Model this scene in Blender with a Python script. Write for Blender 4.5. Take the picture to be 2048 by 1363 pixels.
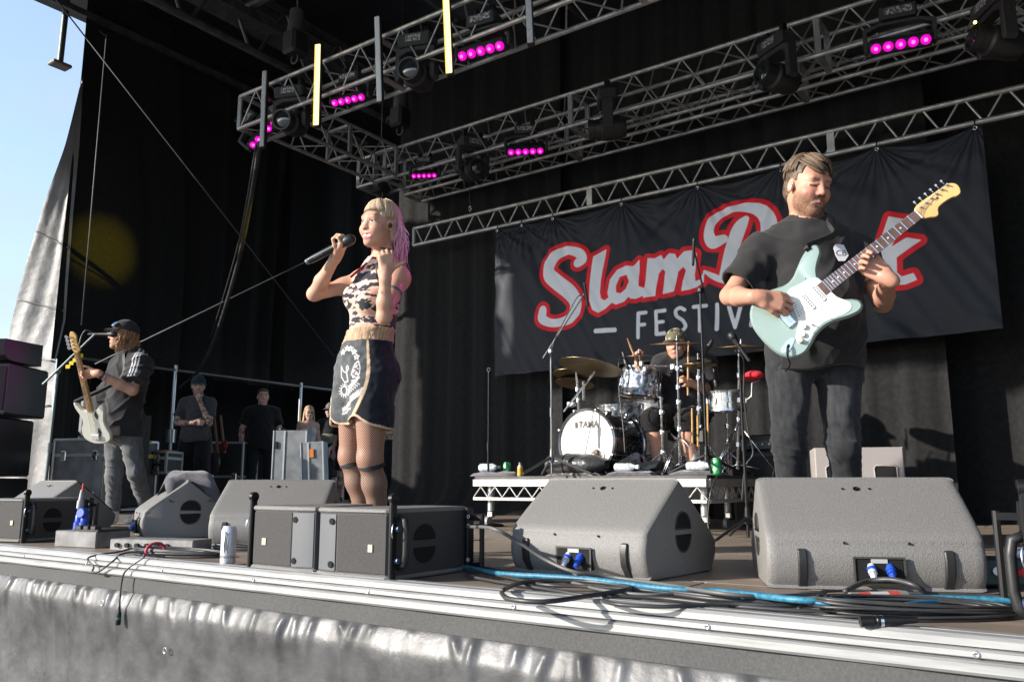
import bpy, math, random
import numpy as np
from mathutils import Vector, Matrix
R = math.radians
for _o in list(bpy.data.objects): bpy.data.objects.remove(_o)
SC = bpy.context.scene
COL = SC.collection
# ---------------------------------------------------------------- camera, sky, sun, exposure
FPX, PITCH, YAW, HCAM = 1640.0, R(9.83), R(35.0), 0.345
cam_d = bpy.data.cameras.new('camera'); cam = bpy.data.objects.new('camera', cam_d); COL.objects.link(cam)
cam.location = (0, 0, HCAM); cam.rotation_euler = (R(90) + PITCH, 0, YAW)
cam_d.sensor_width = 36; cam_d.lens = FPX * 36 / 2048; cam_d.clip_end = 3000; cam_d.clip_start = 0.05
SC.camera = cam
SUN_AZ, SUN_EL = 38.0, 20.0          # travel direction measured from +y towards +x, and elevation
wd = bpy.data.worlds.new('World'); SC.world = wd; wd.use_nodes = True
_nt = wd.node_tree; _nt.nodes.clear()
_sky = _nt.nodes.new('ShaderNodeTexSky'); _sky.sky_type = 'NISHITA'; _sky.sun_disc = False
_sky.sun_elevation = R(SUN_EL); _sky.sun_rotation = R(180 + SUN_AZ); _sky.air_density = 1.0; _sky.dust_density = 0.4; _sky.ozone_density = 2.5
_bg = _nt.nodes.new('ShaderNodeBackground'); _bg.inputs[1].default_value = 0.15
_wo = _nt.nodes.new('ShaderNodeOutputWorld')
_tc = _nt.nodes.new('ShaderNodeTexCoord'); _mp = _nt.nodes.new('ShaderNodeMapping'); _mp.inputs['Scale'].default_value = (1, 1, 3.2)
_nz = _nt.nodes.new('ShaderNodeTexNoise'); _nz.inputs['Scale'].default_value = 2.2; _nz.inputs['Detail'].default_value = 5; _nz.inputs['Roughness'].default_value = .55
_cr = _nt.nodes.new('ShaderNodeMapRange'); _cr.inputs['From Min'].default_value = .42; _cr.inputs['From Max'].default_value = .72
_cr.inputs['To Min'].default_value = 0.38; _cr.inputs['To Max'].default_value = .8
_mx = _nt.nodes.new('ShaderNodeMix'); _mx.data_type = 'RGBA'; _mx.inputs['B'].default_value = (1.8, 2.0, 2.4, 1)
_nt.links.new(_tc.outputs['Generated'], _mp.inputs[0]); _nt.links.new(_mp.outputs[0], _nz.inputs['Vector'])
_nt.links.new(_nz.outputs['Fac'], _cr.inputs['Value']); _nt.links.new(_cr.outputs[0], _mx.inputs['Factor'])
_nt.links.new(_sky.outputs[0], _mx.inputs['A']); _nt.links.new(_mx.outputs['Result'], _bg.inputs[0]); _nt.links.new(_bg.outputs[0], _wo.inputs[0])
sun_d = bpy.data.lights.new('sun', 'SUN'); sun_d.energy = 3.2; sun_d.angle = R(.6); sun_d.color = (1, .93, .835)
sun = bpy.data.objects.new('sun', sun_d); COL.objects.link(sun)
SUNV = Vector((math.sin(R(SUN_AZ)) * math.cos(R(SUN_EL)), math.cos(R(SUN_AZ)) * math.cos(R(SUN_EL)), -math.sin(R(SUN_EL))))
sun.rotation_euler = SUNV.to_track_quat('-Z', 'Y').to_euler(); sun.location = (-20, -20, 15)
SC.view_settings.view_transform = 'Standard'; SC.view_settings.look = 'None'; SC.view_settings.gamma = 1
SC.view_settings.exposure = 1.38; SC.view_settings.use_curve_mapping = False
SC.cycles.max_bounces = 6; SC.cycles.diffuse_bounces = 3; SC.cycles.glossy_bounces = 3
SC.cycles.use_denoising = True
# ---------------------------------------------------------------- measuring helpers (photo pixel -> point at a known plane)
_cf = np.array([-math.sin(YAW) * math.cos(PITCH), math.cos(YAW) * math.cos(PITCH), math.sin(PITCH)])
_cr_ = np.array([math.cos(YAW), math.sin(YAW), 0.]); _cu = np.cross(_cr_, _cf); _C0 = np.array([0, 0, HCAM])
def _ray(x, y): return _cf + _cr_ * (x - 1024) / FPX + _cu * (681.5 - y) / FPX
def onz(x, y, z=0.): d = _ray(x, y); return Vector(_C0 + d * ((z - HCAM) / d[2]))
def ony(x, y, Y): d = _ray(x, y); return Vector(_C0 + d * (Y / d[1]))
def onx(x, y, X): d = _ray(x, y); return Vector(_C0 + d * (X / d[0]))
def atd(x, y, dep): return Vector(_C0 + _ray(x, y) * dep)
V = Vector
rnd = random.Random(7)
# ---------------------------------------------------------------- mesh builder
def frame(d, up=(0, 0, 1)):
    d = V(d).normalized(); u = V(up)
    if abs(d.dot(u)) > .98: u = V((1, 0, 0)) if abs(d.x) < .9 else V((0, 1, 0))
    s = d.cross(u).normalized(); return s, d, s.cross(d)
class MB:
    def __init__(s): s.v = []; s.f = []; s.M = None
    def add(s, vs, fs):
        n = len(s.v)
        if s.M is not None: vs = [s.M @ V(p) for p in vs]
        s.v.extend([tuple(p) for p in vs]); s.f.extend([tuple(i + n for i in f) for f in fs]); return s
    def box(s, c, d, M=None, bev=0.):
        x, y, z = d[0] / 2, d[1] / 2, d[2] / 2; b = min(bev, x * .9, y * .9, z * .9)
        if b <= 0:
            vs = [(i * x, j * y, k * z) for i in (-1, 1) for j in (-1, 1) for k in (-1, 1)]
            fs = [(0, 1, 3, 2), (4, 6, 7, 5), (0, 4, 5, 1), (2, 3, 7, 6), (0, 2, 6, 4), (1, 5, 7, 3)]
        else:
            vs = []; 
            for i in (-1, 1):
                for j in (-1, 1):
                    for k in (-1, 1):
                        vs += [(i * x, j * (y - b), k * (z - b)), (i * (x - b), j * y, k * (z - b)), (i * (x - b), j * (y - b), k * z)]
            I = lambda i, j, k, a: ((i > 0) * 4 + (j > 0) * 2 + (k > 0)) * 3 + a
            fs = []
            for i in (-1, 1):
                q = [I(i, -1, -1, 0), I(i, 1, -1, 0), I(i, 1, 1, 0), I(i, -1, 1, 0)]; fs.append(q if i > 0 else q[::-1])
                q = [I(-1, i, -1, 1), I(-1, i, 1, 1), I(1, i, 1, 1), I(1, i, -1, 1)]; fs.append(q if i > 0 else q[::-1])
                q = [I(-1, -1, i, 2), I(1, -1, i, 2), I(1, 1, i, 2), I(-1, 1, i, 2)]; fs.append(q if i > 0 else q[::-1])
            for i in (-1, 1):
                for j in (-1, 1):
                    q = [I(i, j, -1, 0), I(i, j, -1, 1), I(i, j, 1, 1), I(i, j, 1, 0)]; fs.append(q if i * j > 0 else q[::-1])
                    q = [I(i, -1, j, 0), I(i, 1, j, 0), I(i, 1, j, 2), I(i, -1, j, 2)]; fs.append(q if i * j > 0 else q[::-1])
                    q = [I(-1, i, j, 1), I(-1, i, j, 2), I(1, i, j, 2), I(1, i, j, 1)]; fs.append(q if i * j > 0 else q[::-1])
                    for k in (-1, 1):
                        q = [I(i, j, k, 0), I(i, j, k, 1), I(i, j, k, 2)]; fs.append(q if i * j * k > 0 else q[::-1])
        c = V(c)
        if M is not None: M = M.to_3x3() if len(M) == 4 else M; vs = [M @ V(p) + c for p in vs]
        else: vs = [V(p) + c for p in vs]
        return s.add(vs, fs)
    def cyl(s, a, b, r, r2=None, n=10, cap=True):
        r2 = r if r2 is None else r2; a, b = V(a), V(b); sx, _, sz = frame(b - a)
        vs = []
        for p, q in ((a, r), (b, r2)):
            for i in range(n):
                t = 2 * math.pi * i / n; vs.append(p + sx * (q * math.cos(t)) + sz * (q * math.sin(t)))
        fs = [(i, (i + 1) % n, n + (i + 1) % n, n + i) for i in range(n)]
        if cap: fs += [tuple(range(n - 1, -1, -1)), tuple(range(n, 2 * n))]
        return s.add(vs, fs)
    def tube(s, pts, r, n=6, cap=True, closed=False):
        pts = [V(p) for p in pts]; m = len(pts); rs = r if isinstance(r, (list, tuple)) else [r] * m
        vs = []; up = None
        for i in range(m):
            t = (pts[(i + 1) % m] - pts[i - 1]) if closed else (pts[min(i + 1, m - 1)] - pts[max(i - 1, 0)])
            if t.length < 1e-9: t = V((0, 0, 1))
            t.normalize()
            if up is None: sx, _, up = frame(t)
            else:
                up = up - t * up.dot(t)
                if up.length < 1e-6: _, _, up = frame(t)
                up.normalize(); sx = t.cross(up)
            for k in range(n):
                a = 2 * math.pi * k / n; vs.append(pts[i] + sx * (rs[i] * math.cos(a)) + up * (rs[i] * math.sin(a)))
        fs = []
        for i in range(m if closed else m - 1):
            j = (i + 1) % m
            for k in range(n): fs.append((i * n + k, i * n + (k + 1) % n, j * n + (k + 1) % n, j * n + k))
        if cap and not closed: fs += [tuple(range(n - 1, -1, -1)), tuple((m - 1) * n + k for k in range(n))]
        return s.add(vs, fs)
    def lathe(s, prof, a, d, n=24, cap=True):
        a = V(a); sx, dd, sz = frame(d); vs = []
        for (r, h) in prof:
            for i in range(n):
                t = 2 * math.pi * i / n; vs.append(a + dd * h + sx * (r * math.cos(t)) + sz * (r * math.sin(t)))
        m = len(prof); fs = []
        for j in range(m - 1):
            for i in range(n): fs.append((j * n + i, j * n + (i + 1) % n, (j + 1) * n + (i + 1) % n, (j + 1) * n + i))
        if cap: fs += [tuple(range(n - 1, -1, -1)), tuple((m - 1) * n + i for i in range(n))]
        return s.add(vs, fs)
    def prism(s, out, a, b, P=None):
        """outline of (u,v) extruded between w=a and w=b; P maps (u,v,w) to a point"""
        P = P or (lambda u, v, w: (u, v, w)); n = len(out)
        vs = [P(u, v, a) for u, v in out] + [P(u, v, b) for u, v in out]
        fs = [tuple(range(n - 1, -1, -1)), tuple(range(n, 2 * n))] + [(i, (i + 1) % n, n + (i + 1) % n, n + i) for i in range(n)]
        return s.add(vs, fs)
    def bprism(s, out, a, b, bev, P=None):
        """prism with bevelled rims (outline shrunk by its normals)"""
        P = P or (lambda u, v, w: (u, v, w)); n = len(out); o = [V((u, v)) for u, v in out]
        A = sum(o[i].x * o[(i + 1) % n].y - o[(i + 1) % n].x * o[i].y for i in range(n)); sg = 1 if A > 0 else -1
        inn = []
        for i in range(n):
            e1 = (o[i] - o[i - 1]).normalized(); e2 = (o[(i + 1) % n] - o[i]).normalized()
            nn = V((-e1.y - e2.y, e1.x + e2.x)) * sg
            inn.append(o[i] + (nn.normalized() * bev if nn.length > 1e-6 else V((0, 0))))
        g = 1 if b > a else -1
        rings = [(inn, a), (o, a + g * bev), (o, b - g * bev), (inn, b)]
        vs = [P(p.x, p.y, w) for ring, w in rings for p in ring]
        fs = [tuple(range(n - 1, -1, -1)), tuple(range(3 * n, 4 * n))]
        for j in range(3): fs += [(j * n + i, j * n + (i + 1) % n, (j + 1) * n + (i + 1) % n, (j + 1) * n + i) for i in range(n)]
        return s.add(vs, fs)
    def ball(s, c, r, n=10, m=7):
        c = V(c); r = V(r) if not isinstance(r, (int, float)) else V((r, r, r)); vs = [c + V((0, 0, r.z))]
        for j in range(1, m):
            p = math.pi * j / m
            for i in range(n):
                t = 2 * math.pi * i / n; vs.append(c + V((r.x * math.sin(p) * math.cos(t), r.y * math.sin(p) * math.sin(t), r.z * math.cos(p))))
        vs.append(c - V((0, 0, r.z))); k = len(vs) - 1
        fs = [(0, 1 + i, 1 + (i + 1) % n) for i in range(n)]
        for j in range(m - 2):
            for i in range(n): fs.append((1 + j * n + i, 1 + (j + 1) * n + i, 1 + (j + 1) * n + (i + 1) % n, 1 + j * n + (i + 1) % n))
        fs += [(k, 1 + (m - 2) * n + (i + 1) % n, 1 + (m - 2) * n + i) for i in range(n)]
        return s.add(vs, fs)
    def grid(s, nu, nv, fn):
        vs = [fn(i / nu, j / nv) for j in range(nv + 1) for i in range(nu + 1)]
        w = nu + 1
        return s.add(vs, [(j * w + i, j * w + i + 1, (j + 1) * w + i + 1, (j + 1) * w + i) for j in range(nv) for i in range(nu)])
    def build(s, name, mat, parent=None, smooth=None, world=True):
        me = bpy.data.meshes.new(name); me.from_pydata(s.v, [], s.f); me.update()
        return link(name, me, mat, parent, smooth, world)
def link(name, me, mat, parent=None, smooth=None, world=True):
    o = bpy.data.objects.new(name, me); COL.objects.link(o)
    if mat is not None:
        me.materials.clear(); me.materials.append(mat)
    if smooth:
        me.polygons.foreach_set('use_smooth', [True] * len(me.polygons))
        if smooth is not True and smooth > 0:
            try: me.set_sharp_from_angle(angle=R(smooth))
            except Exception: pass
    if parent is not None:
        o.parent = parent
        if world: o.matrix_parent_inverse = absinv(parent)
    return o
def absmat(o):
    M = o.matrix_basis.copy()
    return (absmat(o.parent) @ o.matrix_parent_inverse @ M) if o.parent else M
def absinv(o): return absmat(o).inverted()
def tag(o, label=None, cat=None, group=None, kind=None):
    if label: o['label'] = label
    if cat: o['category'] = cat
    if group: o['group'] = group
    if kind: o['kind'] = kind
    return o
def thing(name, label, cat, loc=(0, 0, 0), rz=0., group=None, rot=None):
    o = bpy.data.objects.new(name, None); COL.objects.link(o); o.empty_display_size = .1
    o.location = loc; o.rotation_euler = rot if rot is not None else (0, 0, rz)
    return tag(o, label, cat, group)
def copy_tree(o, parent=None):
    c = o.copy(); COL.objects.link(c)
    if parent is not None: c.parent = parent
    for ch in list(o.children): copy_tree(ch, c)
    return c
def smooth_pts(pts, k=6, closed=False):
    """Catmull-Rom"""
    p = [V(q) for q in pts]; n = len(p); out = []
    rng = range(n if closed else n - 1)
    for i in rng:
        g = (lambda j: p[j % n]) if closed else (lambda j: p[max(0, min(n - 1, j))])
        a, b, c, d = g(i - 1), g(i), g(i + 1), g(i + 2)
        for j in range(k):
            t = j / k; out.append(.5 * ((2 * b) + (c - a) * t + (2 * a - 5 * b + 4 * c - d) * t * t + (3 * b - a - 3 * c + d) * t ** 3))
    if not closed: out.append(p[-1])
    return out
def smooth2(pts, k=6, closed=True): return [(q.x, q.y) for q in smooth_pts([(a, b, 0) for a, b in pts], k, closed)]
# ---------------------------------------------------------------- numpy noise
_rg = np.random.RandomState(3); _LAT = _rg.rand(64, 64, 64).astype(np.float32) * 2 - 1
def vnoise(P, sc=1., off=0.):
    q = P * sc + off + 97.3; i = np.floor(q).astype(np.int32); f = (q - i).astype(np.float32); f = f * f * (3 - 2 * f)
    a = i & 63; b = (i + 1) & 63
    x0, y0, z0 = a[:, 0], a[:, 1], a[:, 2]; x1, y1, z1 = b[:, 0], b[:, 1], b[:, 2]; fx, fy, fz = f[:, 0], f[:, 1], f[:, 2]
    L = _LAT
    c00 = L[x0, y0, z0] * (1 - fx) + L[x1, y0, z0] * fx; c10 = L[x0, y1, z0] * (1 - fx) + L[x1, y1, z0] * fx
    c01 = L[x0, y0, z1] * (1 - fx) + L[x1, y0, z1] * fx; c11 = L[x0, y1, z1] * (1 - fx) + L[x1, y1, z1] * fx
    return (c00 * (1 - fy) + c10 * fy) * (1 - fz) + (c01 * (1 - fy) + c11 * fy) * fz
# ---------------------------------------------------------------- materials
MATS = {}
def mat(name, col=(.5, .5, .5), rough=.6, metal=0., col2=None, nscale=20., ndet=4., nlo=.35, nhi=.65, bump=0., bscale=60., bdist=.01, attr=None,
        emit=None, estr=0., alpha=1., spec=.5, stretch=None, trans=0., sheen=0., coat=0., sss=0., voro=None, rough2=None, coords='Object', aniso=0.):
    if name in MATS: return MATS[name]
    m = bpy.data.materials.new(name); m.use_nodes = True; nt = m.node_tree; b = nt.nodes['Principled BSDF']; L = nt.links.new
    c4 = lambda c: tuple(c) + (1,) if len(c) == 3 else tuple(c)
    b.inputs['Base Color'].default_value = c4(col); b.inputs['Roughness'].default_value = rough; b.inputs['Metallic'].default_value = metal
    b.inputs['Specular IOR Level'].default_value = spec
    if coat: b.inputs['Coat Weight'].default_value = coat; b.inputs['Coat Roughness'].default_value = .08
    if sheen: b.inputs['Sheen Weight'].default_value = sheen
    if trans: b.inputs['Transmission Weight'].default_value = trans
    if sss: b.inputs['Subsurface Weight'].default_value = sss; b.inputs['Subsurface Radius'].default_value = (.012, .005, .003); b.inputs['Subsurface Scale'].default_value = 1.
    if alpha < 1: b.inputs['Alpha'].default_value = alpha
    if aniso: b.inputs['Anisotropic'].default_value = aniso
    if emit: b.inputs['Emission Color'].default_value = c4(emit); b.inputs['Emission Strength'].default_value = estr
    tc = nt.nodes.new('ShaderNodeTexCoord'); vec = tc.outputs[coords]
    if stretch:
        mp = nt.nodes.new('ShaderNodeMapping'); mp.inputs['Scale'].default_value = stretch; L(vec, mp.inputs[0]); vec = mp.outputs[0]
    src = None
    if attr:
        at = nt.nodes.new('ShaderNodeAttribute'); at.attribute_name = attr; src = at.outputs['Color']; L(src, b.inputs['Base Color'])
    if col2 is not None or rough2 is not None:
        n = nt.nodes.new('ShaderNodeTexNoise'); n.inputs['Scale'].default_value = nscale; n.inputs['Detail'].default_value = ndet; L(vec, n.inputs['Vector'])
        r = nt.nodes.new('ShaderNodeMapRange'); r.inputs['From Min'].default_value = nlo; r.inputs['From Max'].default_value = nhi; L(n.outputs['Fac'], r.inputs['Value'])
        if col2 is not None:
            mx = nt.nodes.new('ShaderNodeMix'); mx.data_type = 'RGBA'; mx.inputs['A'].default_value = c4(col); mx.inputs['B'].default_value = c4(col2)
            if src is not None: mx.blend_type = 'MULTIPLY'; L(src, mx.inputs['A'])
            L(r.outputs[0], mx.inputs['Factor']); L(mx.outputs['Result'], b.inputs['Base Color'])
        if rough2 is not None:
            rr = nt.nodes.new('ShaderNodeMapRange'); rr.inputs['To Min'].default_value = rough; rr.inputs['To Max'].default_value = rough2
            L(r.outputs[0], rr.inputs['Value']); L(rr.outputs[0], b.inputs['Roughness'])
    if bump:
        n2 = nt.nodes.new('ShaderNodeTexNoise') if not voro else nt.nodes.new('ShaderNodeTexVoronoi')
        n2.inputs['Scale'].default_value = bscale; L(vec, n2.inputs['Vector'])
        if not voro: n2.inputs['Detail'].default_value = 5
        bp = nt.nodes.new('ShaderNodeBump'); bp.inputs['Strength'].default_value = bump; bp.inputs['Distance'].default_value = bdist
        L(n2.outputs[0], bp.inputs['Height']); L(bp.outputs[0], b.inputs['Normal'])
    MATS[name] = m; return m
BLACKM = mat('black metal', (.02, .02, .022), .38, .6)
BLACKP = mat('black plastic', (.018, .018, .019), .45, bump=.15, bscale=300, bdist=.001)
RUBBER = mat('black cable', (.028, .028, .03), .42, col2=(.05, .05, .052), nscale=8)
CHROME = mat('chrome', (.78, .79, .82), .12, 1., rough2=.3, nscale=30)
ALU = mat('aluminium tube', (.50, .50, .495), .40, .75, col2=(.36, .36, .355), nscale=14, rough2=.55)
ALUW = mat('aluminium profile', (.44, .44, .435), .45, .5, col2=(.26, .26, .26), nscale=9, ndet=8, nlo=.42, nhi=.78, stretch=(.5, 6, 6))
STEELD = mat('dark steel', (.13, .13, .135), .5, .6, col2=(.08, .08, .08), nscale=9)
WHITE = mat('white paint', (.8, .8, .8), .5)
WOODL = mat('maple wood', (.62, .40, .17), .35, col2=(.50, .29, .10), nscale=18, stretch=(12, 1, 1), coat=.3)
# ---------------------------------------------------------------- distance-field modeller (surface nets)
def surface_nets(D, lo, h):
    S = D < 0; a = S[:-1, :-1, :-1]; n = a.astype(np.int8)
    for i in (0, 1):
        for j in (0, 1):
            for k in (0, 1):
                if i + j + k: n = n + S[i:S.shape[0] - 1 + i, j:S.shape[1] - 1 + j, k:S.shape[2] - 1 + k]
    act = (n > 0) & (n < 8); I = np.argwhere(act)
    if len(I) == 0: return np.zeros((0, 3)), np.zeros((0, 4), int)
    idx = np.full(act.shape, -1, np.int32); idx[act] = np.arange(len(I))
    cv = {}
    for i in (0, 1):
        for j in (0, 1):
            for k in (0, 1): cv[(i, j, k)] = D[I[:, 0] + i, I[:, 1] + j, I[:, 2] + k]
    acc = np.zeros((len(I), 3), np.float32); cnt = np.zeros(len(I), np.float32)
    E = [((0, j, k), (1, j, k)) for j in (0, 1) for k in (0, 1)] + [((i, 0, k), (i, 1, k)) for i in (0, 1) for k in (0, 1)] + [((i, j, 0), (i, j, 1)) for i in (0, 1) for j in (0, 1)]
    for p, q in E:
        dp, dq = cv[p], cv[q]; m = (dp < 0) != (dq < 0); t = np.where(m, dp / np.where(dp - dq == 0, 1, dp - dq), 0)
        for ax in range(3): acc[:, ax] += np.where(m, p[ax] + t * (q[ax] - p[ax]), 0)
        cnt += m
    vs = (I + acc / cnt[:, None]) * h + np.asarray(lo)
    quads = []
    for ax in range(3):
        sl0 = [slice(None)] * 3; sl1 = [slice(None)] * 3; sl0[ax] = slice(0, -1); sl1[ax] = slice(1, None)
        s0, s1 = S[tuple(sl0)], S[tuple(sl1)]; E_ = np.argwhere(s0 != s1)
        b, c = (ax + 1) % 3, (ax + 2) % 3
        ok = (E_[:, b] > 0) & (E_[:, c] > 0) & (E_[:, b] < act.shape[b]) & (E_[:, c] < act.shape[c]); E_ = E_[ok]
        f = []
        for (ob, oc) in ((-1, -1), (0, -1), (0, 0), (-1, 0)):
            q = E_.copy(); q[:, b] += ob; q[:, c] += oc; f.append(idx[q[:, 0], q[:, 1], q[:, 2]])
        f = np.stack(f, 1); flip = ~s0[E_[:, 0], E_[:, 1], E_[:, 2]]; f[flip] = f[flip][:, ::-1]; quads.append(f)
    return vs, np.concatenate(quads)
def sdf_mesh(fn, lo, hi, h, k=4):
    lo = np.array(lo, float); hi = np.array(hi, float); H = h * k
    nc = np.ceil((hi - lo) / H).astype(int) + 1
    ax = [lo[i] + np.arange(nc[i]) * H for i in range(3)]
    G = np.stack(np.meshgrid(*ax, indexing='ij'), -1).reshape(-1, 3).astype(np.float32)
    Dc = fn(G).reshape(nc)
    nf = (nc - 1) * k + 1
    ii = [np.minimum((np.arange(nf[i]) + k // 2) // k, nc[i] - 1) for i in range(3)]
    D = Dc[np.ix_(*ii)].astype(np.float32)
    m = np.abs(D) < H * 1.35
    I = np.argwhere(m); P = (lo + I * h).astype(np.float32)
    D[m] = fn(P)
    return surface_nets(D, lo, h)
def np_mesh(name, vs, fs, mat_, parent=None, col=None, smooth=True):
    me = bpy.data.meshes.new(name); me.from_pydata(np.asarray(vs, np.float32).tolist(), [], np.asarray(fs).tolist()); me.update()
    if col is not None:
        at = me.color_attributes.new('Col', 'FLOAT_COLOR', 'POINT'); c = np.ones((len(vs), 4), np.float32); c[:, :3] = col; at.data.foreach_set('color', c.ravel())
    return link(name, me, mat_, parent, smooth)
def smin(a, b, k):
    h_ = np.clip(.5 + .5 * (b - a) / k, 0, 1); return b * (1 - h_) + a * h_ - k * h_ * (1 - h_)
def smax(a, b, k): return -smin(-a, -b, k)
class SDF:
    """smooth union of tapered capsules / ellipsoids; each primitive is only evaluated near itself"""
    def __init__(s): s.p = []
    def cap(s, a, b, ra, rb=None, k=.02, sub=False, grp=0): s.p.append(('c', np.array(a, np.float32), np.array(b, np.float32), ra, ra if rb is None else rb, k, sub)); return s
    def ell(s, c, r, M=None, k=.02, sub=False):
        s.p.append(('e', np.array(c, np.float32), np.array(r, np.float32), None if M is None else np.array(M, np.float32), 0, k, sub)); return s
    def grow(s, d, sel=None):
        o = SDF()
        for q in s.p:
            q = list(q)
            if q[0] == 'c': q[3] += d; q[4] += d
            else: q[2] = q[2] + d
            o.p.append(tuple(q))
        return o
    def __call__(s, P):
        D = np.full(len(P), .5, np.float32)
        for q in s.p:
            if q[0] == 'c':
                a, b, ra, rb, k, sub = q[1:]; c = (a + b) / 2; Rr = np.linalg.norm(b - a) / 2 + max(ra, rb)
            else:
                c, r, M, _, k, sub = q[1:]; Rr = r.max()
            d2 = ((P - c) ** 2).sum(1); m = d2 < (Rr + .09) ** 2
            if not m.any(): continue
            p = P[m]
            if q[0] == 'c':
                ab = b - a; L2 = float(ab @ ab) + 1e-12; t = np.clip(((p - a) @ ab) / L2, 0, 1)
                d = np.sqrt((((p - a) - t[:, None] * ab) ** 2).sum(1)) - (ra + (rb - ra) * t)
            else:
                x = p - c
                if M is not None: x = x @ M      # columns of M are the local axes
                k0 = np.sqrt(((x / r) ** 2).sum(1)); k1 = np.sqrt(((x / (r * r)) ** 2).sum(1)); d = k0 * (k0 - 1) / np.maximum(k1, 1e-6)
            D[m] = smax(D[m], -d, k) if sub else smin(D[m], d, k)
        return D
# ================================================================ SETTING
YF = 2.16            # front edge of the stage
YB = 7.80            # back cloth
G0 = -1.45           # ground level below the stage
gm = mat('pale bounce ground', (.17, .165, .155), .95, col2=(.24, .235, .225), nscale=3)  # ground coloured pale to bounce fill onto banner and trusses
g = MB().grid(8, 8, lambda u, v: ((u - .5) * 1600, (v - .5) * 1600, G0)); tag(g.build('ground', gm), kind='structure')
# deck: plywood panels in thin aluminium frames
deckm = mat('plywood deck', (.27, .215, .17), .62, col2=(.17, .137, .11), nscale=3.2, ndet=8, nlo=.3, nhi=.7, stretch=(.5, 3, 1), bump=.12, bscale=30, rough2=.42)
deck = MB().box((-5, 8, -.10), (22, 11.6, .12)).build('stage_deck', STEELD); tag(deck, kind='structure')
PW, PH = 2.44, 1.22
xs = [-15.8 + PW * i for i in range(9)]
ysm = [2.24, 2.86, 4.08, 5.30, 6.52, 7.74, 8.96, 10.18, 11.4, 12.6]
for i, x0 in enumerate(xs):
    for j in range(len(ysm) - 1):
        y0, y1 = ysm[j], ysm[j + 1]; sx = x0 + .4 * (j % 2)
        if sx > 3: continue
        MB().box((sx + PW / 2, (y0 + y1) / 2, -.02), (PW - .010, y1 - y0 - .010, .04), bev=.003).build('deck_panel', deckm, deck)
for y in ysm[2:8]:
    MB().box((-5, y, -.019), (20, .006, .032)).build('panel_joint', ALUW, deck)
# edge trim of the stage: three extruded rails with screws
trim = thing('stage_edge_trim', 'long white aluminium edge profile along the front of the stage', 'stage edge', (-4, YF, 0))
L0, L1 = -13.0, 2.6
def rail(name, prof, m=ALUW):
    b = MB(); b.prism(prof, L0, L1, lambda u, v, w: (w, YF + u, v)); return b.build(name, m, trim)
rail('top_rail', [(.085, .000), (.085, .010), (.045, .012), (.040, .006), (.032, .006), (.027, .013), (.000, .012), (-.008, .004), (-.008, -.012), (.03, -.014), (.03, 0)])
rail('upper_rail', [(-.002, -.0145), (-.016, -.016), (-.022, -.020), (-.022, -.032), (-.016, -.035), (-.002, -.035), (.03, -.035), (.03, -.0145)])
rail('lower_rail', [(-.006, -.037), (-.024, -.040), (-.030, -.045), (-.030, -.063), (-.025, -.070), (-.005, -.072), (.03, -.072), (.03, -.037)])
for i in range(24):
    x = L0 + .35 + i * .62
    MB().lathe([(.0075, 0), (.0075, .003), (.004, .0045), (.0038, .003), (0.0005, .0028)], (x, YF - .0222, -.026), (0, -1, 0), 10).build('screw', CHROME, trim, True)
# front skirt: webbing and gathered tarpaulin
skm = mat('silver tarpaulin', (.105, .105, .108), .42, .25, col2=(.045, .045, .047), nscale=7, ndet=10, nlo=.38, nhi=.66, bump=.32, bscale=10, bdist=.02, rough2=.52)
skirt = thing('stage_skirt', 'shiny dark grey tarpaulin skirt gathered under the stage edge', 'skirt', (-4, YF, -.1))
wb = mat('grey webbing', (.085, .084, .083), .85, col2=(.065, .064, .063), nscale=120, bump=.3, bscale=220, bdist=.003)
MB().grid(300, 3, lambda u, v: (L0 + u * (L1 - L0), YF - .012 - .004 * math.sin(u * 190), -.069 - v * .066)).build('webbing', wb, skirt, True)
_r2 = np.random.RandomState(5)
NP = 150; pl = np.cumsum(_r2.uniform(.02, .22, NP)); pl = L0 + (pl - pl[0]) * (L1 - L0) / (pl[-1] - pl[0]); pa = _r2.uniform(.25, 1., NP); plen = _r2.uniform(.03, .14, NP) * (1 + 1.2 * (_r2.rand(NP) > .8)); psl = _r2.uniform(-.35, .55, NP)
NU, NV = 1500, 46
uu = np.linspace(L0, L1, NU + 1); vv = np.linspace(0, 1, NV + 1) ** 1.7 * 1.30
X, Z = np.meshgrid(uu, vv); off = np.zeros_like(X)
for c_, a_, l_, s_ in zip(pl, pa, plen, psl):
    lo_, hi_ = np.searchsorted(uu, (c_ - .6, c_ + .7)); xx = X[:, lo_:hi_]; zz = Z[:, lo_:hi_]
    w_ = .016 + zz * .07; off[:, lo_:hi_] += a_ * .024 * np.exp(-((xx - c_ - zz * s_) / w_) ** 2) * np.exp(-(zz / l_) ** 2) * np.clip(zz / .012, 0, 1)
bul = .030 * np.clip(Z / .07, 0, 1) ** .8 - .022 * np.clip((Z - .10) / .25, 0, 1)
P3 = np.stack([X.ravel(), Z.ravel() * .6, np.zeros(X.size)], 1).astype(np.float32)
bul = bul + (vnoise(P3, 2.2) * .016 + vnoise(P3, 6., 9.) * .008 + vnoise(P3, 12., 4.) * .0015).reshape(X.shape) * np.clip((Z - .02) / .2, 0, 1)
cr_ = vnoise(P3 * np.array([1, .35, 1], np.float32), 9., 30.).reshape(X.shape); bul += .006 * (1 - np.abs(cr_)) ** 8 * np.clip(Z / .1, 0, 1)
vs = np.stack([X.ravel(), (YF - .010 - off - bul).ravel(), (-.135 - Z).ravel()], 1)
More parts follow.
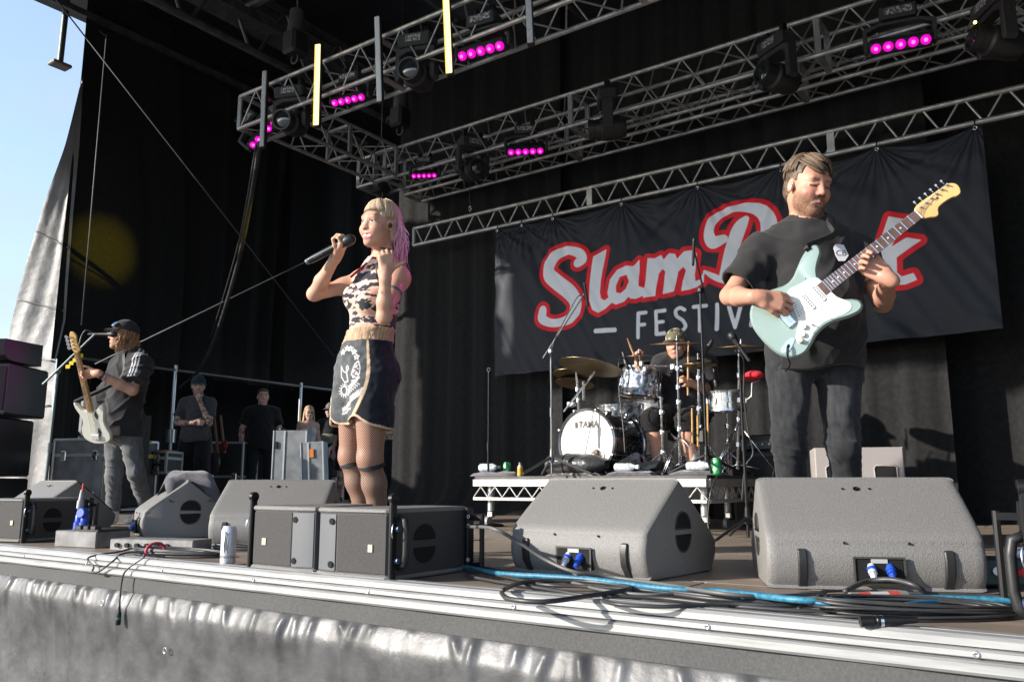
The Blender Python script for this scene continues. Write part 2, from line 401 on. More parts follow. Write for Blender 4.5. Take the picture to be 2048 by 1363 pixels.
w_ = NU + 1; q = np.arange(NU * NV); r_, c_ = q // NU, q % NU; fs = np.stack([r_ * w_ + c_, (r_ + 1) * w_ + c_, (r_ + 1) * w_ + c_ + 1, r_ * w_ + c_ + 1], 1)
np_mesh('tarpaulin', vs, fs, skm, skirt)
for px_, py_ in ((205, 1205), (330, 1300)):
    p = ony(px_, py_, YF - .05); MB().tube([p + V((.012 * math.cos(t), 0, .012 * math.sin(t))) for t in np.linspace(0, 6.283, 13)[:-1]], .0025, 5, closed=True).build('eyelet', CHROME, skirt, True)
# cloth helper: grid cloth hung from (p0..p1), z0..z1, with vertical folds and pools on the floor
def drape(name, m, p0, p1, z0, z1, amp, wl, seed, parent=None, nu=None, nv=36, pool=0., bx=0., fr=1.):
    p0, p1 = np.array(p0[:2], float), np.array(p1[:2], float); L = np.linalg.norm(p1 - p0); d = (p1 - p0) / L; n = np.array([d[1], -d[0]])
    nu = nu or int(L / wl * 9); rs = np.random.RandomState(seed)
    U, W = np.meshgrid(np.linspace(0, 1, nu + 1), np.linspace(0, 1, nv + 1)); s = U * L
    ph = rs.rand(4) * 9; dr = (vnoise(np.stack([s.ravel() * .6, W.ravel() * .8, np.full(s.size, seed * 3.1)], 1).astype(np.float32), 1.).reshape(s.shape)) * wl * 1.1
    t = (s + dr) / wl * 6.283
    o = amp * (.55 * np.sin(t + ph[0]) + .3 * np.sin(t * 2.3 + ph[1]) + .22 * np.sin(t * .41 + ph[2]))
    o += amp * .8 * vnoise(np.stack([s.ravel() * 2.2, W.ravel() * 1.3, np.full(s.size, seed * 1.7)], 1).astype(np.float32), 1.).reshape(s.shape)
    o *= (.45 + .55 * W ** .6) * fr
    z = z1 + (z0 - z1) * W; fl = np.clip((W - .955) / .045, 0, 1); o = o + pool * fl ** 1.5 * (1 + .6 * np.sin(s * 7 + ph[3])) + bx * W
    z = np.where(W > .955, np.maximum(z, z0) + .012 * np.abs(np.sin(s * 19)) * fl, z)
    vs = np.stack([(p0[0] + d[0] * s + n[0] * o).ravel(), (p0[1] + d[1] * s + n[1] * o).ravel(), z.ravel()], 1)
    w = nu + 1; q = np.arange(nu * nv); r, c = q // nu, q % nu
    return np_mesh(name, vs, np.stack([r * w + c, r * w + c + 1, (r + 1) * w + c + 1, (r + 1) * w + c], 1), m, parent)
wool = mat('black stage wool', (.011, .011, .0115), .95, col2=(.0175, .0175, .018), nscale=25, sheen=.06, bump=.25, bscale=160, bdist=.004, spec=.25)
def cloth_thing(name, label, cat, *a, **k):
    o = drape(name, wool, *a, **k); return tag(o, label, cat)
cloth_thing('back_curtain', 'black cloth hanging left of the drum riser, behind the singer', 'curtain', (-7.35, YB + .02), (-4.75, YB), -.012, 6.4, .045, .42, 11, pool=.30)
cloth_thing('back_curtain', 'black cloth hanging behind the drums under the festival banner', 'curtain', (-4.95, YB + .10), (-2.1, YB + .10), -.012, 6.4, .05, .36, 12, pool=.12)
cloth_thing('back_curtain', 'grey lit black cloth behind the guitarist, ending in a straight right edge', 'curtain', (-2.38, YB), (-.93, YB - .02), -.012, 6.4, .05, .40, 13, pool=.06)
cloth_thing('back_curtain', 'black cloth set further back right of the banner', 'curtain', (-1.1, YB + .45), (2.6, YB + .42), -.012, 6.6, .05, .45, 14, pool=.06)
cloth_thing('side_curtain', 'tall black cloth wall closing the wing on the left', 'curtain', (-11.0, 5.25), (-11.4, 9.6), 1.95, 9.2, .11, .9, 15)
cloth_thing('side_curtain', 'black cloth wall far behind the crew in the wing', 'curtain', (-13.6, 7.1), (-14.2, 13.3), -.2, 7.5, .10, .9, 16)
cloth_thing('side_curtain', 'black cloth closing the rear of the wing behind the waiting crew', 'curtain', (-14.2, 13.4), (-10.15, 13.4), -.2, 7.5, .10, .9, 17)
cloth_thing('side_curtain', 'black cloth between the wing and the back cloth, above the crew', 'curtain', (-11.3, 9.2), (-10.4, 13.3), 2.0, 8.5, .08, .8, 18)
cloth_thing('side_curtain', 'narrow black return cloth beside the open gap behind the singer', 'curtain', (-9.9, 10.9), (-7.35, 8.0), 2.45, 6.5, .05, .5, 19)
cloth_thing('side_curtain', 'black cloth low behind the flight case at the left', 'curtain', (-11.1, 5.35), (-13.7, 7.2), -.2, 2.6, .05, .5, 23)
cloth_thing('side_curtain', 'unseen black cloth added at the right to darken the speaker sides', 'curtain', (3.4, 9.3), (3.4, 1.6), -.1, 7.0, .08, .8, 29)  # added out of view to keep sky light off right-facing speaker sides
# outer silver tarp on the left wing
tarpm = mat('grey tarp', (.30, .30, .305), .6, 0, col2=(.21, .21, .215), nscale=2.5, bump=.55, bscale=3.2, bdist=.06, rough2=.5)
tarp = thing('side_tarp', 'creased light grey tarpaulin sheet sloping out beside the black wing cloth', 'tarpaulin', (-11.3, 5.2, 0))
edgeR = [(168, 150), (158, 300), (146, 430), (136, 560), (131, 640), (112, 720), (104, 790), (104, 860), (94, 1000), (84, 1080)]
edgeL = [(160, 175), (128, 300), (92, 400), (57, 520), (30, 620), (8, 700), (-22, 790), (-42, 860), (-70, 1000), (-90, 1080)]
def _lerp(E, t):
    f = t * (len(E) - 1); i = min(int(f), len(E) - 2); f -= i; return (E[i][0] + (E[i + 1][0] - E[i][0]) * f, E[i][1] + (E[i + 1][1] - E[i][1]) * f)
def tp(u, v):
    a, b = onx(*_lerp(edgeR, v), -11.02), None
    l = _lerp(edgeL, v); b = ony(l[0], l[1], 4.9 + .25 * (1 - v)); p = a.lerp(b, u)
    crease = .05 * math.sin(v * 26 + u * 3) * (math.sin(v * 9 + 2) > .2) + .09 * math.sin(u * 7 + v * 5) + .04 * math.sin(u * 19 - v * 13)
    return p + V((0, -crease * .28 * (0.3 + v) * min(1, u * 4), 0))
MB().grid(50, 110, tp).build('tarp_sheet', tarpm, tarp, True)
for k, v in enumerate((.28, .42, .56, .70)):
    MB().tube([V(tp(u, v)) + V((0, -.012, 0)) for u in np.linspace(0.02, .98, 14)], .012, 4).build('seam', mat('tarp seam', (.25, .25, .26), .5), tarp, True)
# far strip seen through the gap behind the singer and outside the tarp
tag(MB().grid(40, 6, lambda u, v: (-80 + u * 140, 90 + 6 * math.sin(u * 9), G0 + v * (7 + 2.5 * math.sin(u * 31) + 1.2 * math.sin(u * 77)))).build('hill', mat('far trees', (.05, .08, .04), .95, col2=(.08, .11, .06), nscale=.5), None, True), kind='structure')
# roof: skin and dark beams
roofm = mat('black roof skin', (.016, .016, .018), .35, col2=(.026, .026, .03), nscale=2, bump=.4, bscale=2.5, bdist=.05)
roof = thing('stage_roof', 'dark stage roof of black skin over steel lattice beams', 'roof', (-5, 6, 6.5))
MB().grid(60, 40, lambda u, v: (-12 + u * 16, -1.2 + v * 14.5, 6.75 + .55 * math.sin(v * 3.14) + .03 * math.sin(u * 40) * math.sin(v * 3.1))).build('roof_skin', roofm, roof, True)
def lattice(name, a, b, hgt, step, m, parent, rc=.035, rw=.016, flat=None):
    """two-chord beam with zigzag web"""
    a, b = V(a), V(b); d = b - a; L = d.length; n = max(2, int(round(L / step))); up = V((0, 0, hgt)) if flat is None else V(flat)
    t = MB(); t.cyl(a, b, rc, n=8); t.cyl(a + up, b + up, rc, n=8); o = t.build(name, m, parent, 40)
    for i in range(n):
        p = a + d * (i / n) + d * (.06 / n); q = a + d * ((i + .5) / n); r = a + d * ((i + 1) / n) - d * (.06 / n)
        MB().cyl(p, q + up, rw, n=6, cap=False).cyl(q + up, r, rw, n=6, cap=False).build('web_brace', m, o, True)
    return o
lattice('roof_beam', (-7.85, 3.0, 5.5), (-7.85, 9.4, 5.5), .75, .95, STEELD, roof, .05, .022)
lattice('roof_beam', (-7.85, 8.05, 5.5), (2.5, 8.05, 5.5), .75, 1.2, STEELD, roof, .055, .022)
lattice('roof_beam', (-7.85, 5.6, 6.0), (2.5, 5.6, 6.0), .7, 1.2, STEELD, roof, .055, .022)
lattice('roof_beam', (-4.4, 3.0, 5.75), (-4.4, 9.4, 5.75), .7, 1.1, STEELD, roof, .045, .02)
lattice('roof_beam', (-1.2, 3.0, 5.75), (-1.2, 9.4, 5.75), .7, 1.1, STEELD, roof, .045, .02)
MB().grid(80, 4, lambda u, v: (-12 + u * 16, -1.18 + .03 * math.sin(u * 70), 6.78 - v * 1.30)).build('shadow_valance', roofm, roof, True)  # unseen valance added to set the shadow line across the backdrop
for k in range(7):
    MB().box((-11 + k * 2.1, 6, 6.85), (.07, 9.5, .09)).build('purlin', STEELD, roof)
MB().box((-7.85, 5.9, 5.86), (.34, 5.8, .10)).build('gutter_plate', STEELD, roof)
# box trusses carrying the lights
def box_truss(name, label, a, b, s, step, group=None, rc=.022, rw=.009, ends=True, splice=None):
    a, b = V(a), V(b); d = b - a; L = d.length; dn = d.normalized(); side = V((-dn.y, dn.x, 0)) * s; up = V((0, 0, s))
    t = thing(name, label, 'truss', a, 0, group)
    for o_ in (V((0, 0, 0)), side, up, side + up):
        MB().cyl(a + o_, b + o_, rc, n=8).build('chord', ALU, t, 40)
    n = int(round(L / step))
    for (o1, o2) in ((V((0, 0, 0)), up), (side, side + up), (V((0, 0, 0)), side), (up, up + side)):
        for i in range(n):
            f = d / n; p, q, r = a + f * (i + .06), a + f * (i + .5), a + f * (i + .94)
            MB().cyl(p + o1, q + o2, rw, n=5, cap=False).cyl(q + o2, r + o1, rw, n=5, cap=False).build('brace', ALU, t, True)
    sp = list(splice or []); sp += [0, L] if ends else []
    for k in sp:
        p = a + dn * k; b_ = MB()
        for (o1, o2) in ((V((0, 0, 0)), up), (side, side + up), (V((0, 0, 0)), side), (up, up + side)):
            for e in (-.012, .012): b_.cyl(p + o1 + dn * e, p + o2 + dn * e, .018, n=6)
        b_.build('end_frame', ALU, t, 40)
    return t
TS = .36; ZT = 4.0
TFY, TBY, TLX = 4.98, 6.92, -6.9
box_truss('lighting_truss', 'bright box truss along the front carrying lamps and light battens', (-6.98, TFY, ZT), (1.6, TFY, ZT), TS, .50, 'lighting trusses', splice=(2.0, 4.5, 7))
box_truss('lighting_truss', 'dark box truss on the left joining front and rear lighting trusses', (TLX + TS, TFY + TS, ZT), (TLX + TS, TBY - .02, ZT), TS, .50, 'lighting trusses', splice=(.8,))
box_truss('lighting_truss', 'rear box truss over the stage, nearest of the two side by side', (-7.2, TBY, ZT), (2.0, TBY, ZT), TS, .50, 'lighting trusses', splice=(.45, 3.1, 5.6))
box_truss('lighting_truss', 'lower rear box truss tucked behind its neighbour above the backdrop', (-6.8, TBY + .42, ZT - .06), (2.0, TBY + .42, ZT - .06), .30, .50, 'lighting trusses', splice=(2.4, 4.9))
# flat truss of the banner
bt = thing('banner_truss', 'flat silver ladder truss holding up the festival banner', 'truss', (-6.75, 7.5, 3.27))
zb0, zb1 = 3.31, 3.53; xa, xb = -6.77, 2.3
for z in (zb0, zb1): MB().cyl((xa, 7.5, z), (xb, 7.5, z), .024, n=10).build('chord', ALU, bt, 40)
MB().cyl((xa, 7.5, zb0), (xa, 7.5, zb1), .024, n=8).build('end_post', ALU, bt, 40)
npn = 28; st = (xb - xa) / npn
for i in range(npn):
    x = xa + st * i
    MB().cyl((x + .03, 7.5, zb1), (x + st * .47, 7.5, zb0), .010, n=6, cap=False).build('brace', ALU, bt, True)
    MB().cyl((x + st * .53, 7.5, zb0), (x + st * .97, 7.5, zb1), .010, n=6, cap=False).build('brace', ALU, bt, True)
for pxx in (1178, 1663):
    p = ony(pxx, 300, 7.5); b_ = MB()
    b_.box((p.x, 7.5, (zb0 + zb1) / 2), (.065, .03, .22)); b_.build('splice_plate', ALU, bt)
for pxx, in ((940,),):
    p = ony(pxx, 420, 7.5); MB().tube([(p.x, 7.5, zb1), (p.x + .015, 7.5, zb1 + .12), (p.x - .012, 7.5, zb1 + .2), (p.x, 7.5, 4.3)], .006, 5).build('chain', STEELD, bt, True)
    MB().tube([V((p.x, 7.5, zb1 + .09)) + V((.018 * math.cos(t), 0, .03 * math.sin(t))) for t in np.linspace(0, 6.283, 11)[:-1]], .005, 5, closed=True).build('shackle', CHROME, bt, True)
# ================================================================ LAMPS ON THE TRUSSES
GREYLIT = mat('grey lamp housing', (.035, .035, .037), .45)
GLASS = mat('lens glass', (.02, .025, .03), .05, 0, spec=1., coat=1.)
MAG = mat('magenta lens', (.35, .0, .3), .25, emit=(1, .0, .62), estr=.36)
MAGC = mat('magenta lens core', (.6, .1, .5), .25, emit=(1, .15, .78), estr=.9)
PANEL = mat('lamp display panel', (.45, .45, .47), .4, col2=(.08, .08, .09), nscale=60, nlo=.45, nhi=.5)
def rotM(yaw, pitch=0., roll=0.): return Matrix.Rotation(yaw, 3, 'Z') @ Matrix.Rotation(pitch, 3, 'X') @ Matrix.Rotation(roll, 3, 'Y')
def moving_head(label, p, yaw, tilt, s=1., grp='moving head lamps on the trusses'):
    """p: centre of the base under the truss; the yoke hangs below it, the head tilts about the yoke axle"""
    t = thing('moving_head', label, 'stage lamp', p, yaw, grp)
    b = MB(); b.box((0, 0, -.02), (.34 * s, .20 * s, .13 * s), bev=.02); base = b.build('base', GREYLIT, t, 30, world=False)
    MB().box((0, -.102 * s, -.02), (.15 * s, .006, .07 * s)).build('display_panel', PANEL, base, world=False)
    for e in (-.1, .1): MB().box((e * s, 0, .09 * s), (.05, .06, .10 * s), bev=.008).build('clamp', BLACKM, t, world=False)
    y = MB(); w = .165 * s; hh = -.36 * s
    out = [(-w - .03, -.10 * s), (-w * .55, -.075 * s), (w * .55, -.075 * s), (w + .03, -.10 * s), (w + .035, hh - .03), (w, hh - .05), (w - .02, hh - .02), (w - .012, -.16 * s), (w * .5, -.125 * s), (-w * .5, -.125 * s), (-w + .012, -.16 * s), (-w + .02, hh - .02), (-w, hh - .05), (-w - .035, hh - .03)]
    y.bprism(out, -.055 * s, .055 * s, .008, lambda u, v, w_: (u, w_, v)); y.build('yoke', GREYLIT, t, 30, world=False)
    h = MB(); dr = rotM(0, tilt) @ V((0, -1, 0)); c = V((0, 0, hh + .01))
    h.lathe([(.05, -.20), (.10, -.19), (.125, -.12), (.13, 0.0), (.125, .06), (.105, .08), (.10, .14), (.108, .145), (.108, .20), (.092, .20), (.088, .17), (.086, .168)] if s == 1 else
            [(r * s, q * s) for r, q in [(.05, -.20), (.10, -.19), (.125, -.12), (.13, 0.0), (.125, .06), (.105, .08), (.10, .14), (.108, .145), (.108, .20), (.092, .20), (.088, .17), (.086, .168)]], c, dr, 22)
    hd = h.build('lamp_head', BLACKP, t, 35, world=False)
    MB().lathe([(.085 * s, .168 * s), (.06 * s, .185 * s), (.02 * s, .192 * s), (.001, .193 * s)], c, dr, 18, cap=False).build('lens', GLASS, hd, True, world=False)
    MB().box((0, .13 * s, -.03), (.06, .08, .06), bev=.01).build('connector_block', BLACKP, t, world=False)
    return t
def wash_bar(label, p, yaw, tilt, s=1., roll=0., power=0., aim=None, grp='magenta five cell wash lamps'):
    t = thing('wash_bar', label, 'stage lamp', p, yaw, grp, rot=(0, roll, yaw))
    b = MB(); b.box((0, 0, .0), (.30 * s, .18 * s, .12 * s), bev=.015); base = b.build('base', GREYLIT, t, 30, world=False)
    MB().box((0, -.092 * s, .0), (.22 * s, .006, .06 * s)).build('display_panel', PANEL, base, world=False)
    for e in (-.09, .09): MB().box((e * s, 0, .10 * s), (.05, .06, .10 * s), bev=.008).build('clamp', BLACKM, t, world=False)
    w = .27 * s; y = MB()
    out = [(-w - .02, -.11 * s), (-w * .6, -.07 * s), (w * .6, -.07 * s), (w + .02, -.11 * s), (w + .02, -.30 * s), (w, -.32 * s), (w - .012, -.30 * s), (w - .012, -.14 * s), (w * .55, -.10 * s), (-w * .55, -.10 * s), (-w + .012, -.14 * s), (-w + .012, -.30 * s), (-w, -.32 * s), (-w - .02, -.30 * s)]
    y.bprism(out, -.05 * s, .05 * s, .006, lambda u, v, w_: (u, w_, v)); y.build('yoke', GREYLIT, t, 30, world=False)
    c = V((0, 0, -.27 * s)); Mr = rotM(0, tilt); bar = MB(); bar.M = Matrix.Translation(c) @ Mr.to_4x4()
    bar.box((0, .02 * s, 0), (w * 2 - .03, .18 * s, .13 * s), bev=.02); bo = bar.build('lamp_bar', BLACKP, t, 30, world=False)
    for i in range(5):
        x = (i - 2) * .098 * s; l = MB(); l.M = bar.M
        l.lathe([(.042 * s, .068 * s), (.042 * s, .082 * s), (.034 * s, .093 * s), (.018 * s, .098 * s), (.001, .099 * s)], (x, 0, 0), (0, -1, 0), 18, cap=False); le = l.build('lens', MAG, bo, True, world=False)
        l2 = MB(); l2.M = bar.M; l2.lathe([(.016 * s, .0985 * s), (.010 * s, .1015 * s), (.001, .103 * s)], (x, 0, 0), (0, -1, 0), 10, cap=False); l2.build('lens_core', MAGC, bo, True, world=False)
    if power:
        ld = bpy.data.lights.new('wash_light', 'SPOT'); ld.energy = power; ld.color = (1, .05, .75); ld.spot_size = R(15); ld.spot_blend = .6; ld.shadow_soft_size = .2
        lo = bpy.data.objects.new('wash_light', ld); COL.objects.link(lo); c2 = V(p) + V((0, 0, -.27 * s)); d = (V(aim) - c2).normalized(); lo.location = c2 + d * .16; lo.rotation_euler = d.to_track_quat('-Z', 'Y').to_euler()
    return t
YL = TFY + .12
def on_front(x, y): return ony(x, y, YL)
YR = TBY + .02
moving_head('moving head lamp on the front truss between the first two battens', ony(585, 185, YL - .05), R(20), R(12), .95)
moving_head('moving head lamp hanging between the third and fourth battens', ony(835, 82, YL - .05), R(18), R(8), .95)
moving_head('moving head lamp low on the rear truss above the banner truss left end', ony(945, 285, YR), R(60), R(10), .95)
moving_head('moving head lamp on the rear truss above the word left of the drummer', ony(1214, 195, YR - .05), R(-60), R(4), .95)
moving_head('moving head lamp on the rear truss above the guitarist head', ony(1552, 86, YR - .1), R(-30), R(-6), .95)
ylamp = moving_head('moving head lamp at the top right corner with yellow lens glint', ony(1985, 5, YR - .1), R(-55), R(-14), .95)
ld_ = bpy.data.lights.new('yellow_light', 'SPOT'); ld_.energy = 2600; ld_.color = (1, .78, .02); ld_.spot_size = R(6.5); ld_.spot_blend = 1.; ld_.shadow_soft_size = .03
lo_ = bpy.data.objects.new('yellow_light', ld_); COL.objects.link(lo_); _a = onx(205, 500, -11.05); _p = ony(1950, 45, YR - .35); lo_.location = _p
lo_.rotation_euler = (_a - _p).to_track_quat('-Z', 'Y').to_euler()
MB().ball(_p, .012).build('glowing_lens', mat('yellow lens', (.8, .7, .1), .3, emit=(1, .8, .1), estr=4), ylamp, True)
SING = V((-2.6, 2.75, 1.45))
wash_bar('magenta wash bar at the far left end of the front truss, pointing down left', ony(497, 243, YL), R(30), R(40), .8, roll=R(-48), power=260, aim=(-9.7, 4.05, 1.6))
wash_bar('magenta wash bar between the second and third light battens', ony(703, 158, YL), R(12), R(36), .76)
wash_bar('largest magenta wash bar between the fourth and fifth light battens', ony(968, 45, YL - .05), R(8), R(40), .90)
wash_bar('smallest magenta wash bar at the left end of the rear truss', ony(850, 322, YR), R(30), R(40), .62)
wash_bar('magenta wash bar on the rear truss above the banner left part', ony(1052, 262, YR), R(28), R(42), .80)
wash_bar('magenta wash bar at the upper right above the guitar headstock', ony(1795, 30, YR - .1), R(12), R(34), .93, power=110, aim=SING)
# vertical light battens
BON = mat('lit batten tube', (.9, .85, .7), .4, emit=(1, .80, .38), estr=.55)
BON2 = mat('lit batten edge', (.9, .7, .2), .4, emit=(1, .60, .05), estr=.45)
BOFF = mat('unlit batten tube', (.55, .56, .58), .45, col2=(.42, .43, .45), nscale=30)
BWH = mat('pale batten tube', (.75, .78, .8), .3)
def batten(label, a, b, m, yaw, side=None):
    a, b = V(a), V(b); t = thing('light_batten', label, 'light batten', a, 0, 'vertical light battens on the front truss')
    ax = (b - a).normalized(); s = V((math.cos(yaw), math.sin(yaw), 0)); s = (s - ax * s.dot(ax)).normalized(); n = s.cross(ax)
    if n.y > 0: n = -n
    M = Matrix((s, -n, ax)).transposed(); L = (b - a).length; c = (a + b) / 2
    MB().box(c, (.056, .05, L), M, bev=.006).build('housing', BLACKP, t, 30)
    MB().box(c + n * .030, (.046, .014, L * .975), M, bev=.005).build('tube', m, t, 30)
    if side: MB().box(c + n * .026 - s * .0275, (.008, .018, L * .97), M).build('edge_strip', side, t)
    MB().box(b.lerp(a, .28) - n * .09, (.03, .16, .03), M).build('bracket', BLACKM, t)
    return t
YBt = TFY - .10
batten('unlit grey light batten at the left end of the front truss', ony(526, 297, YBt), ony(532, 143, YBt), BOFF, R(25))
batten('glowing yellow white light batten second from the left', ony(635, 255, YBt), ony(639, 90, YBt), BON, R(25), BON2)
batten('pale unlit light batten third from the left with a dark smudge', ony(761, 208, YBt), ony(756, 35, YBt), BWH, R(25))
batten('glowing light batten fourth from the left reaching the top of the picture', ony(901, 152, YBt), ony(893, -30, YBt), BON, R(25), BON2)
batten('grey unlit light batten furthest right on the front truss', ony(1062, 92, YBt), ony(1053, -100, YBt), BOFF, R(25))
# hoists, cables and small boxes on the trusses
def hoist(label, p, h=.55):
    t = thing('chain_hoist', label, 'chain hoist', p, 0, 'chain hoists holding the trusses')
    MB().box((0, 0, .12), (.20, .22, .26), bev=.03).build('motor', BLACKP, t, 30, world=False); MB().cyl((0, 0, .2), (0, 0, .2 + h), .10, .07, 12).build('chain_bag', STEELD, t, 40, world=False)
    MB().cyl((0, 0, .2 + h), (0, 0, 2.0), .008, n=6).build('chain', STEELD, t, True, world=False); MB().tube([(.05 * math.cos(a), 0, -.04 + .06 * math.sin(a)) for a in np.linspace(0, 6.28, 11)[:-1]], .01, 5, closed=True).build('hook', STEELD, t, True, world=False)
    return t
hoist('black chain hoist above the left corner of the front truss', ony(590, 110, TFY + .2) , .3)
hoist('black chain hoist above the corner where side and rear truss meet', ony(800, 255, TBY + .1), .5)
hoist('black chain hoist hanging low under the rear corner above the singer head', ony(760, 385, TBY + .2), .1)
t = thing('junction_box', 'small pale box with a green label under the roof beam', 'junction box', ony(592, 72, 5.6))
MB().box(ony(585, 72, 5.6), (.14, .08, .12), bev=.01).build('box', mat('pale box', (.55, .5, .48), .5), t); MB().box(ony(603, 72, 5.58), (.10, .09, .08), bev=.01).build('plug', mat('green plug', (.03, .22, .08), .5), t)
def cable(name, label, cat, pts, r, m=RUBBER, k=8, grp=None, n=6):
    o = MB().tube(smooth_pts(pts, k), r, n).build(name, m, None, True); return tag(o, label, cat, grp)
cable('cable_bundle', 'black cable bundle drooping from the front truss corner to the wing', 'cable', [ony(520, 285, 5.1), ony(505, 380, 5.6), ony(482, 500, 6.2), ony(455, 600, 6.6), ony(428, 680, 7.0), ony(398, 740, 7.2), ony(360, 775, 7.4)], .026)
cable('cable_bundle', 'second thin cable hanging beside the drooping bundle', 'cable', [ony(512, 290, 5.1), ony(494, 400, 5.6), ony(476, 490, 6.1), ony(448, 590, 6.6), ony(421, 675, 7.0)], .010)
# guy wires
WIRE = mat('steel wire', (.16, .16, .16), .5, .6)
WIREL = mat('dark wire', (.10, .10, .105), .6)  # one even dark grey for the guy wires
def wire(label, a, b, r=.006, m=WIRE): return tag(MB().tube([a, V(a).lerp(V(b), .5), b], r, 5).build('guy_wire', m, None, True), label, 'wire')
wire('long steel wire running diagonally from top left down behind the singer', onx(105, -10, -10.0), ony(668, 712, 9.0), .010, WIREL)
wire('wire rising from the bassist mic stand diagonally to the singer microphone', onx(190, 728, -10.2), ony(712, 475, 8.2), .010, WIREL)
wire('thin vertical rod hanging beside the black wing cloth', onx(213, 70, -10.6), onx(163, 650, -10.6), .010, WIREL)
cable('tie_rope', 'short tie rope hooked on the black wing cloth near the top', 'rope', [onx(200, 62, -10.9), onx(208, 70, -10.85), onx(214, 70, -10.8)], .008)
_pp = MB(); _a0, _b0 = onx(136, -20, -11.6), onx(120, 128, -11.6); _pp.cyl(_a0, _b0, .042, n=10)
post = thing('roof_post', 'slim grey steel post with a square foot plate hanging against the sky', 'post', _b0)
_pp.build('tube', mat('galvanised post', (.13, .14, .13), .5, .6), post, 40); MB().box(_b0 + V((0, 0, -.02)), (.20, .26, .05), bev=.012).build('foot_plate', mat('foot plate', (.16, .15, .12), .6, .3), post)
# ================================================================ BANNER with its print
YN = 7.45
def _c1(x, y): return (960 + x / 3.408, 360 + y / 3.408)
def _xz(px, py): p = ony(px, py, YN); return (p.x, p.z)
def strokes(lst, conv=_c1):
    out = []
    for pts in lst:
        pts = smooth_pts([(x, y, r) for x, y, r in pts], 6) if len(pts) > 2 else [V(p) for p in pts]
        o = []
        for p in pts:
            a = conv(p.x, p.y); b = conv(p.x, p.y + p.z); A, B = _xz(*a), _xz(*b); o.append((A[0], A[1], math.hypot(B[0] - A[0], B[1] - A[1])))
        out.append(o)
    return out
def polys(lst, conv=_c1): return [[_xz(*conv(x, y)) for x, y in p] for p in lst]
ident = lambda x, y: (x, y)
WH_S = strokes([
    [(672, 560, 34), (700, 530, 36), (672, 492, 34), (600, 474, 29), (528, 505, 36), (474, 575, 44), (468, 640, 48), (520, 692, 52), (598, 752, 52), (645, 815, 47), (648, 880, 42), (610, 940, 36), (545, 968, 29), (480, 972, 28), (425, 942, 33), (428, 888, 32)],
    [(1660, 400, 30), (1590, 425, 42), (1562, 360, 38), (1590, 270, 34), (1680, 200, 28), (1790, 175, 32), (1900, 195, 44), (1965, 270, 52), (1970, 380, 56), (1920, 500, 54), (1840, 600, 46), (1750, 665, 36), (1660, 680, 22), (1590, 655, 20), (1530, 622, 10)],
    [(1812, 262, 24), (1770, 320, 46), (1728, 430, 46), (1700, 540, 46), (1670, 650, 40)]])
WH_S += strokes([[(1612, 498, 9), (1606, 555, 10), (1620, 580, 9), (1640, 560, 9), (1652, 492, 9)], [(1652, 492, 9), (1646, 560, 10), (1660, 572, 7)], [(1674, 486, 9), (1664, 565, 10)], [(1668, 525, 6), (1690, 490, 9), (1706, 500, 10), (1698, 560, 10), (1715, 560, 6)]], ident)
WH_P = polys([
    [(858, 470), (778, 518), (764, 600), (748, 720), (746, 820), (765, 880), (808, 902), (858, 872), (895, 838), (885, 800), (850, 822), (822, 806), (815, 760), (822, 680), (842, 580)],
    [(1090, 548), (1046, 590), (1000, 586), (940, 612), (893, 680), (874, 768), (888, 828), (930, 846), (985, 826), (1012, 792), (1030, 805), (1062, 806), (1112, 782), (1132, 742), (1076, 722), (1078, 655)],
    [(1150, 535), (1196, 536), (1236, 512), (1252, 545), (1290, 497), (1326, 502), (1342, 540), (1390, 490), (1440, 482), (1478, 502), (1470, 560), (1458, 640), (1462, 690), (1500, 678), (1528, 622), (1520, 690), (1480, 722), (1430, 742), (1374, 752), (1385, 690), (1405, 612), (1386, 585), (1352, 622), (1336, 690), (1322, 756), (1248, 773), (1258, 690), (1266, 622), (1246, 600), (1216, 640), (1200, 720), (1190, 786), (1112, 798), (1125, 700), (1140, 610)]])
WH_P += polys([[(1778, 434), (1812, 438), (1780, 497), (1814, 476), (1841, 480), (1793, 515), (1793, 545), (1803, 554), (1827, 547), (1833, 559), (1810, 568), (1788, 569), (1770, 555), (1765, 535), (1758, 565), (1728, 575)]], ident)
HOLE_P = polys([[(1000, 645), (955, 660), (930, 720), (930, 765), (960, 772), (995, 740), (1015, 690)]])          # red eye of the a
DARK_P = polys([[(975, 672), (960, 710), (962, 738), (975, 725), (983, 695)], [(1700, 258), (1665, 300), (1658, 345), (1680, 320)], [(1516, 488), (1622, 494), (1592, 585), (1552, 590), (1518, 578)], [(560, 560), (600, 545), (620, 550), (608, 580), (560, 600)]])
FE = strokes([[(792, 1028, 16), (918, 1020, 16)],
    [(1082, 908, 13), (1080, 1072, 13)], [(1082, 908, 13), (1130, 902, 13)], [(1082, 988, 12), (1124, 984, 12)],
    [(1203, 896, 13), (1206, 1050, 13)], [(1203, 896, 13), (1262, 888, 13)], [(1204, 972, 12), (1252, 966, 12)], [(1206, 1050, 13), (1262, 1044, 13)],
    [(1396, 884, 12), (1365, 870, 12), (1336, 888, 12), (1342, 926, 12), (1382, 956, 12), (1400, 996, 12), (1372, 1030, 12), (1332, 1020, 12)],
    [(1456, 864, 13), (1538, 854, 13)], [(1497, 860, 13), (1497, 1026, 13)], [(1612, 846, 14), (1612, 1014, 14)], [(1698, 862, 14), (1736, 1000, 14)], [(1736, 1000, 14), (1776, 872, 14)]])
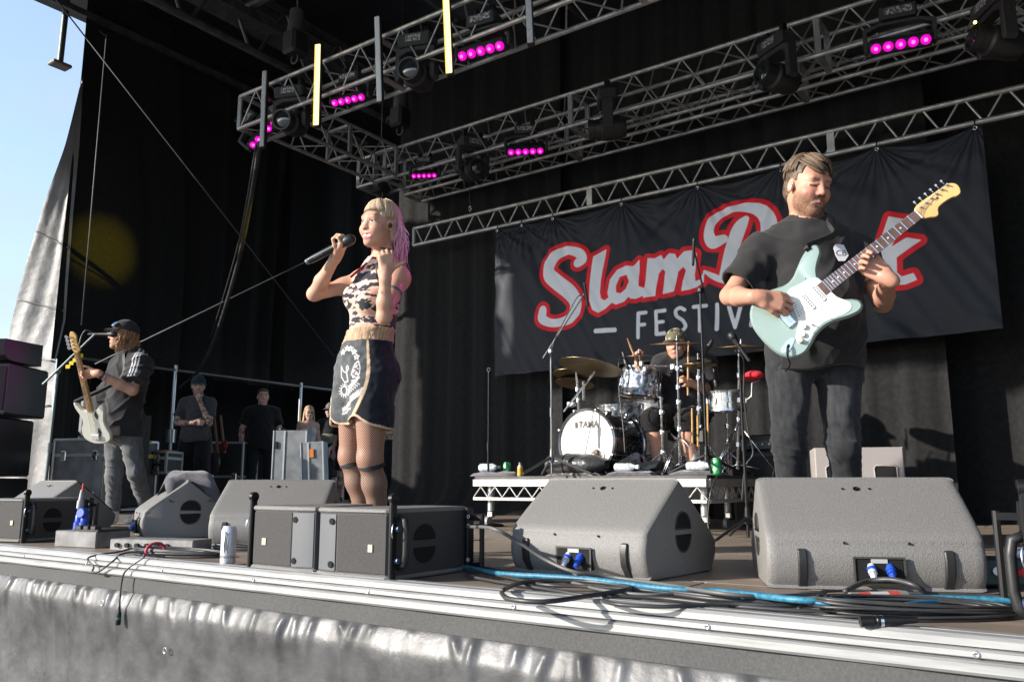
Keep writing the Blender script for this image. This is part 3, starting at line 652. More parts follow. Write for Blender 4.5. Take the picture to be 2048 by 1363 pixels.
FE += strokes([[(1502, 650, 4), (1514, 606, 4)], [(1514, 606, 4), (1530, 646, 4)], [(1507, 634, 3.5), (1524, 632, 3.5)], [(1552, 600, 4), (1553, 642, 4)], [(1553, 642, 4), (1574, 639, 4)], [(1622, 622, 5), (1668, 618, 5)]], ident)
BX0, BX1, BZ0, BZ1 = -5.46, -.475, 1.545, 3.262
NU, NV = 620, 220
gu, gv = np.meshgrid(np.linspace(0, 1, NU + 1), np.linspace(0, 1, NV + 1)); gx = BX0 + gu * (BX1 - BX0); gz = BZ1 + gv * (BZ0 - BZ1)
Q = np.stack([gx.ravel(), gz.ravel()], 1)
def d_strokes(S):
    D = np.full(len(Q), 9.)
    for st_ in S:
        for (ax, az, ar), (bx, bz, br) in zip(st_[:-1], st_[1:]):
            ab = np.array([bx - ax, bz - az]); L2 = ab @ ab + 1e-12; t = np.clip(((Q - (ax, az)) @ ab) / L2, 0, 1)
            D = np.minimum(D, np.hypot(Q[:, 0] - ax - t * ab[0], Q[:, 1] - az - t * ab[1]) - (ar + (br - ar) * t))
    return D
def d_poly(P):
    D = np.full(len(Q), 9.)
    for p in P:
        d = np.full(len(Q), 9.); ins = np.zeros(len(Q), bool)
        for (ax, az), (bx, bz) in zip(p, p[1:] + p[:1]):
            ab = np.array([bx - ax, bz - az]); L2 = ab @ ab + 1e-12; t = np.clip(((Q - (ax, az)) @ ab) / L2, 0, 1)
            d = np.minimum(d, np.hypot(Q[:, 0] - ax - t * ab[0], Q[:, 1] - az - t * ab[1]))
            c = ((az > Q[:, 1]) != (bz > Q[:, 1])) & (Q[:, 0] < (bx - ax) * (Q[:, 1] - az) / (bz - az + 1e-12) + ax); ins ^= c
        D = np.minimum(D, np.where(ins, -d, d))
    return D
dl = np.minimum(d_strokes(WH_S), d_poly(WH_P) - .004); dl = np.maximum(dl, -d_poly(HOLE_P)); RW = .048
red = np.minimum(dl - RW, d_poly(HOLE_P)); red = np.maximum(red, -d_poly(DARK_P)); dl = np.minimum(dl, d_strokes(FE))
hooks = [ony(x, 400, 7.5).x for x in (1000, 1048, 1110, 1247, 1400, 1568, 1764, 1966)]
off = np.zeros(gx.shape); zz = gz.copy(); xx = gx.copy(); dep = BZ1 - gz
hs = sorted(hooks)
for a_, b_ in zip(hs[:-1], hs[1:]):
    m = (gx >= a_) & (gx <= b_); t = (gx - a_) / (b_ - a_); zz -= np.where(m, (b_ - a_) * .06 * 4 * t * (1 - t) * np.exp(-dep / .25), 0)
    off += np.where(m, .05 * (b_ - a_) * np.sin(t * math.pi) * np.exp(-dep / .5) * np.sin(dep * 9 + a_), 0)
for i, hx in enumerate(hs):
    r = np.hypot(gx - hx, dep + .02); th = np.arctan2(gx - hx, dep + .02)
    off += .014 * np.exp(-r / .75) * np.clip(r / .06, 0, 1) * np.sin(th * 11 + i) + .012 * np.exp(-r / .6) * np.sin(th * 23 + 2 * i) * np.clip(r / .1, 0, 1)
P3 = np.stack([gx.ravel() * 1.0 + (gz.ravel()) * .55, gz.ravel() * .35, np.zeros(gx.size)], 1).astype(np.float32)
fn = vnoise(P3 * np.array([5.5, 1.6, 1], np.float32), 1.).reshape(gx.shape); fn2 = vnoise(P3 * np.array([13, 2.2, 1], np.float32), 1., 5.).reshape(gx.shape)
off += .020 * fn * (.4 + .6 * gv) + .012 * fn2 * (.3 + .7 * gv)
hem = np.clip((gv - .86) / .14, 0, 1); P4 = np.stack([gx.ravel() * 9 + gz.ravel() * 6, gz.ravel() * 6, np.zeros(gx.size)], 1).astype(np.float32)
off += .028 * hem * vnoise(P4, 1.).reshape(gx.shape); zz += .012 * hem * vnoise(np.stack([gx.ravel() * 5, np.zeros(gx.size), np.zeros(gx.size)], 1).astype(np.float32)).reshape(gx.shape)
vs = np.stack([xx.ravel(), (YN - off).ravel(), zz.ravel()], 1)
w = NU + 1; q = np.arange(NU * NV); r, c = q // NU, q % NU
bm = bpy.data.materials.new('printed banner cloth'); bm.use_nodes = True; nt = bm.node_tree; bs = nt.nodes['Principled BSDF']; bs.inputs['Roughness'].default_value = .62; bs.inputs['Specular IOR Level'].default_value = .3
def _step(attr):
    a = nt.nodes.new('ShaderNodeAttribute'); a.attribute_name = attr; m = nt.nodes.new('ShaderNodeMapRange'); m.inputs['From Min'].default_value = .004; m.inputs['From Max'].default_value = -.004
    nt.links.new(a.outputs['Fac'], m.inputs['Value']); return m.outputs[0]
m1 = nt.nodes.new('ShaderNodeMix'); m1.data_type = 'RGBA'; m1.inputs['A'].default_value = (.024, .027, .036, 1); m1.inputs['B'].default_value = (.78, .016, .03, 1)
m2 = nt.nodes.new('ShaderNodeMix'); m2.data_type = 'RGBA'; m2.inputs['B'].default_value = (.80, .82, .88, 1)
nt.links.new(_step('dred'), m1.inputs['Factor']); nt.links.new(m1.outputs['Result'], m2.inputs['A']); nt.links.new(_step('dwhite'), m2.inputs['Factor']); nt.links.new(m2.outputs['Result'], bs.inputs['Base Color'])
banner = thing('festival_banner', 'large black banner reading Slam Dunk Festival in white script with red outline', 'banner', (-3, YN, 2.4))
cl = np_mesh('cloth', vs, np.stack([r * w + c, r * w + c + 1, (r + 1) * w + c + 1, (r + 1) * w + c], 1), bm, banner)
for nm, arr in (('dred', red), ('dwhite', dl)):
    at = cl.data.attributes.new(nm, 'FLOAT', 'POINT'); at.data.foreach_set('value', arr.astype(np.float32))
for hx in hs:
    MB().tube([V((hx, YN + .03 + .035 * math.cos(t), 3.285 + .045 * math.sin(t))) for t in np.linspace(0, 6.283, 13)[:-1]], .006, 5, closed=True).build('hook', BLACKM, banner, True)
    MB().tube([V((hx + .014 * math.cos(t), YN - .008, 3.243 + .014 * math.sin(t))) for t in np.linspace(0, 6.283, 13)[:-1]], .004, 5, closed=True).build('eyelet', CHROME, banner, True)
# ================================================================ LOUDSPEAKERS ON THE STAGE FRONT
BOXM = mat('speckled grey speaker paint', (.160, .155, .149), .55, col2=(.205, .199, .192), nscale=260, ndet=2, nlo=.42, nhi=.6, bump=.55, bscale=230, bdist=.004, spec=.5)
BOXS = mat('dark speaker side paint', (.045, .044, .044), .6, bump=.35, bscale=240, bdist=.003)
GRILLE = mat('black speaker grille', (.022, .021, .021), .75, col2=(.050, .048, .047), nscale=420, ndet=1, nlo=.4, nhi=.6, bump=.4, bscale=420, bdist=.002)
HORN = mat('grey waveguide', (.12, .125, .135), .38)
BLUEP = mat('blue plug', (.015, .07, .45), .4)
HOLEM = mat('dark opening', (.004, .004, .004), .9)
def half_round(r, flat_up, k=14, sx=1.):
    """D shape: half disc with rounded corners; flat side up or down"""
    pts = [(r * sx * math.cos(t), r * math.sin(t)) for t in np.linspace(0, math.pi, k)]
    pts = [(x, max(y, .0)) for x, y in pts]; return pts if not flat_up else [(x, -y) for x, y in pts][::-1]
WEDGE_PROF = [(.060, .0), (.030, .012), (.008, .05), (.0, .10), (.010, .145), (.035, .19), (.245, .345), (.265, .354), (.290, .348), (.555, .135), (.575, .10), (.570, .06), (.535, .015), (.50, .0)]
def wedge(label, loc, rz, W=.67, plugs=True, towel=False):
    t = thing('floor_monitor', label, 'loudspeaker', loc, rz, 'wedge monitors along the stage front')
    prof = smooth2(WEDGE_PROF, 3, True)
    # body with rounded side rims
    n = len(prof); cx, cz = .29, .15
    rings = []
    for x, sc in ((-W / 2, .955), (-W / 2 + .004, .975), (-W / 2 + .016, .995), (-W / 2 + .035, 1.), (W / 2 - .035, 1.), (W / 2 - .016, .995), (W / 2 - .004, .975), (W / 2, .955)):
        rings.append([(x, cx + (u - cx) * sc, max(.002, cz + (v - cz) * sc)) for u, v in prof])
    b = MB(); m = len(rings); vs = [p for rr in rings for p in rr]; fs = []
    # leave the pocket open: front quads near the middle are cut by splitting the long span
    for j in range(m - 1):
        for i in range(n): fs.append((j * n + i, (j + 1) * n + i, (j + 1) * n + (i + 1) % n, j * n + (i + 1) % n))
    fs += [tuple(range(n)), tuple((m - 1) * n + i for i in range(n - 1, -1, -1))]
    b.add(vs, fs); body = b.build('cabinet', BOXM, t, 38, world=False)
    # connector pocket
    pk = MB(); pw, ph = .15, .078; 
    pk.box((.01, .012, .066), (pw, .045, ph), bev=.004); po = pk.build('connector_pocket', HOLEM, t, world=False)
    MB().box((.01, -.0115, .098), (.05, .004, .016)).build('label_plate', mat('grey plate', (.4, .4, .4), .5), po, world=False)
    fr = MB(); 
    for (c, d) in (((.01, -.012, .107), (pw + .008, .006, .006)), ((.01 - pw / 2 - .002, -.012, .066), (.006, .006, ph)), ((.01 + pw / 2 + .002, -.012, .066), (.006, .006, ph))): fr.box(c, d)
    fr.build('pocket_rim', BOXS, t, world=False)
    if plugs:
        for e in (-.025, .032):
            pl = MB(); pl.cyl((.01 + e, -.005, .082), (.01 + e, -.030, .058), .012, .014, 10).cyl((.01 + e, -.030, .058), (.01 + e, -.045, .040), .011, .009, 8)
            po2 = pl.build('plug', BLUEP if e > 0 else mat('pale plug', (.5, .52, .58), .5), t, 40, world=False)
            MB().lathe([(.0155, 0), (.0155, .010)], (.01 + e, -.014, .0735), (0, -.72, -.69), 10).build('plug_ring', BLUEP, po2, 40, world=False)
    # skids
    for e in (-.225, .225):
        s = MB(); pr = [(.095, .004), (.028, .006), (-.006, .05), (-.013, .10), (-.006, .128), (.004, .132), (.012, .10), (.012, .05), (.05, .018)]
        s.bprism(pr, e - .015, e + .015, .004, lambda u, v, w: (w, u, v)); s.build('skid', BLACKP, t, 30, world=False)
    # grille facing the performer, with its visible top strip
    s = MB(); nrm = V((0, .213, .265)).normalized(); a0, a1 = V((0, .282, .3555)), V((0, .556, .136))
    s.M = Matrix.Translation((a0 + a1) / 2 + nrm * .002) @ Matrix((V((1, 0, 0)), (a1 - a0).normalized(), nrm)).transposed().to_4x4()
    s.box((0, 0, 0), (W - .05, (a1 - a0).length - .01, .016), bev=.004); s.build('grille', GRILLE, t, world=False)
    # side handle openings (two D shaped recesses) both ends
    for sg in (-1, 1):
        for up in (0, 1):
            o = [(.29 + u, (.175 if up else .150) + v) for u, v in half_round(.062, not up, 14, 1.0)]
            MB().prism(o, sg * (W / 2 - .01), sg * (W / 2 + .0015), lambda u, v, w: (w, u, v)).build('handle_opening', HOLEM, t, world=False)
            rim = MB().tube([(sg * (W / 2 + .001), u, v) for u, v in o], .0035, 5, closed=True); rim.build('handle_rim', BOXS, t, True, world=False)
    # threaded inserts on the audience side
    sn = V((0, -.155, .21)).normalized()
    for e, rr in ((0, .011), (-.045, .004), (.045, .004)):
        u = .86; p = V((e, .035 + (.245 - .035) * u, .19 + (.345 - .19) * u)) + V((0, -.59, .807)) * .0015
        MB().lathe([(rr, 0), (rr, .003), (rr * .6, .003), (rr * .55, .0005)], p, (0, -.59, .807), 12).build('insert', BLACKM, t, 40, world=False)
    for e in (-.09, .11): MB().cyl((e, .012, .150), (e, .004, .153), .004, n=8).build('screw', HOLEM, t, world=False)
    return t
_wc = (onz(1025, 1140) + onz(1292, 1160)) / 2
wC = wedge('grey wedge monitor in the middle, showing its dark right side with two D holes', (-1.635, 2.735, 0), R(-4), .62)
wR = wedge('grey wedge monitor in front of the guitarist facing the viewer squarely', (-.61, 2.93, 0), R(24), .675)
wedge('grey wedge monitor behind the two front speakers, left of the singer', (-3.80, 3.03, 0), R(33), .64)
wedge('grey wedge monitor with a dark towel on top, turned sideways', (-5.17, 3.09, 0), R(-26), .60)
wedge('grey wedge monitor at the left edge of the picture, partly hidden', (-6.45, 2.92, 0), R(-4), .66)
# front fill loudspeakers
def front_fill(label, loc, rz, mirror=False, W=.375, H=.255, D=.46, grp='front fill speakers'):
    t = thing('front_fill_speaker', label, 'loudspeaker', loc, rz, grp); sg = -1 if mirror else 1
    # plan: front edge at y=0 from -W/2..W/2, the inner side (waveguide) towards -x*sg
    pl_ = [(-W / 2, .012), (-W / 2 + .008, 0), (-W / 2 + .09, -.018), (-W / 2 + .12, -.012), (W / 2 - .01, .004), (W / 2, .014), (W / 2 - .02, D), (-W / 2 + .13, D)]
    pl_ = [(u * sg, v) for u, v in pl_]
    b = MB()
    b.bprism(pl_, .004, .022, .005); b.build('rim_panel', BOXM, t, 30, world=False); MB().bprism(pl_, H - .018, H, .005).build('rim_panel', BOXM, t, 30, world=False)
    inn = [(u * .985, v + (.008 if v < .1 else -.006)) for u, v in pl_]
    MB().prism(inn, .02, H - .016, lambda u, v, w: (u, v, w)).build('cabinet', BOXS, t, world=False)
    x0, x1 = -W / 2 + .128, W / 2 - .012; g = MB(); 
    g.bprism([(x0 * sg, -.006), (x1 * sg, .010), (x1 * sg, .03), (x0 * sg, .03)], .026, H - .022, .003); gr = g.build('grille', GRILLE, t, world=False)
    MB().box(((x1 - .07) * sg, .004, .115), (.022, .006, .026)).build('maker_plate', mat('gold plate', (.55, .48, .33), .4, .4), gr, world=False)
    wv = MB(); o = [(-W / 2 + .016, .004), (-W / 2 + .09, -.013), (-W / 2 + .118, -.008), (-W / 2 + .118, .03), (-W / 2 + .016, .03)]
    wv.prism([(u * sg, v) for u, v in o], .028, H - .024); wo = wv.build('waveguide', HORN, t, 30, world=False)
    for z in (.05, H - .05): MB().lathe([(.012, 0), (.012, .003)], ((-W / 2 + .100) * sg, -.0125, z), (0, -1, 0), 14).build('bolt_hole', HOLEM, wo, world=False)
    # rigging bar with ears on the outer side
    xo = (W / 2 + .012) * sg
    r_ = MB(); r_.box((xo, .02, H / 2 + .01), (.016, .03, H + .05), bev=.004); r_.lathe([(.02, -.008), (.02, .008)], (xo, .02, H + .035), (1, 0, 0), 14); r_.build('rigging_bar', BLACKM, t, 30, world=False)
    h = MB(); h.tube([(xo + .004 * sg, .05, .05), (xo + .030 * sg, .05, .062), (xo + .036 * sg, .05, .10), (xo + .036 * sg, .05, .18), (xo + .030 * sg, .05, .215), (xo + .004 * sg, .05, .225)], .013, 8); h.build('grab_handle', BLACKP, t, True, world=False)
    c = MB(); c.tube(smooth_pts([(xo, .035, .20), (xo + .012 * sg, .01, .205), (xo + .015 * sg, 0, .17), (xo + .008 * sg, .015, .15)], 5), .0025, 5); c.build('safety_wire', CHROME, t, True, world=False)
    for z in (.075, .185): MB().cyl((xo + .008 * sg, .03, z), (xo + .022 * sg, .03, z), .010, n=8).build('locking_pin', mat('blue steel', (.10, .13, .22), .4, .6), t, 40, world=False)
    # D handle recesses on the outer side
    for up in (0, 1):
        o = [(.21 + u, (.138 if up else .112) + v) for u, v in half_round(.058, not up, 14, 1.05)]
        xs_ = lambda v: (W / 2 - .02 * (v / D) - .003) * sg
        MB().prism(o, 0, 1, lambda u, v, w: (xs_(u) * (1 if w == 0 else 1) + (.005 * sg if w else -.01 * sg), u, v)).build('handle_opening', HOLEM, t, world=False)
    # rear connector plate
    rp = MB(); rp.box((xo - .012 * sg, D - .005, H / 2), (.02, .04, H - .005), bev=.003); rp.cyl((xo + .05 * sg, D + .0, .01), (xo + .05 * sg, D, H - .03), .010, n=8); rp.box((xo + .02 * sg, D, H - .045), (.06, .02, .02)).box((xo + .02 * sg, D, .03), (.06, .02, .02)); rp.build('rear_rigging', BLACKM, t, 30, world=False)
    for k, z in enumerate((H - .04, H - .075, .05) if H < .28 else ()): MB().tube([(xo + .0 * sg, D - .026, z) + V((.0, 0, 0)) if False else V((xo + .0005 * sg + .006 * math.cos(a), D - .0255, z + .006 * math.sin(a))) for a in np.linspace(0, 6.28, 11)[:-1]], .0015, 4, closed=True).build('angle_mark', mat('pale mark', (.7, .7, .65), .6), t, world=False)
    return t
front_fill('right of the two front speakers, with gold plate and dark tapered side', (-2.255, 2.185, 0), R(-2))
front_fill('left of the two front speakers in the middle, beside the drink can', (-2.65, 2.20, 0), R(2), True)
front_fill('front speaker at the left edge of the picture with its tapered side showing', (-5.36, 2.34, 0), R(10))
front_fill('front speaker at the right edge of the picture, only its rigging bar showing', (.062, 2.25, 0), R(6), True, H=.30)
# left PA stack
t = None
FAB = mat('black speaker cloth', (.016, .016, .018), .8, bump=.3, bscale=260, bdist=.002)
def pa_box(label, corners, z0, z1, plate, dark=FAB):
    """corners: plan polygon"""
    t = thing('pa_speaker', label, 'loudspeaker', (corners[0][0], corners[0][1], z0), 0, 'black PA speakers stacked at the left')
    MB().bprism(corners, z0, z1, .02).build('cabinet', BLACKP, t, 30)
    a, b = V((*corners[0], 0)), V((*corners[1], 0)); d = (b - a); n = V((d.y, -d.x, 0)).normalized(); 
    for (f0, f1) in ((.03, .97),):
        c = a.lerp(b, .5) + n * .006 + V((0, 0, (z0 + z1) / 2)); M = Matrix((d.normalized(), -n, V((0, 0, 1)))).transposed(); MB().box(c, (d.length * .94, .02, z1 - z0 - .08), M, bev=.006).build('grille', FAB, t)
    for fz in plate:
        c = a.lerp(b, fz[0]) + n * .02 + V((0, 0, z0 + (z1 - z0) * fz[1])); MB().box(c, (.045, .006, .045), M).build('maker_plate', mat('gold plate', (.55, .48, .33), .4, .4), t)
    return t
A_, B_ = onz(-60, 1012), onz(84, 1012); A_ = V((-10.35, 3.80, 0)); B_ = V((-9.80, 4.10, 0)); dd = V((-.55, .82, 0)).normalized() * .75
cn = lambda s0, s1: [tuple((A_.lerp(B_, s0)).xy), tuple((A_.lerp(B_, s1)).xy), tuple((A_.lerp(B_, s1) + dd).xy), tuple((A_.lerp(B_, s0) + dd).xy)]
pa_box('bottom black PA speaker with a small gold plate, behind the left wedge', cn(-.9, 1.0), -.12, .40, [(.74, .93)])
pa_box('middle black PA speaker of the left stack', cn(-.9, 1.0), .42, 1.07, [(.78, .88)])
pa_box('top right black PA speaker lit by a magenta streak', cn(.30, 1.0 + .20), 1.09, 1.66, [(.72, .14)])
pa_box('top left black PA speaker at the very edge of the picture', cn(-.55, .27), 1.09, 1.66, [])
def pa_top(label, s0, s1, z0, z1):
    t = thing('pa_speaker', label, 'loudspeaker', (A_.x, A_.y, z0), 0, 'black PA speakers stacked at the left')
    a, b = A_.lerp(B_, s0), A_.lerp(B_, s1); n = V(((b - a).y, -(b - a).x, 0)).normalized()
    pr = [(-.06, z0), (.03, z0 + .01), (.10, z0 + .05), (.13, z0 + .14), (.10, z1 - .02), (-.5, z1), (-.5, z0)]
    MB().prism(pr, 0, 1, lambda u, v, w: a.lerp(b, w) + n * u + V((0, 0, v))).build('cabinet', BLACKP, t, 30); return t
pa_top('rounded black speaker top on the right of the left stack', .30, 1.22, 1.68, 1.93); pa_top('rounded black speaker top at the left picture edge', -.55, .27, 1.70, 1.96)
# unseen line array added outside the frame to shade the back cloth
t = thing('shade_line_array', 'unseen black line array added left of the stage to shade the back cloth', 'line array', (-11.3, 1.2, 2.3))
for k in range(11): MB().box((-11.3, 1.2 - .02 * k * (8 - k), 2.5 + k * .38), (1.5, .55, .36), rotM(R(-20), R(4 - k)), bev=.03).build('array_box', BLACKP, t)
# amp cabinet behind the guitarist (pale speaker on its side) and bass amp by the drums
t = thing('side_fill_cabinet', 'pale grey speaker cabinet lying behind the guitarist legs', 'loudspeaker', (-1.15, 5.0, 0))
CABM = mat('pale textured cabinet', (.30, .275, .265), .6, bump=.35, bscale=200, bdist=.003)
p0, p1 = ony(1628, 895, 5.0), ony(1806, 888, 5.15); d = (V((p1.x, p1.y, 0)) - V((p0.x, p0.y, 0))); L = d.length; dn = d.normalized(); n = V((-dn.y, dn.x, 0)); zt = p0.z
P_ = lambda u, v, w: V((p0.x, p0.y, 0)) + dn * u + n * w + V((0, 0, v))
MB().bprism([(0, .0), (L, .0), (L, zt), (0, zt)], 0, .50, .01, P_).build('cabinet', CABM, t, 30)
for u in (.12, L - .10):
    z = zt - .16; fr = [(u + .06 * a, z + .055 * b) for a, b in ((-1, -.8), (-.8, -1), (.8, -1), (1, -.8), (1, .8), (.8, 1), (-.8, 1), (-1, .8))]
    MB().prism(fr, -.002, .02, P_).build('handle_opening', HOLEM, t); MB().tube([P_(a, b, -.002) for a, b in fr], .006, 5, closed=True).build('handle_rim', CABM, t, True)
# small things on the deck front ------------------------------------------------------
def lathe_thing(name, label, cat, p, prof, m, grp=None, n=20):
    return None
canm = mat('white drink can', (.72, .73, .75), .32, .35, col2=(.62, .63, .66), nscale=40)
p = onz(455, 1129); t = thing('drink_can', 'tall white energy drink can standing at the stage edge', 'can', p)
MB().lathe([(.024, 0), (.027, .003), (.0325, .012), (.0325, .145), (.027, .158), (.0265, .163), (.024, .163)], p, (0, 0, 1), 26).build('body', canm, t, 35)
MB().lathe([(.0245, .1605), (.0245, .1615)], p, (0, 0, 1), 20).build('lid', CHROME, t)
CANB = _p = None
cdir = V((-p.x, -p.y, 0)).normalized(); cs = V((-cdir.y, cdir.x, 0))
def on_can(a, z, r=.0330): return p + (cdir * math.cos(a) + cs * math.sin(a)) * r + V((0, 0, z))
ink = mat('dark grey print', (.10, .10, .12), .5)
for k, (a0, zb) in enumerate(((-.52, .055), (-.30, .062), (-.08, .050))):
    MB().tube([on_can(a0 + .05 * math.sin(j), .135 - (.135 - zb) * j / 7) for j in range(8)], [.0012 + .0016 * math.sin(3.1 * (j + .5) / 8) for j in range(8)], 4).build('claw_mark', ink, t, True)
MB().tube([on_can(a, .134 + .006 * math.sin(a * 9)) for a in np.linspace(-.6, .02, 8)], .002, 4).build('claw_mark', ink, t, True)
def text_mesh(s, size, name, m, parent, place, ext=.0005, shear=0., bold=0.):
    cu = bpy.data.curves.new(name, 'FONT'); cu.body = s; cu.size = size; cu.extrude = 0; cu.align_x = 'CENTER'; cu.align_y = 'CENTER'; cu.shear = shear; cu.offset = bold
    ob = bpy.data.objects.new(name, cu); COL.objects.link(ob); dg = bpy.context.evaluated_depsgraph_get(); me = bpy.data.meshes.new_from_object(ob.evaluated_get(dg)); bpy.data.objects.remove(ob)
    for v in me.vertices: v.co = place(v.co.x, v.co.y)
    me.update(); return link(name, me, m, parent)
text_mesh('MONSTER', .0165, 'lettering', ink, t, lambda u, v: on_can(-.12 + u / .033, .034 + v, .0334))
text_mesh('ULTRA', .008, 'lettering', mat('pale blue print', (.4, .55, .62), .5), t, lambda u, v: on_can(-.12 + u / .033, .022 + v, .0334))
# power distribution box with blue plugs
p = (onz(130, 1092) + onz(255, 1094)) / 2; p.z = 0
t = thing('power_box', 'scuffed grey metal power box with blue plugs behind the left speaker', 'power box', (-4.52, 2.50, 0), R(0))
scuff = mat('scuffed grey paint', (.22, .22, .225), .5, .2, col2=(.10, .10, .105), nscale=9, ndet=8)
b = MB(); b.M = Matrix.Translation((-4.60, 2.50, 0)) @ Matrix.Rotation(R(10), 4, 'Z') @ Matrix.Diagonal((.82, .85, .80, 1)); b.box((0, 0, .055), (.40, .26, .11), bev=.006); b.build('box', scuff, t)
b2 = MB(); b2.M = b.M; b2.box((.08, .0, .116), (.24, .24, .012), bev=.003); b2.build('lid_panel', BLACKP, t)
for k in range(3):
    b2 = MB(); b2.M = b.M; b2.box((.0 + k * .07, -.09, .132), (.05, .05, .03), bev=.005); b2.build('socket', BLACKP, t)
for k, (e, h) in enumerate(((-.155, .16), (-.10, .11))):
    b2 = MB(); b2.M = b.M; b2.lathe([(.032, 0), (.032, .05), (.026, .055), (.026, .10), (.018, .115), (.018, .15)], (e, .0, .108), (0, .05, 1), 14); o = b2.build('plug', BLUEP, t, 35)
b2 = MB(); b2.M = b.M; b2.lathe([(.036, 0), (.036, .014), (.03, .02)], (-.085, -.03, .225), (.15, -1, .1), 16); b2.build('plug_cap', BLUEP, t, 35)
b2 = MB(); b2.M = b.M; b2.lathe([(.022, 0), (.022, .05), (.016, .06), (.012, .11), (.009, .13)], (-.155, 0, .255), (0, .05, 1), 12); b2.build('cable_gland', mat('grey gland', (.3, .3, .32), .5), t, 35)
b2 = MB(); b2.M = b.M; b2.cyl((-.15, .006, .37), (-.148, .008, .43), .007, n=8); b2.build('red_tip', mat('red tip', (.5, .05, .03), .5), t, 40)
# spray bottle beside it
p = onz(172, 1072); t = thing('white_bottle', 'white plastic bottle behind the blue plugs', 'bottle', p)
MB().lathe([(.03, 0), (.034, .01), (.034, .10), (.028, .125), (.012, .14)], p, (0, 0, 1), 16).build('body', mat('white plastic', (.72, .73, .76), .4), t, 40); MB().lathe([(.014, .14), (.02, .155), (.02, .19), (.01, .2)], p, (0, 0, 1), 12).build('cap', BLACKP, t, 40)
# towel on the left wedge
tw = mat('dark towel', (.055, .05, .065), .95, sheen=.5, bump=.9, bscale=160, bdist=.006, col2=(.09, .085, .10), nscale=30)
def towel(label, c, sx, sy, rz, hgt, seed, m=tw, drape_=0.):
    c = V(c); M = Matrix.Rotation(rz, 3, 'Z')
    def f(u, v):
        x, y = (u - .5) * sx, (v - .5) * sy; r = (abs(2 * u - 1) ** 6 + abs(2 * v - 1) ** 6); z = hgt * max(0, 1 - r) ** .5
        n = np.array([[x * 14 + seed, y * 14, seed * .7]], np.float32); z += hgt * .35 * float(vnoise(n)[0]) * (z > 0.2 * hgt)
        return c + M @ V((x * (1 + .12 * math.sin(v * 5 + seed)), y * (1 + .1 * math.sin(u * 6 + seed)), max(0.002, z) - drape_ * abs(2 * u - 1) ** 2))
    return tag(MB().grid(28, 20, f).build('towel', m, None, True), label, 'towel')
towel('dark grey towel draped over the top of the sideways wedge', (-4.98, 3.32, .345), .46, .30, R(-20), .075, 3, drape_=.12)
# cables -------------------------------------------------------------------
def wob(pts, amp, seed, z0):
    rs = random.Random(seed); return [V((p[0] + rs.uniform(-amp, amp), p[1] + rs.uniform(-amp, amp), z0 if len(p) < 3 else p[2])) for p in pts]
def px_path(pp, z): return [onz(x, y, z if len(q) == 0 else q[0]) for x, y, *q in pp]
BLUEC = mat('blue cable', (.015, .12, .21), .5, col2=(.04, .20, .30), nscale=60, nlo=.4, nhi=.6)
GREYC = mat('grey cable', (.12, .12, .115), .5)
cable('blue_cable', 'bright blue thick cable running along the stage front to the right', 'cable', px_path([(925, 1132, .02), (1000, 1146, .025), (1100, 1152, .03), (1200, 1160, .03), (1330, 1176, .03), (1450, 1183, .03), (1600, 1199, .04), (1700, 1201, .03), (1800, 1196, .03), (1900, 1196, .03), (2060, 1202, .03)], 0), .0095, BLUEC, n=8)
cable('blue_cable', 'thinner blue cable beside the thick one near the right speaker', 'cable', px_path([(1500, 1186, .03), (1640, 1205, .035), (1760, 1212, .03), (1860, 1203, .03), (1960, 1205, .02), (2060, 1210, .02)], 0), .006, mat('deep blue cable', (.01, .16, .30), .5))
cable('speaker_cable', 'grey cable sagging from the front speaker across the middle wedge', 'cable', [onx(935, 1053, -2.0), onz(985, 1056, .19), onz(1040, 1085, .14), onz(1090, 1118, .085), onz(1150, 1143, .05), onz(1230, 1154, .03), onz(1330, 1168, .03), onz(1430, 1184, .04), onz(1530, 1192, .03), onz(1650, 1185, .02)], .0065, GREYC)
for k, (pp, lab) in enumerate([
    ([(930, 1150), (1000, 1163), (1080, 1175), (1180, 1190), (1320, 1195), (1480, 1212), (1650, 1222), (1750, 1215)], 'black cable on the deck, lowest of the run under the wedges'),
    ([(930, 1138), (1010, 1152), (1085, 1168), (1170, 1172), (1300, 1180), (1420, 1196), (1560, 1205), (1700, 1215), (1850, 1222)], 'black cable weaving under the blue cable by the middle wedge'),
    ([(1005, 1180), (1040, 1165), (1110, 1160), (1190, 1163), (1260, 1175), (1180, 1190), (1090, 1202), (1020, 1197), (1003, 1185)], 'black cable loop lying in front of the middle wedge'),
    ([(1205, 1195), (1215, 1186), (1290, 1178), (1380, 1180), (1460, 1195), (1560, 1205), (1600, 1215)], 'short black cable bend right of the cable loop'),
    ([(1205, 1200), (1240, 1208), (1330, 1212), (1450, 1207), (1560, 1210), (1700, 1205), (1850, 1190), (2000, 1190)], 'black cable crossing towards the right wedge'),
    ([(1600, 1186), (1700, 1180), (1850, 1186), (1960, 1190), (2060, 1196)], 'thin black cable running close along the right wedge'),
    ([(1690, 1182, .04), (1730, 1163, .05), (1780, 1158, .06), (1830, 1170, .05), (1855, 1190, .02)], 'thick black cable arching from the right wedge plugs'),
    ([(1090, 1158), (1150, 1165), (1200, 1178), (1290, 1188), (1380, 1186), (1500, 1196)], 'grey black cable between blue cable and cable loop'),
    ([(940, 1128), (1000, 1140), (1050, 1150), (1130, 1157), (1240, 1164), (1360, 1184), (1480, 1196)], 'black cable hugging the blue cable on its left stretch')]):
    cable('deck_cable', lab, 'cable', [onz(q[0], q[1], (q[2] if len(q) > 2 else .012 + .006 * (k % 3))) for q in pp], [.006, .0065, .0075, .007, .006, .0045, .008, .005, .0055][k], RUBBER if k % 4 != 3 else GREYC)
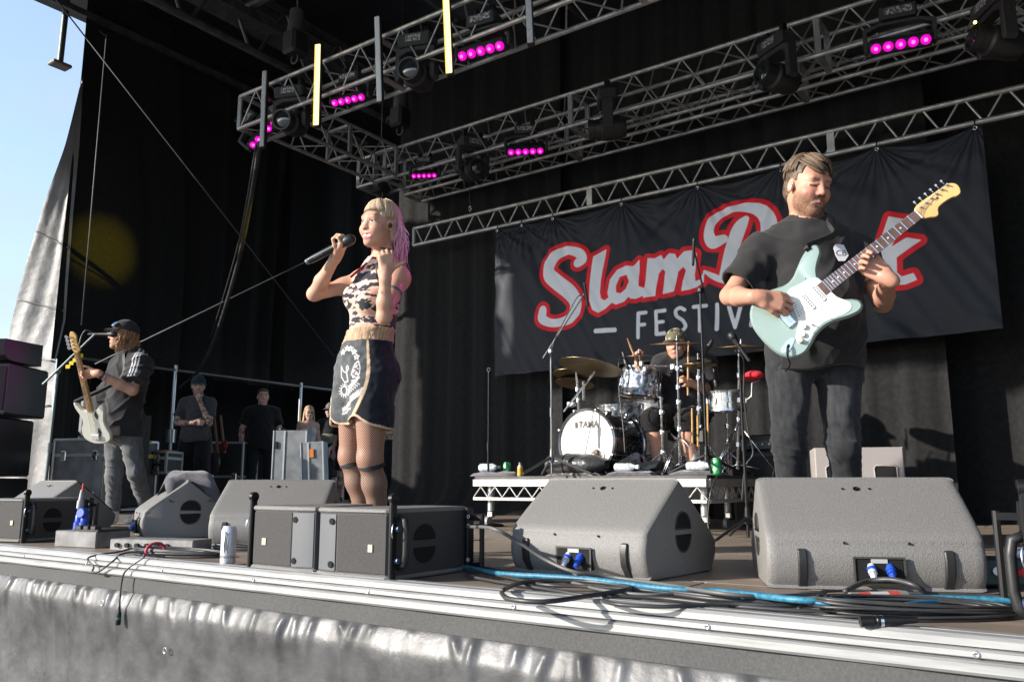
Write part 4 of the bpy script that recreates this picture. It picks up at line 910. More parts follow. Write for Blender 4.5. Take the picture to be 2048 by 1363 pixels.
def coil(label, c, rx, ry, rz, turns, r, seed, hgt, m=RUBBER):
    rs = random.Random(seed); pts = []; n = 16 * turns; M = Matrix.Rotation(rz, 3, 'Z'); jx = [rs.uniform(-.018, .018) for _ in range(turns + 1)]; js = [rs.uniform(.80, 1.12) for _ in range(turns + 1)]
    for i in range(n):
        t = i / 16; k = int(t); f = t - k; s = js[k] * (1 - f) + js[min(k + 1, turns)] * f; ox = jx[k] * (1 - f) + jx[min(k + 1, turns)] * f
        a = t * 6.283; pts.append(V(c) + M @ V((rx * s * math.cos(a) + ox, ry * s * math.sin(a) + ox * .6, r + hgt * (.5 + .5 * math.sin(t * 1.7 + seed)) * (.4 + .6 * abs(math.sin(a * .5))))))
    o = MB().tube(pts, r, 6).build('cable_coil', m, None, True); return tag(o, label, 'cable coil')
ccc = coil('coiled black cable tied with a red band at the stage edge', onz(362, 1112), .23, .075, R(18), 13, .0042, 4, .035)
tag(MB().tube([onz(318, 1112, .0) + V((0, -.02 + .05 * math.cos(a), .03 + .033 * math.sin(a))) for a in np.linspace(0, 6.28, 13)[:-1]], .008, 5, closed=True).build('cable_tie', mat('red tie', (.55, .05, .10), .6), None, True), 'red band tied round the coiled cable', 'cable tie')
coil('large coil of black cable in front of the right wedge', onz(1830, 1232), .25, .09, R(34), 16, .0040, 9, .045)
coil('loose flat ring of thin cable left of the large coil', onz(1740, 1222), .13, .05, R(30), 3, .0045, 12, .012)
xp = [onz(1720, 1242, .022), onz(1790, 1240, .026)]; xv = (xp[1] - xp[0])
xl = thing('cable_plug', 'black metal cable plug lying in front of the large coil', 'plug', xp[0])
MB().lathe([(.013, 0), (.013, .03), (.0115, .032), (.0115, .036), (.013, .038), (.013, .07), (.009, .10), (.007, .13)], xp[0], xv, 14).build('shell', BLACKM, xl, 35); MB().lathe([(.0134, .045), (.0134, .052)], xp[0], xv, 14).build('ring', CHROME, xl)
tp_ = thing('taped_joint', 'cable joint wrapped with red and white tape by the right wedge', 'tape joint', onz(1755, 1194))
pa_, pb_ = onz(1700, 1196, .03), onz(1812, 1192, .03)
for k, (f0, f1, m_) in enumerate(((0, .14, mat('grey tape', (.22, .22, .2), .6)), (.14, .34, mat('red tape', (.62, .07, .05), .5)), (.34, .66, mat('pale tape', (.55, .5, .5), .5)), (.66, .86, mat('red tape')), (.86, 1, mat('grey tape')))):
    MB().cyl(pa_.lerp(pb_, f0), pa_.lerp(pb_, f1), .0165, n=10).build('tape_band', m_, tp_, 40)
# cables hanging over the edge on the left
cable('hanging_cable', 'thin black cable hanging over the stage edge with a plug', 'cable', [onz(330, 1112, .02), onz(290, 1108, .03), V((-3.50, YF - .02, .02)), ony(252, 1140, YF - .05), ony(243, 1165, YF - .055), ony(240, 1195, YF - .06), ony(239, 1212, YF - .06)], .0042)
pz = ony(239, 1212, YF - .06); ht = thing('hanging_plug', 'black plug dangling in front of the grey skirt', 'plug', pz)
MB().lathe([(.005, 0), (.007, .02), (.0105, .03), (.0105, .075), (.009, .078)], pz, (0, 0, -1), 12).build('shell', BLACKM, ht, 35); MB().lathe([(.0112, .045), (.0112, .055)], pz, (0, 0, -1), 12).build('ring', mat('green ring', (.02, .12, .06), .5), ht)
cable('hanging_cable', 'black cable loop sagging over the white stage edge', 'cable', [onz(330, 1100, .03), onz(270, 1096, .03), onz(240, 1102, .02), V((-3.93, YF - .035, .0)), ony(187, 1132, YF - .05), ony(185, 1142, YF - .05), ony(198, 1142, YF - .05), ony(225, 1122, YF - .04), onz(250, 1105, .02), onz(310, 1104, .02)], .0045)
# flat stage box and grey looms behind the can
t = thing('stage_box', 'flat grey connector box behind the coiled cable', 'connector box', onz(340, 1090)); b = MB(); b.M = Matrix.Translation((-4.02, 2.55, 0)) @ Matrix.Rotation(R(20), 4, 'Z')
b.box((0, 0, .03), (.50, .16, .06), bev=.005); b.build('box', mat('grey steel box', (.30, .295, .285), .5, .2, col2=(.2, .2, .2), nscale=20), t)
for k in range(6):
    b2 = MB(); b2.M = b.M; b2.lathe([(.012, 0), (.012, .012)], (-.2 + k * .06, -.08, .03), (0, -1, 0), 10); b2.build('socket', BLACKM, t, 40)
coil('grey cables bunched beside the drink can', onz(480, 1100), .14, .06, R(40), 6, .005, 21, .03, GREYC)
coil('thin cables bunched between wedge and left front speaker', onz(470, 1080), .10, .05, R(60), 5, .005, 25, .06)
# DI box at right
t = thing('di_box', 'small dark teal box with a red plug right of the guitarist wedge', 'DI box', onz(1985, 1180)); p = onz(1985, 1178); b = MB(); b.M = Matrix.Translation(p + V((0, .08, 0))) @ Matrix.Rotation(R(33), 4, 'Z')
b.box((0, 0, .055), (.17, .14, .085), bev=.005); b.build('case', mat('dark teal paint', (.015, .05, .055), .45), t); b2 = MB(); b2.M = b.M; b2.lathe([(.017, 0), (.017, .03), (.013, .035), (.013, .06)], (.02, -.07, .06), (.2, -1, 0), 12); b2.build('plug', mat('red plug', (.45, .02, .03), .45), t, 40)
b2 = MB(); b2.M = b.M; b2.lathe([(.014, 0), (.014, .012)], (-.03, -.07, .06), (0, -1, 0), 12); b2.build('socket', CHROME, t, 40)
# ================================================================ DRUM RISER AND KIT
RX0, RX1, RY0, RY1, RZ = -4.16, -2.16, 5.40, 7.40, .40
riser = thing('drum_riser', 'low stage riser with silver truss edges carrying the drum kit', 'riser', (RX0, RY0, 0))
DTOP = mat('riser top boards', (.05, .048, .046), .6, col2=(.09, .085, .08), nscale=9)
for i in range(2):
    MB().box((RX0 + .5 + i * 1.0, (RY0 + RY1) / 2, RZ - .012), (.996, RY1 - RY0 - .01, .024), bev=.002).build('top_board', DTOP, riser)
def riser_edge(a, b, nrm):
    a, b = V(a), V(b); d = b - a; L = d.length; dn = d.normalized(); n = V(nrm); M = Matrix((dn, -n, V((0, 0, 1)))).transposed(); c = (a + b) / 2
    MB().box(c + V((0, 0, RZ - .052)), (L, .035, .058), M, bev=.003).build('edge_beam', ALUW, riser)
    MB().box(c + V((0, 0, RZ - .178)), (L, .030, .026), M, bev=.003).build('lower_beam', ALUW, riser)
    k = int(L / .125)
    for i in range(k):
        p, q, r = a + d * (i / k), a + d * ((i + .5) / k), a + d * ((i + 1) / k)
        MB().cyl(p + V((0, 0, RZ - .166)), q + V((0, 0, RZ - .082)), .0065, n=5, cap=False).cyl(q + V((0, 0, RZ - .082)), r + V((0, 0, RZ - .166)), .0065, n=5, cap=False).build('brace', ALUW, riser, True)
    for f in (.28, .30, .62, .64): MB().cyl(a.lerp(b, f) + n * .017 + V((0, 0, RZ - .052)), a.lerp(b, f) + n * .0185 + V((0, 0, RZ - .052)), .005, n=8).build('bolt', BLACKM, riser)
riser_edge((RX0, RY0, 0), (RX0 + 1.0, RY0, 0), (0, -1, 0)); riser_edge((RX0 + 1.003, RY0, 0), (RX1, RY0, 0), (0, -1, 0)); riser_edge((RX1, RY0 + .02, 0), (RX1, RY1, 0), (1, 0, 0))
for (x, y) in ((RX0 + .13, RY0 + .06), (RX1 - .05, RY0 + .06), (RX0 + .13, RY1 - .1), (RX1 - .05, RY1 - .1), (RX1 - .2, RY0 + .9)):
    l = MB(); l.cyl((x, y, .10), (x, y, RZ - .03), .027, n=12); lo = l.build('leg', ALU, riser, 40)
    MB().box((x + .01, y - .01, .10), (.05, .05, .05), bev=.008).build('castor_fork', CHROME, lo); MB().cyl((x - .015, y - .04, .042), (x + .015, y - .04, .042), .04, n=16).build('castor_wheel', mat('grey wheel', (.25, .26, .27), .5), lo, 40)
DB = RZ
CYM = mat('bronze cymbal', (.42, .29, .13), .28, 1., col2=(.30, .20, .09), nscale=5, stretch=(1, 1, 8), rough2=.42)
CYMD = mat('dark bronze cymbal', (.22, .17, .09), .36, 1., col2=(.30, .22, .11), nscale=8, rough2=.5)
CYMP = mat('pink bronze cymbal', (.50, .28, .20), .28, 1.)
def pearl(name, c1, c2, sc=26.): return mat(name, c1, .16, .15, col2=c2, nscale=sc, ndet=1.5, nlo=.46, nhi=.54, coat=.8)
PRL = pearl('grey pearl wrap', (.10, .11, .125), (.46, .49, .54))
BPRL = mat('black glitter wrap', (.012, .012, .013), .14, .1, col2=(.10, .10, .105), nscale=34, ndet=2, nlo=.52, nhi=.62, coat=.9)
HEADW = mat('white drum skin', (.70, .69, .63), .55, col2=(.64, .63, .57), nscale=4)
HEADA = mat('amber drum skin', (.33, .19, .11), .18, .1, coat=.6, col2=(.24, .13, .08), nscale=6)
kit_g = 'drums of the kit'
def cymbal(label, c, r, nrm, m=CYM, bell=.03):
    c = V(c); n = V(nrm).normalized(); pr = [(.006, bell), (.25 * r * .6, bell * .92), (.25 * r, bell * .45), (.27 * r, bell * .40), (.65 * r, bell * .14), (r, -.004), (r, -.006), (.6 * r, bell * .14 - .003), (.25 * r, bell * .40 - .004), (.006, bell - .004)]
    t = thing('cymbal', label, 'cymbal', c, 0, 'cymbals of the drum kit')
    MB().lathe(pr, c, n, 40, cap=False).build('plate', m, t, 60); MB().lathe([(.011, bell), (.011, bell + .012), (.006, bell + .014), (.006, bell + .035), (.0, bell + .036)], c, n, 10).build('wing_nut', CHROME, t, 40); return t
def drum(name, label, c, ax, r, h, wrap, top=HEADW, bot=HEADA, lugs=8, hoopm=CHROME, name2='drum'):
    """c: centre; ax: axis from bottom to top head"""
    c = V(c); ax = V(ax).normalized(); t = thing(name, label, 'drum', c, 0, kit_g); a = c - ax * h / 2
    MB().lathe([(r, .0), (r, h)], a, ax, 36, cap=False).build('shell', wrap, t, True)
    for e, s in ((0, -1), (h, 1)):
        MB().lathe([(r + .001, e - s * .004), (r + .010, e - s * .004), (r + .012, e + s * .012), (r + .006, e + s * .016), (r + .002, e + s * .014)][:: s], a, ax, 36, cap=False).build('hoop', hoopm, t, 50)
        MB().lathe([(0.0005, e + s * .006), (r - .004, e + s * .006), (r + .003, e + s * .002)][::-s], a, ax, 36, cap=False).build('skin', top if s > 0 else bot, t, 40)
    sx, _, sz = frame(ax)
    for i in range(lugs):
        th = 6.283 * (i + .3) / lugs; o = sx * math.cos(th) + sz * math.sin(th); b = MB()
        b.cyl(a + o * (r + .010) + ax * .0, a + o * (r + .010) + ax * h, .0035, n=6); b.build('tension_rod', CHROME, t, True)
        MB().box(a + o * (r + .008) + ax * h * .5, (.018, .016, h * .32), Matrix((ax.cross(o), o, ax)).transposed(), bev=.004).build('lug', CHROME, t)
    return t
def stand(label, base, top, legs=.30, spread=.24, hub=.30, r=.0125, r2=.009, m=CHROME, group='chrome cymbal stands', a0=0., name='cymbal_stand', cat='stand', bends=()):
    base, top = V(base), V(top); t = thing(name, label, cat, base, 0, group); mid = base.lerp(top, .55)
    MB().cyl(base + V((0, 0, .05)), mid, r, n=10).build('lower_tube', m, t, 40); MB().cyl(mid, top, r2, n=10).build('upper_tube', m, t, 40)
    for f in (.55, .80) + tuple(bends): 
        p = base.lerp(top, f); MB().cyl(p - V((0, 0, .016)), p + V((0, 0, .016)), r + .007, n=10).build('collar', m, t, 40); MB().cyl(p, p + V((.03, -.02, 0)), .006, .010, n=8).build('wing_screw', m, t, 40)
    if legs:
        hb = base.lerp(top, hub)
        for k in range(3):
            a = a0 + 2.094 * k; d = V((math.cos(a), math.sin(a), 0)); foot = base + d * spread + V((0, 0, .012)); l = MB(); s_ = V((-d.y, d.x, 0)) * .008
            for sg in (-1, 1): l.box((hb + foot) / 2 + s_ * sg, (.004, .012, (hb - foot).length), Matrix((frame(hb - foot)[0], frame(hb - foot)[2], frame(hb - foot)[1])).transposed()) if False else l.cyl(hb + s_ * sg, foot + s_ * sg, .0045, n=5)
            lo = l.build('leg', m, t, True); tag(lo, kind=None); MB().cyl(foot.lerp(base, .45) + V((0, 0, .05)), base + V((0, 0, .09)), .0045, n=5).build('leg_brace', m, t, True)
            MB().ball(foot, .017, 8, 6).build('rubber_foot', BLACKP, lo, True)
    return t
# bass drum
bc = atd(1172, 876, 6.42); bc.z = DB + .262; bax = V((.06, 1, -.02)).normalized()
bd = thing('bass_drum', 'bass drum with plain white front skin lettered TAMA and black glitter shell', 'drum', bc, 0, kit_g); rB, hB = .252, .46
MB().lathe([(rB, .03), (rB, hB)], bc, bax, 56, cap=False).build('shell', BPRL, bd, True)
for e in (0, hB): MB().lathe([(rB + .002, e + .028), (rB + .014, e + .028), (rB + .016, e - .004), (rB + .006, e - .010), (rB - .006, e - .004), (rB - .004, e + .02)], bc, bax, 56, cap=False).build('hoop', mat('dark chrome hoop', (.35, .35, .36), .2, .9), bd, 50)
MB().lathe([(rB - .004, .004), (.05, .002), (.0005, .002)], bc, bax, 48, cap=False).build('front_skin', HEADW, bd, True)
MB().lathe([(rB - .004, hB - .004), (.0005, hB - .004)][::-1], bc, bax, 48, cap=False).build('rear_skin', HEADW, bd, True)
bsx = V((bax.y, -bax.x, 0)).normalized(); bsz = bsx.cross(bax); bP = lambda u, v, w=0: bc + bsx * u + bsz * v - bax * w
text_mesh('TAMA', .074, 'lettering', mat('black print', (.02, .02, .02), .5), bd, lambda u, v: bP(u * .92 + .022, v + .135, .0012), bold=.0015, shear=.05)
for k in range(2): MB().box(bP(-.098 + k * .013, .135, .0008), (.008, .002, .046), Matrix((bsx, bax, bsz)).transposed()).build('maker_mark', mat('black print'), bd)
MB().lathe([(.062, .0), (.066, .004), (.055, .004)], bP(.10, -.115, .003), -bax, 28, cap=False).build('port_ring', CHROME, bd, 40)
MB().lathe([(.0005, .001), (.056, .001)], bP(.10, -.115, .0015), -bax, 28, cap=False).build('port_hole', mat('amber dark port', (.20, .12, .03), .5, col2=(.03, .02, .01), nscale=20), bd)
for i in range(8):
    th = 6.283 * (i + .5) / 8; o = bsx * math.cos(th) + bsz * math.sin(th); M = Matrix((bax.cross(o), o, bax)).transposed()
    MB().box(bc + o * (rB + .014) - bax * .0, (.020, .022, .045), M, bev=.005).build('claw_hook', CHROME, bd); MB().cyl(bc + o * (rB + .014), bc + o * (rB + .014) + bax * .14, .004, n=6).build('tension_rod', CHROME, bd, True)
    MB().box(bc + o * (rB + .010) + bax * .18, (.022, .022, .07), M, bev=.006).build('lug', CHROME, bd); MB().box(bc + o * (rB + .014) + bax * hB, (.020, .022, .045), M, bev=.005).build('claw_hook', CHROME, bd)
for sg in (-1, 1):
    a = bc + bsx * (rB * .78 * sg) - bsz * rB * .55 + bax * .12; MB().cyl(a, V((a.x + .13 * sg, a.y - .06, DB + .01)), .012, n=10).build('spur', CHROME, bd, 40)
# kick microphone
kp = bP(.10, -.115, .0); t = thing('kick_microphone', 'small black microphone in the bass drum port', 'microphone', kp)
MB().lathe([(.006, 0), (.013, .02), (.016, .06), (.02, .075), (.02, .10), (.012, .112)], kp - bax * .10 + bsx * (-.05), bax * .6 + bsx * .5, 12).build('body', BLACKP, t, 40); MB().tube(smooth_pts([kp - bax * .09 - bsx * .04, kp - bax * .10 + bsx * .04 - bsz * .03, kp + bsx * .07 - bsz * .09 - bax * .06, V((kp.x + .14, kp.y - .1, DB + .02))], 6), .006, 6).build('arm', BLACKM, t, True)
# toms and snares
drum('rack_tom', 'grey pearl rack tom tilted forward with amber bottom skin', atd(1281, 768, 6.70), (.08, .16, 1), .152, .215, PRL)
drum('floor_tom', 'pearl floor tom behind the bass drum, only its rim showing', atd(1240, 840, 7.0) , (0, -.05, 1), .195, .24, PRL)
drum('snare_drum', 'chrome snare drum right of the bass drum behind the stands', atd(1312, 812, 6.95), (.05, -.08, 1), .175, .13, CHROME)
drum('side_snare', 'chrome side snare drum on its stand at the right of the kit', atd(1452, 802, 6.55), (0, -.04, 1), .150, .135, CHROME, lugs=10)
stand('short chrome stand under the side snare at the right', (lambda p: V((p.x, p.y, DB)))(atd(1455, 920, 6.55)), atd(1454, 826, 6.55), spread=.2, hub=.4, a0=.6)
# cymbals
cymbal('large bronze crash cymbal at the left of the kit', atd(1182, 733, 6.35), .255, (.10, .19, .95), CYMD)
cymbal('dark cymbal tucked behind the large left crash', atd(1146, 748, 6.75), .17, (.0, .17, .95), CYMD)
cymbal('lowest dark cymbal under the left crash pair', atd(1150, 766, 6.95), .165, (.02, .2, .95), CYMD)
cymbal('small pinkish splash cymbal above the rack tom', atd(1278, 711, 6.55), .112, (.57 * .1, -.82 * .1, 1), CYMP, .02)
cymbal('thin crash cymbal level with the drummer face', atd(1354, 687, 6.20), .205, (.57 * .13, -.82 * .13, 1), CYMP, .028)
cymbal('upper hi-hat cymbal right of the drummer hand', atd(1398, 726, 6.35), .135, (.57 * .08, -.82 * .08, 1), CYMD)
cymbal('lower hi-hat cymbal right of the drummer hand', atd(1398, 731, 6.352), .135, (-.04, .03, -1), CYMD)
cymbal('crash cymbal at the far right of the kit by the vocal microphone', atd(1482, 694, 6.45), .20, (.57 * .10, -.82 * .10, 1), CYM, .028)
fl = lambda x, y, d: (lambda p: V((p.x, p.y, DB)))(atd(x, y, d))
stand('chrome stand of the thin crash in front of the drummer', fl(1360, 935, 6.2), atd(1354, 683, 6.2), a0=.4, bends=(.35, .66))
stand('chrome stand of the rack tom between bass drum and drummer', fl(1325, 940, 6.35), atd(1322, 792, 6.35), a0=1.2, spread=.22, bends=(.3,))
hh = stand('chrome hi-hat stand with tripod legs in the middle of the kit', fl(1398, 925, 6.35), atd(1396, 706, 6.35), a0=.9, hub=.36, bends=(.4,))
stand('chrome stand of the far right crash with wide tripod legs', fl(1475, 940, 6.45), atd(1478, 700, 6.45), a0=.2, spread=.30, hub=.42, bends=(.25, .45, .66))
stand('chrome double stand of the left crash cymbals', fl(1165, 900, 6.75), atd(1152, 735, 6.75), a0=.2, bends=(.7,))
t = thing('boom_arm', 'chrome boom arm carrying the left crash over the bass drum', 'stand arm', atd(1150, 800, 6.6)); MB().cyl(atd(1128, 822, 6.6), atd(1190, 742, 6.36), .009, n=8).build('tube', CHROME, t, 40); MB().cyl(atd(1168, 800, 6.62), atd(1167, 762, 6.62), .013, n=8).build('post', CHROME, t, 40); MB().box(atd(1143, 808, 6.6), (.07, .05, .05), bev=.01).build('clamp', CHROME, t)
t = thing('cross_rod', 'horizontal chrome arm between splash cymbal and crash stand', 'stand arm', atd(1320, 732, 6.4)); MB().cyl(atd(1283, 730, 6.55), atd(1358, 733, 6.2), .006, n=8).build('tube', CHROME, t, 40)
for x, y, d in ((1283, 727, 6.55), (1345, 733, 6.25), (1362, 736, 6.2), (1290, 738, 6.55)): MB().box(atd(x, y, d), (.035, .03, .05), bev=.008).build('clamp', CHROME, t)
MB().cyl(atd(1280, 735, 6.55), atd(1278, 706, 6.55), .005, n=6).build('post', CHROME, t, 40)
t = thing('tom_mount', 'chrome mount holding the rack tom to its stand', 'tom mount', atd(1320, 770, 6.5)); MB().tube([atd(1306, 762, 6.6), atd(1316, 770, 6.5), atd(1316, 792, 6.45), atd(1325, 798, 6.4)], .011, 8).build('bent_rod', CHROME, t, True); MB().box(atd(1306, 760, 6.62), (.05, .04, .10), bev=.01).build('bracket', CHROME, t)
# pedals and clutter of hardware on the riser
for k, (x, y, d) in enumerate(((1300, 925, 6.6), (1380, 928, 6.9))):
    p = fl(x, y, d); t = thing('foot_pedal', ('bass drum pedal behind the drum', 'hi-hat pedal below the hi-hat stand')[k], 'pedal', p)
    MB().box(p + V((0, .1, .05)), (.09, .26, .012), rotM(0, R(12))).build('foot_board', CHROME, t); MB().box(p + V((0, -.03, .09)), (.14, .03, .16), bev=.01).build('frame', CHROME, t)
t = thing('drumstick_holder', 'black holder with wooden drumsticks clamped to the hi-hat stand', 'stick holder', atd(1400, 870, 6.2))
for k, (x, y0, y1) in enumerate(((1384, 815, 890), (1415, 808, 885), (1395, 830, 892))): MB().cyl(atd(x, y0, 6.2), atd(x + 1, y1, 6.2), .0075, .008, 8).build('drumstick', WOODL, t, 40)
MB().box(atd(1398, 872, 6.22), (.12, .05, .12), bev=.02).build('pouch', BLACKP, t)
# things lying on the riser
bag = mat('black nylon', (.03, .03, .032), .38, bump=.5, bscale=14, bdist=.03, col2=(.05, .05, .055), nscale=5)
pb = onz(1178, 948, DB) if False else V((bc.x - .02, RY0 + .13, DB)); t = thing('rolled_bag', 'rolled black nylon bag lying in front of the bass drum', 'bag', pb)
def bagf(u, v):
    a = u * 6.283; x = (v - .5) * .50; pin = (1 - .55 * max(0, (v - .62) / .38) ** 2) * (1 - .15 * abs(2 * v - 1) ** 6); r = .095 * pin; nn = float(vnoise(np.array([[x * 10, a * 1.4, 3.3]], np.float32))[0])
    return pb + V((x, math.cos(a) * (r * 1.15 + .012 * nn), .085 + math.sin(a) * (r * .88 + .014 * nn * (1 if v > .5 else .5))))
MB().grid(30, 30, bagf).build('roll', bag, t, True); MB().tube([V(bagf(u, .33)) + V((0, 0, .001)) for u in np.linspace(0, 1, 24)[:-1]], .008, 4, closed=True).build('strap', BLACKP, t, True)
MB().prism([(pb.x - .25, 0), (pb.x + .24, 0), (pb.x + .2, .02), (pb.x - .2, .02)], pb.y - .08, pb.y + .08, lambda u, v, w: (u, w, DB + .002 + v)).build('flap', bag, t)
t = thing('glossy_bag', 'crumpled glossy black bag behind the right end of the bass drum', 'bag', V((-2.78, 5.66, DB)))
def gb(u, v):
    a = u * 6.283; p = v * 1.57; nn = float(vnoise(np.array([[math.cos(a) * 3, math.sin(a) * 3, v * 4]], np.float32))[0]); return V((-2.80, 5.68, DB)) + V((math.cos(a) * math.cos(p) * (.20 + .07 * nn), math.sin(a) * math.cos(p) * .12, math.sin(p) * (.13 + .05 * nn)))
MB().grid(26, 10, gb).build('bag_body', mat('glossy black plastic', (.02, .02, .022), .15), t, 30)
def bottle(label, p, m, capm, h=.17, r=.026, lay=None, name='bottle', lab=None):
    p = V(p); d = V((0, 0, 1)) if lay is None else V(lay).normalized(); o = p + (V((0, 0, r)) if lay is not None else V((0, 0, 0)))
    t = thing(name, label, 'bottle', p); MB().lathe([(r * .85, 0), (r, .008), (r, h * .35), (r * .93, h * .42), (r, h * .5), (r, h * .66), (r * .45, h * .86), (r * .42, h * .9)], o, d, 18).build('body', m, t, 40)
    MB().lathe([(r * .52, h * .88), (r * .52, h)], o, d, 12).build('cap', capm, t, 40)
    if lab: MB().lathe([(r + .0008, h * .12), (r + .0008, h * .55)], o, d, 18, cap=False).build('label_band', lab, t, True)
CLEAR = mat('clear plastic bottle', (.62, .68, .72), .12, 0, alpha=1., spec=.8, col2=(.35, .40, .44), nscale=45, nlo=.4, nhi=.6)
def can(label, p, m):
    p = V(p); t = thing('drink_can', label, 'can', p); MB().lathe([(.025, 0), (.033, .01), (.033, .098), (.027, .112), (.026, .115)], p, (0, 0, 1), 20).build('body', m, t, 35); MB().lathe([(.0255, .1145), (.0255, .1155)], p, (0, 0, 1), 18).build('lid', CHROME, t); return t
GREENCAN = mat('green can print', (.03, .33, .10), .3, .3, col2=(.30, .55, .30), nscale=22, nlo=.55, nhi=.6)
TOWG = mat('grey towel', (.13, .12, .14), .95, sheen=.4, bump=.8, bscale=160, bdist=.006)
sp = lambda x, y=None: V((x, y if y else RY0 + .10, DB))
xr = lambda px: ony(px, 940, RY0 + .12).x
towel('grey towel lying on the left end of the riser', (xr(985), RY0 + .13, DB), .42, .18, 0, .035, 5, TOWG)
bottle('clear water bottle lying on the grey towel at the left of the riser', (xr(960), RY0 + .12, DB + .04), CLEAR, BLACKP, lay=(1, .1, 0), h=.19, r=.033)
can('green drink can on the left of the riser behind a bottle', sp(xr(1000), RY0 + .22), GREENCAN)
bottle('small bottle with orange label standing on the riser', sp(xr(1043)), mat('pale juice bottle', (.45, .4, .3), .2), mat('grey cap', (.2, .2, .2), .4), .11, .022, lab=mat('orange label', (.75, .33, .01), .4))
towel('dark towel with a water bottle on it below the bass drum', (xr(1265), RY0 + .12, DB), .34, .16, 0, .03, 8)
bottle('clear water bottle lying right of the rolled bag', (xr(1233), RY0 + .10, DB + .032), CLEAR, WHITE, lay=(1, .05, 0), h=.19, r=.030)
towel('dark towel at the right front corner of the riser', (xr(1392), RY0 + .13, DB), .40, .17, 0, .03, 11)
bottle('clear water bottle lying on the right corner towel', (xr(1375), RY0 + .12, DB + .032), CLEAR, BLACKP, lay=(1, -.05, 0), h=.20, r=.032)
can('green drink can at the right corner of the riser', sp(xr(1438), RY0 + .08), GREENCAN)
# ---------------------------------------------------------------- microphone stands
MICB = mat('microphone grille', (.035, .035, .037), .45, .5, bump=.5, bscale=400, bdist=.001)
def mic(label, p, d, r=.024, L=.17, m=BLACKP, pencil=False):
    p, d = V(p), V(d).normalized(); t = thing('microphone', label, 'microphone', p)
    if pencil: MB().lathe([(.004, -L), (.010, -L + .01), (.010, -.02), (.011, -.018), (.011, 0), (.004, .004)], p, d, 12).build('body', m, t, 40)
    else:
        MB().lathe([(.006, -L), (.011, -L + .004), (.014, -.05), (.019, -.02), (.021, -.01)], p, d, 14).build('body', m, t, 40); MB().lathe([(.021, -.01), (r, 0), (r * 1.02, .012), (r * .95, .028), (r * .6, .042), (.002, .047)], p, d, 16).build('grille', MICB, t, True)
    return t
def mic_stand(label, base, pts, foot='tripod', r=.0095, m=BLACKM, a0=0.3):
    base = V(base); t = thing('microphone_stand', label, 'microphone stand', base, 0, 'microphone stands'); pts = [V(q) for q in pts]
    if foot == 'round': MB().lathe([(.13, 0), (.13, .012), (.11, .02), (.02, .028), (.012, .06)], base, (0, 0, 1), 28).build('round_base', m, t, 40)
    else:
        for k in range(3):
            a = a0 + 2.094 * k; MB().cyl(base + V((0, 0, .14)), base + V((.30 * math.cos(a), .30 * math.sin(a), .015)), .011, .009, n=8).build('leg', m, t, 40)
        MB().cyl(base + V((0, 0, .10)), base + V((0, 0, .20)), .022, .014, n=10).build('hub', m, t, 40)
    mid = base.lerp(pts[0], .52); MB().cyl(base + V((0, 0, .02)), mid, r, n=10).build('lower_tube', m, t, 40); MB().cyl(mid, pts[0], r * .72, n=10).build('upper_tube', m, t, 40); MB().cyl(mid - V((0, 0, .05)), mid + V((0, 0, .02)), r * 1.5, n=10).build('clutch', m, t, 40)
    if len(pts) > 1:
        MB().cyl(pts[1], pts[2], r * .72, n=8).build('boom', m, t, 40); MB().box(pts[0], (.04, .04, .045), bev=.01).build('boom_joint', m, t)
    return t
b0 = onz(976, 1052); tp0 = V((b0.x, b0.y, 1.285 - .02))
tp0.z = (lambda d: 0)(0) or tp0.z
ms = mic_stand('straight black mic stand without microphone, left of the drum riser', b0, [tp0], 'round')
MB().tube([tp0 + V((.016 * math.cos(a), 0, .016 + .016 * math.sin(a))) for a in np.linspace(0, 6.28, 13)[:-1]], .005, 6, closed=True).build('clip_ring', BLACKP, ms, True)
b1 = fl(1095, 945, 6.35); j1 = V((b1.x, b1.y, atd(1102, 700, 6.35).z)); j1 = atd(1102, 702, 6.35); b1 = V((j1.x, j1.y, DB))
mic_stand('tall overhead mic stand at the left of the drums, boom leaning right', b1, [j1, atd(1086, 716, 6.35), atd(1168, 588, 6.4)], a0=2.4, m=mat('grey steel stand', (.16, .16, .165), .4, .7))
mic('slim pencil microphone on the left overhead stand before the letter l', atd(1169, 566, 6.4), (-.1, -.1, 1), L=.19, pencil=True)
cable('microphone_cable', 'thin cable hanging from the left overhead microphone', 'cable', [atd(1175, 605, 6.4), atd(1160, 590, 6.38), atd(1140, 620, 6.36), atd(1103, 700, 6.34), atd(1102, 800, 6.34), atd(1100, 930, 6.34)], .004)
j2 = atd(1400, 580, 5.95); b2_ = V((j2.x, j2.y, DB)); mic_stand('tall black overhead mic stand in the middle before the banner', b2_, [j2, atd(1412, 600, 5.95), atd(1386, 492, 5.95)], a0=1.)
mic('slim pencil microphone on the middle overhead stand', atd(1388, 478, 5.93), (.08, 0, 1), L=.2, pencil=True)
b3 = onz(1487, 1058); j3 = atd(1479, 705, 5.2); b3 = V((j3.x, j3.y, 0)); mic_stand('black vocal mic stand right of the drum riser', b3, [atd(1478, 712, 5.2)], a0=.2)
mic('black vocal microphone pointing down left over the right stand', atd(1467, 676, 5.2), (-.5, -.1, .85), .027, .18)
mic('black drum microphone clipped above the right crash stand', atd(1420, 688, 6.2), (.5, .1, .8), .016, .13); mic('small black microphone above the side snare', atd(1432, 766, 6.5), (.1, 0, -1), .018, .12); mic('small black microphone above the rack tom rim', atd(1253, 728, 6.6), (.3, 0, -1), .014, .11)
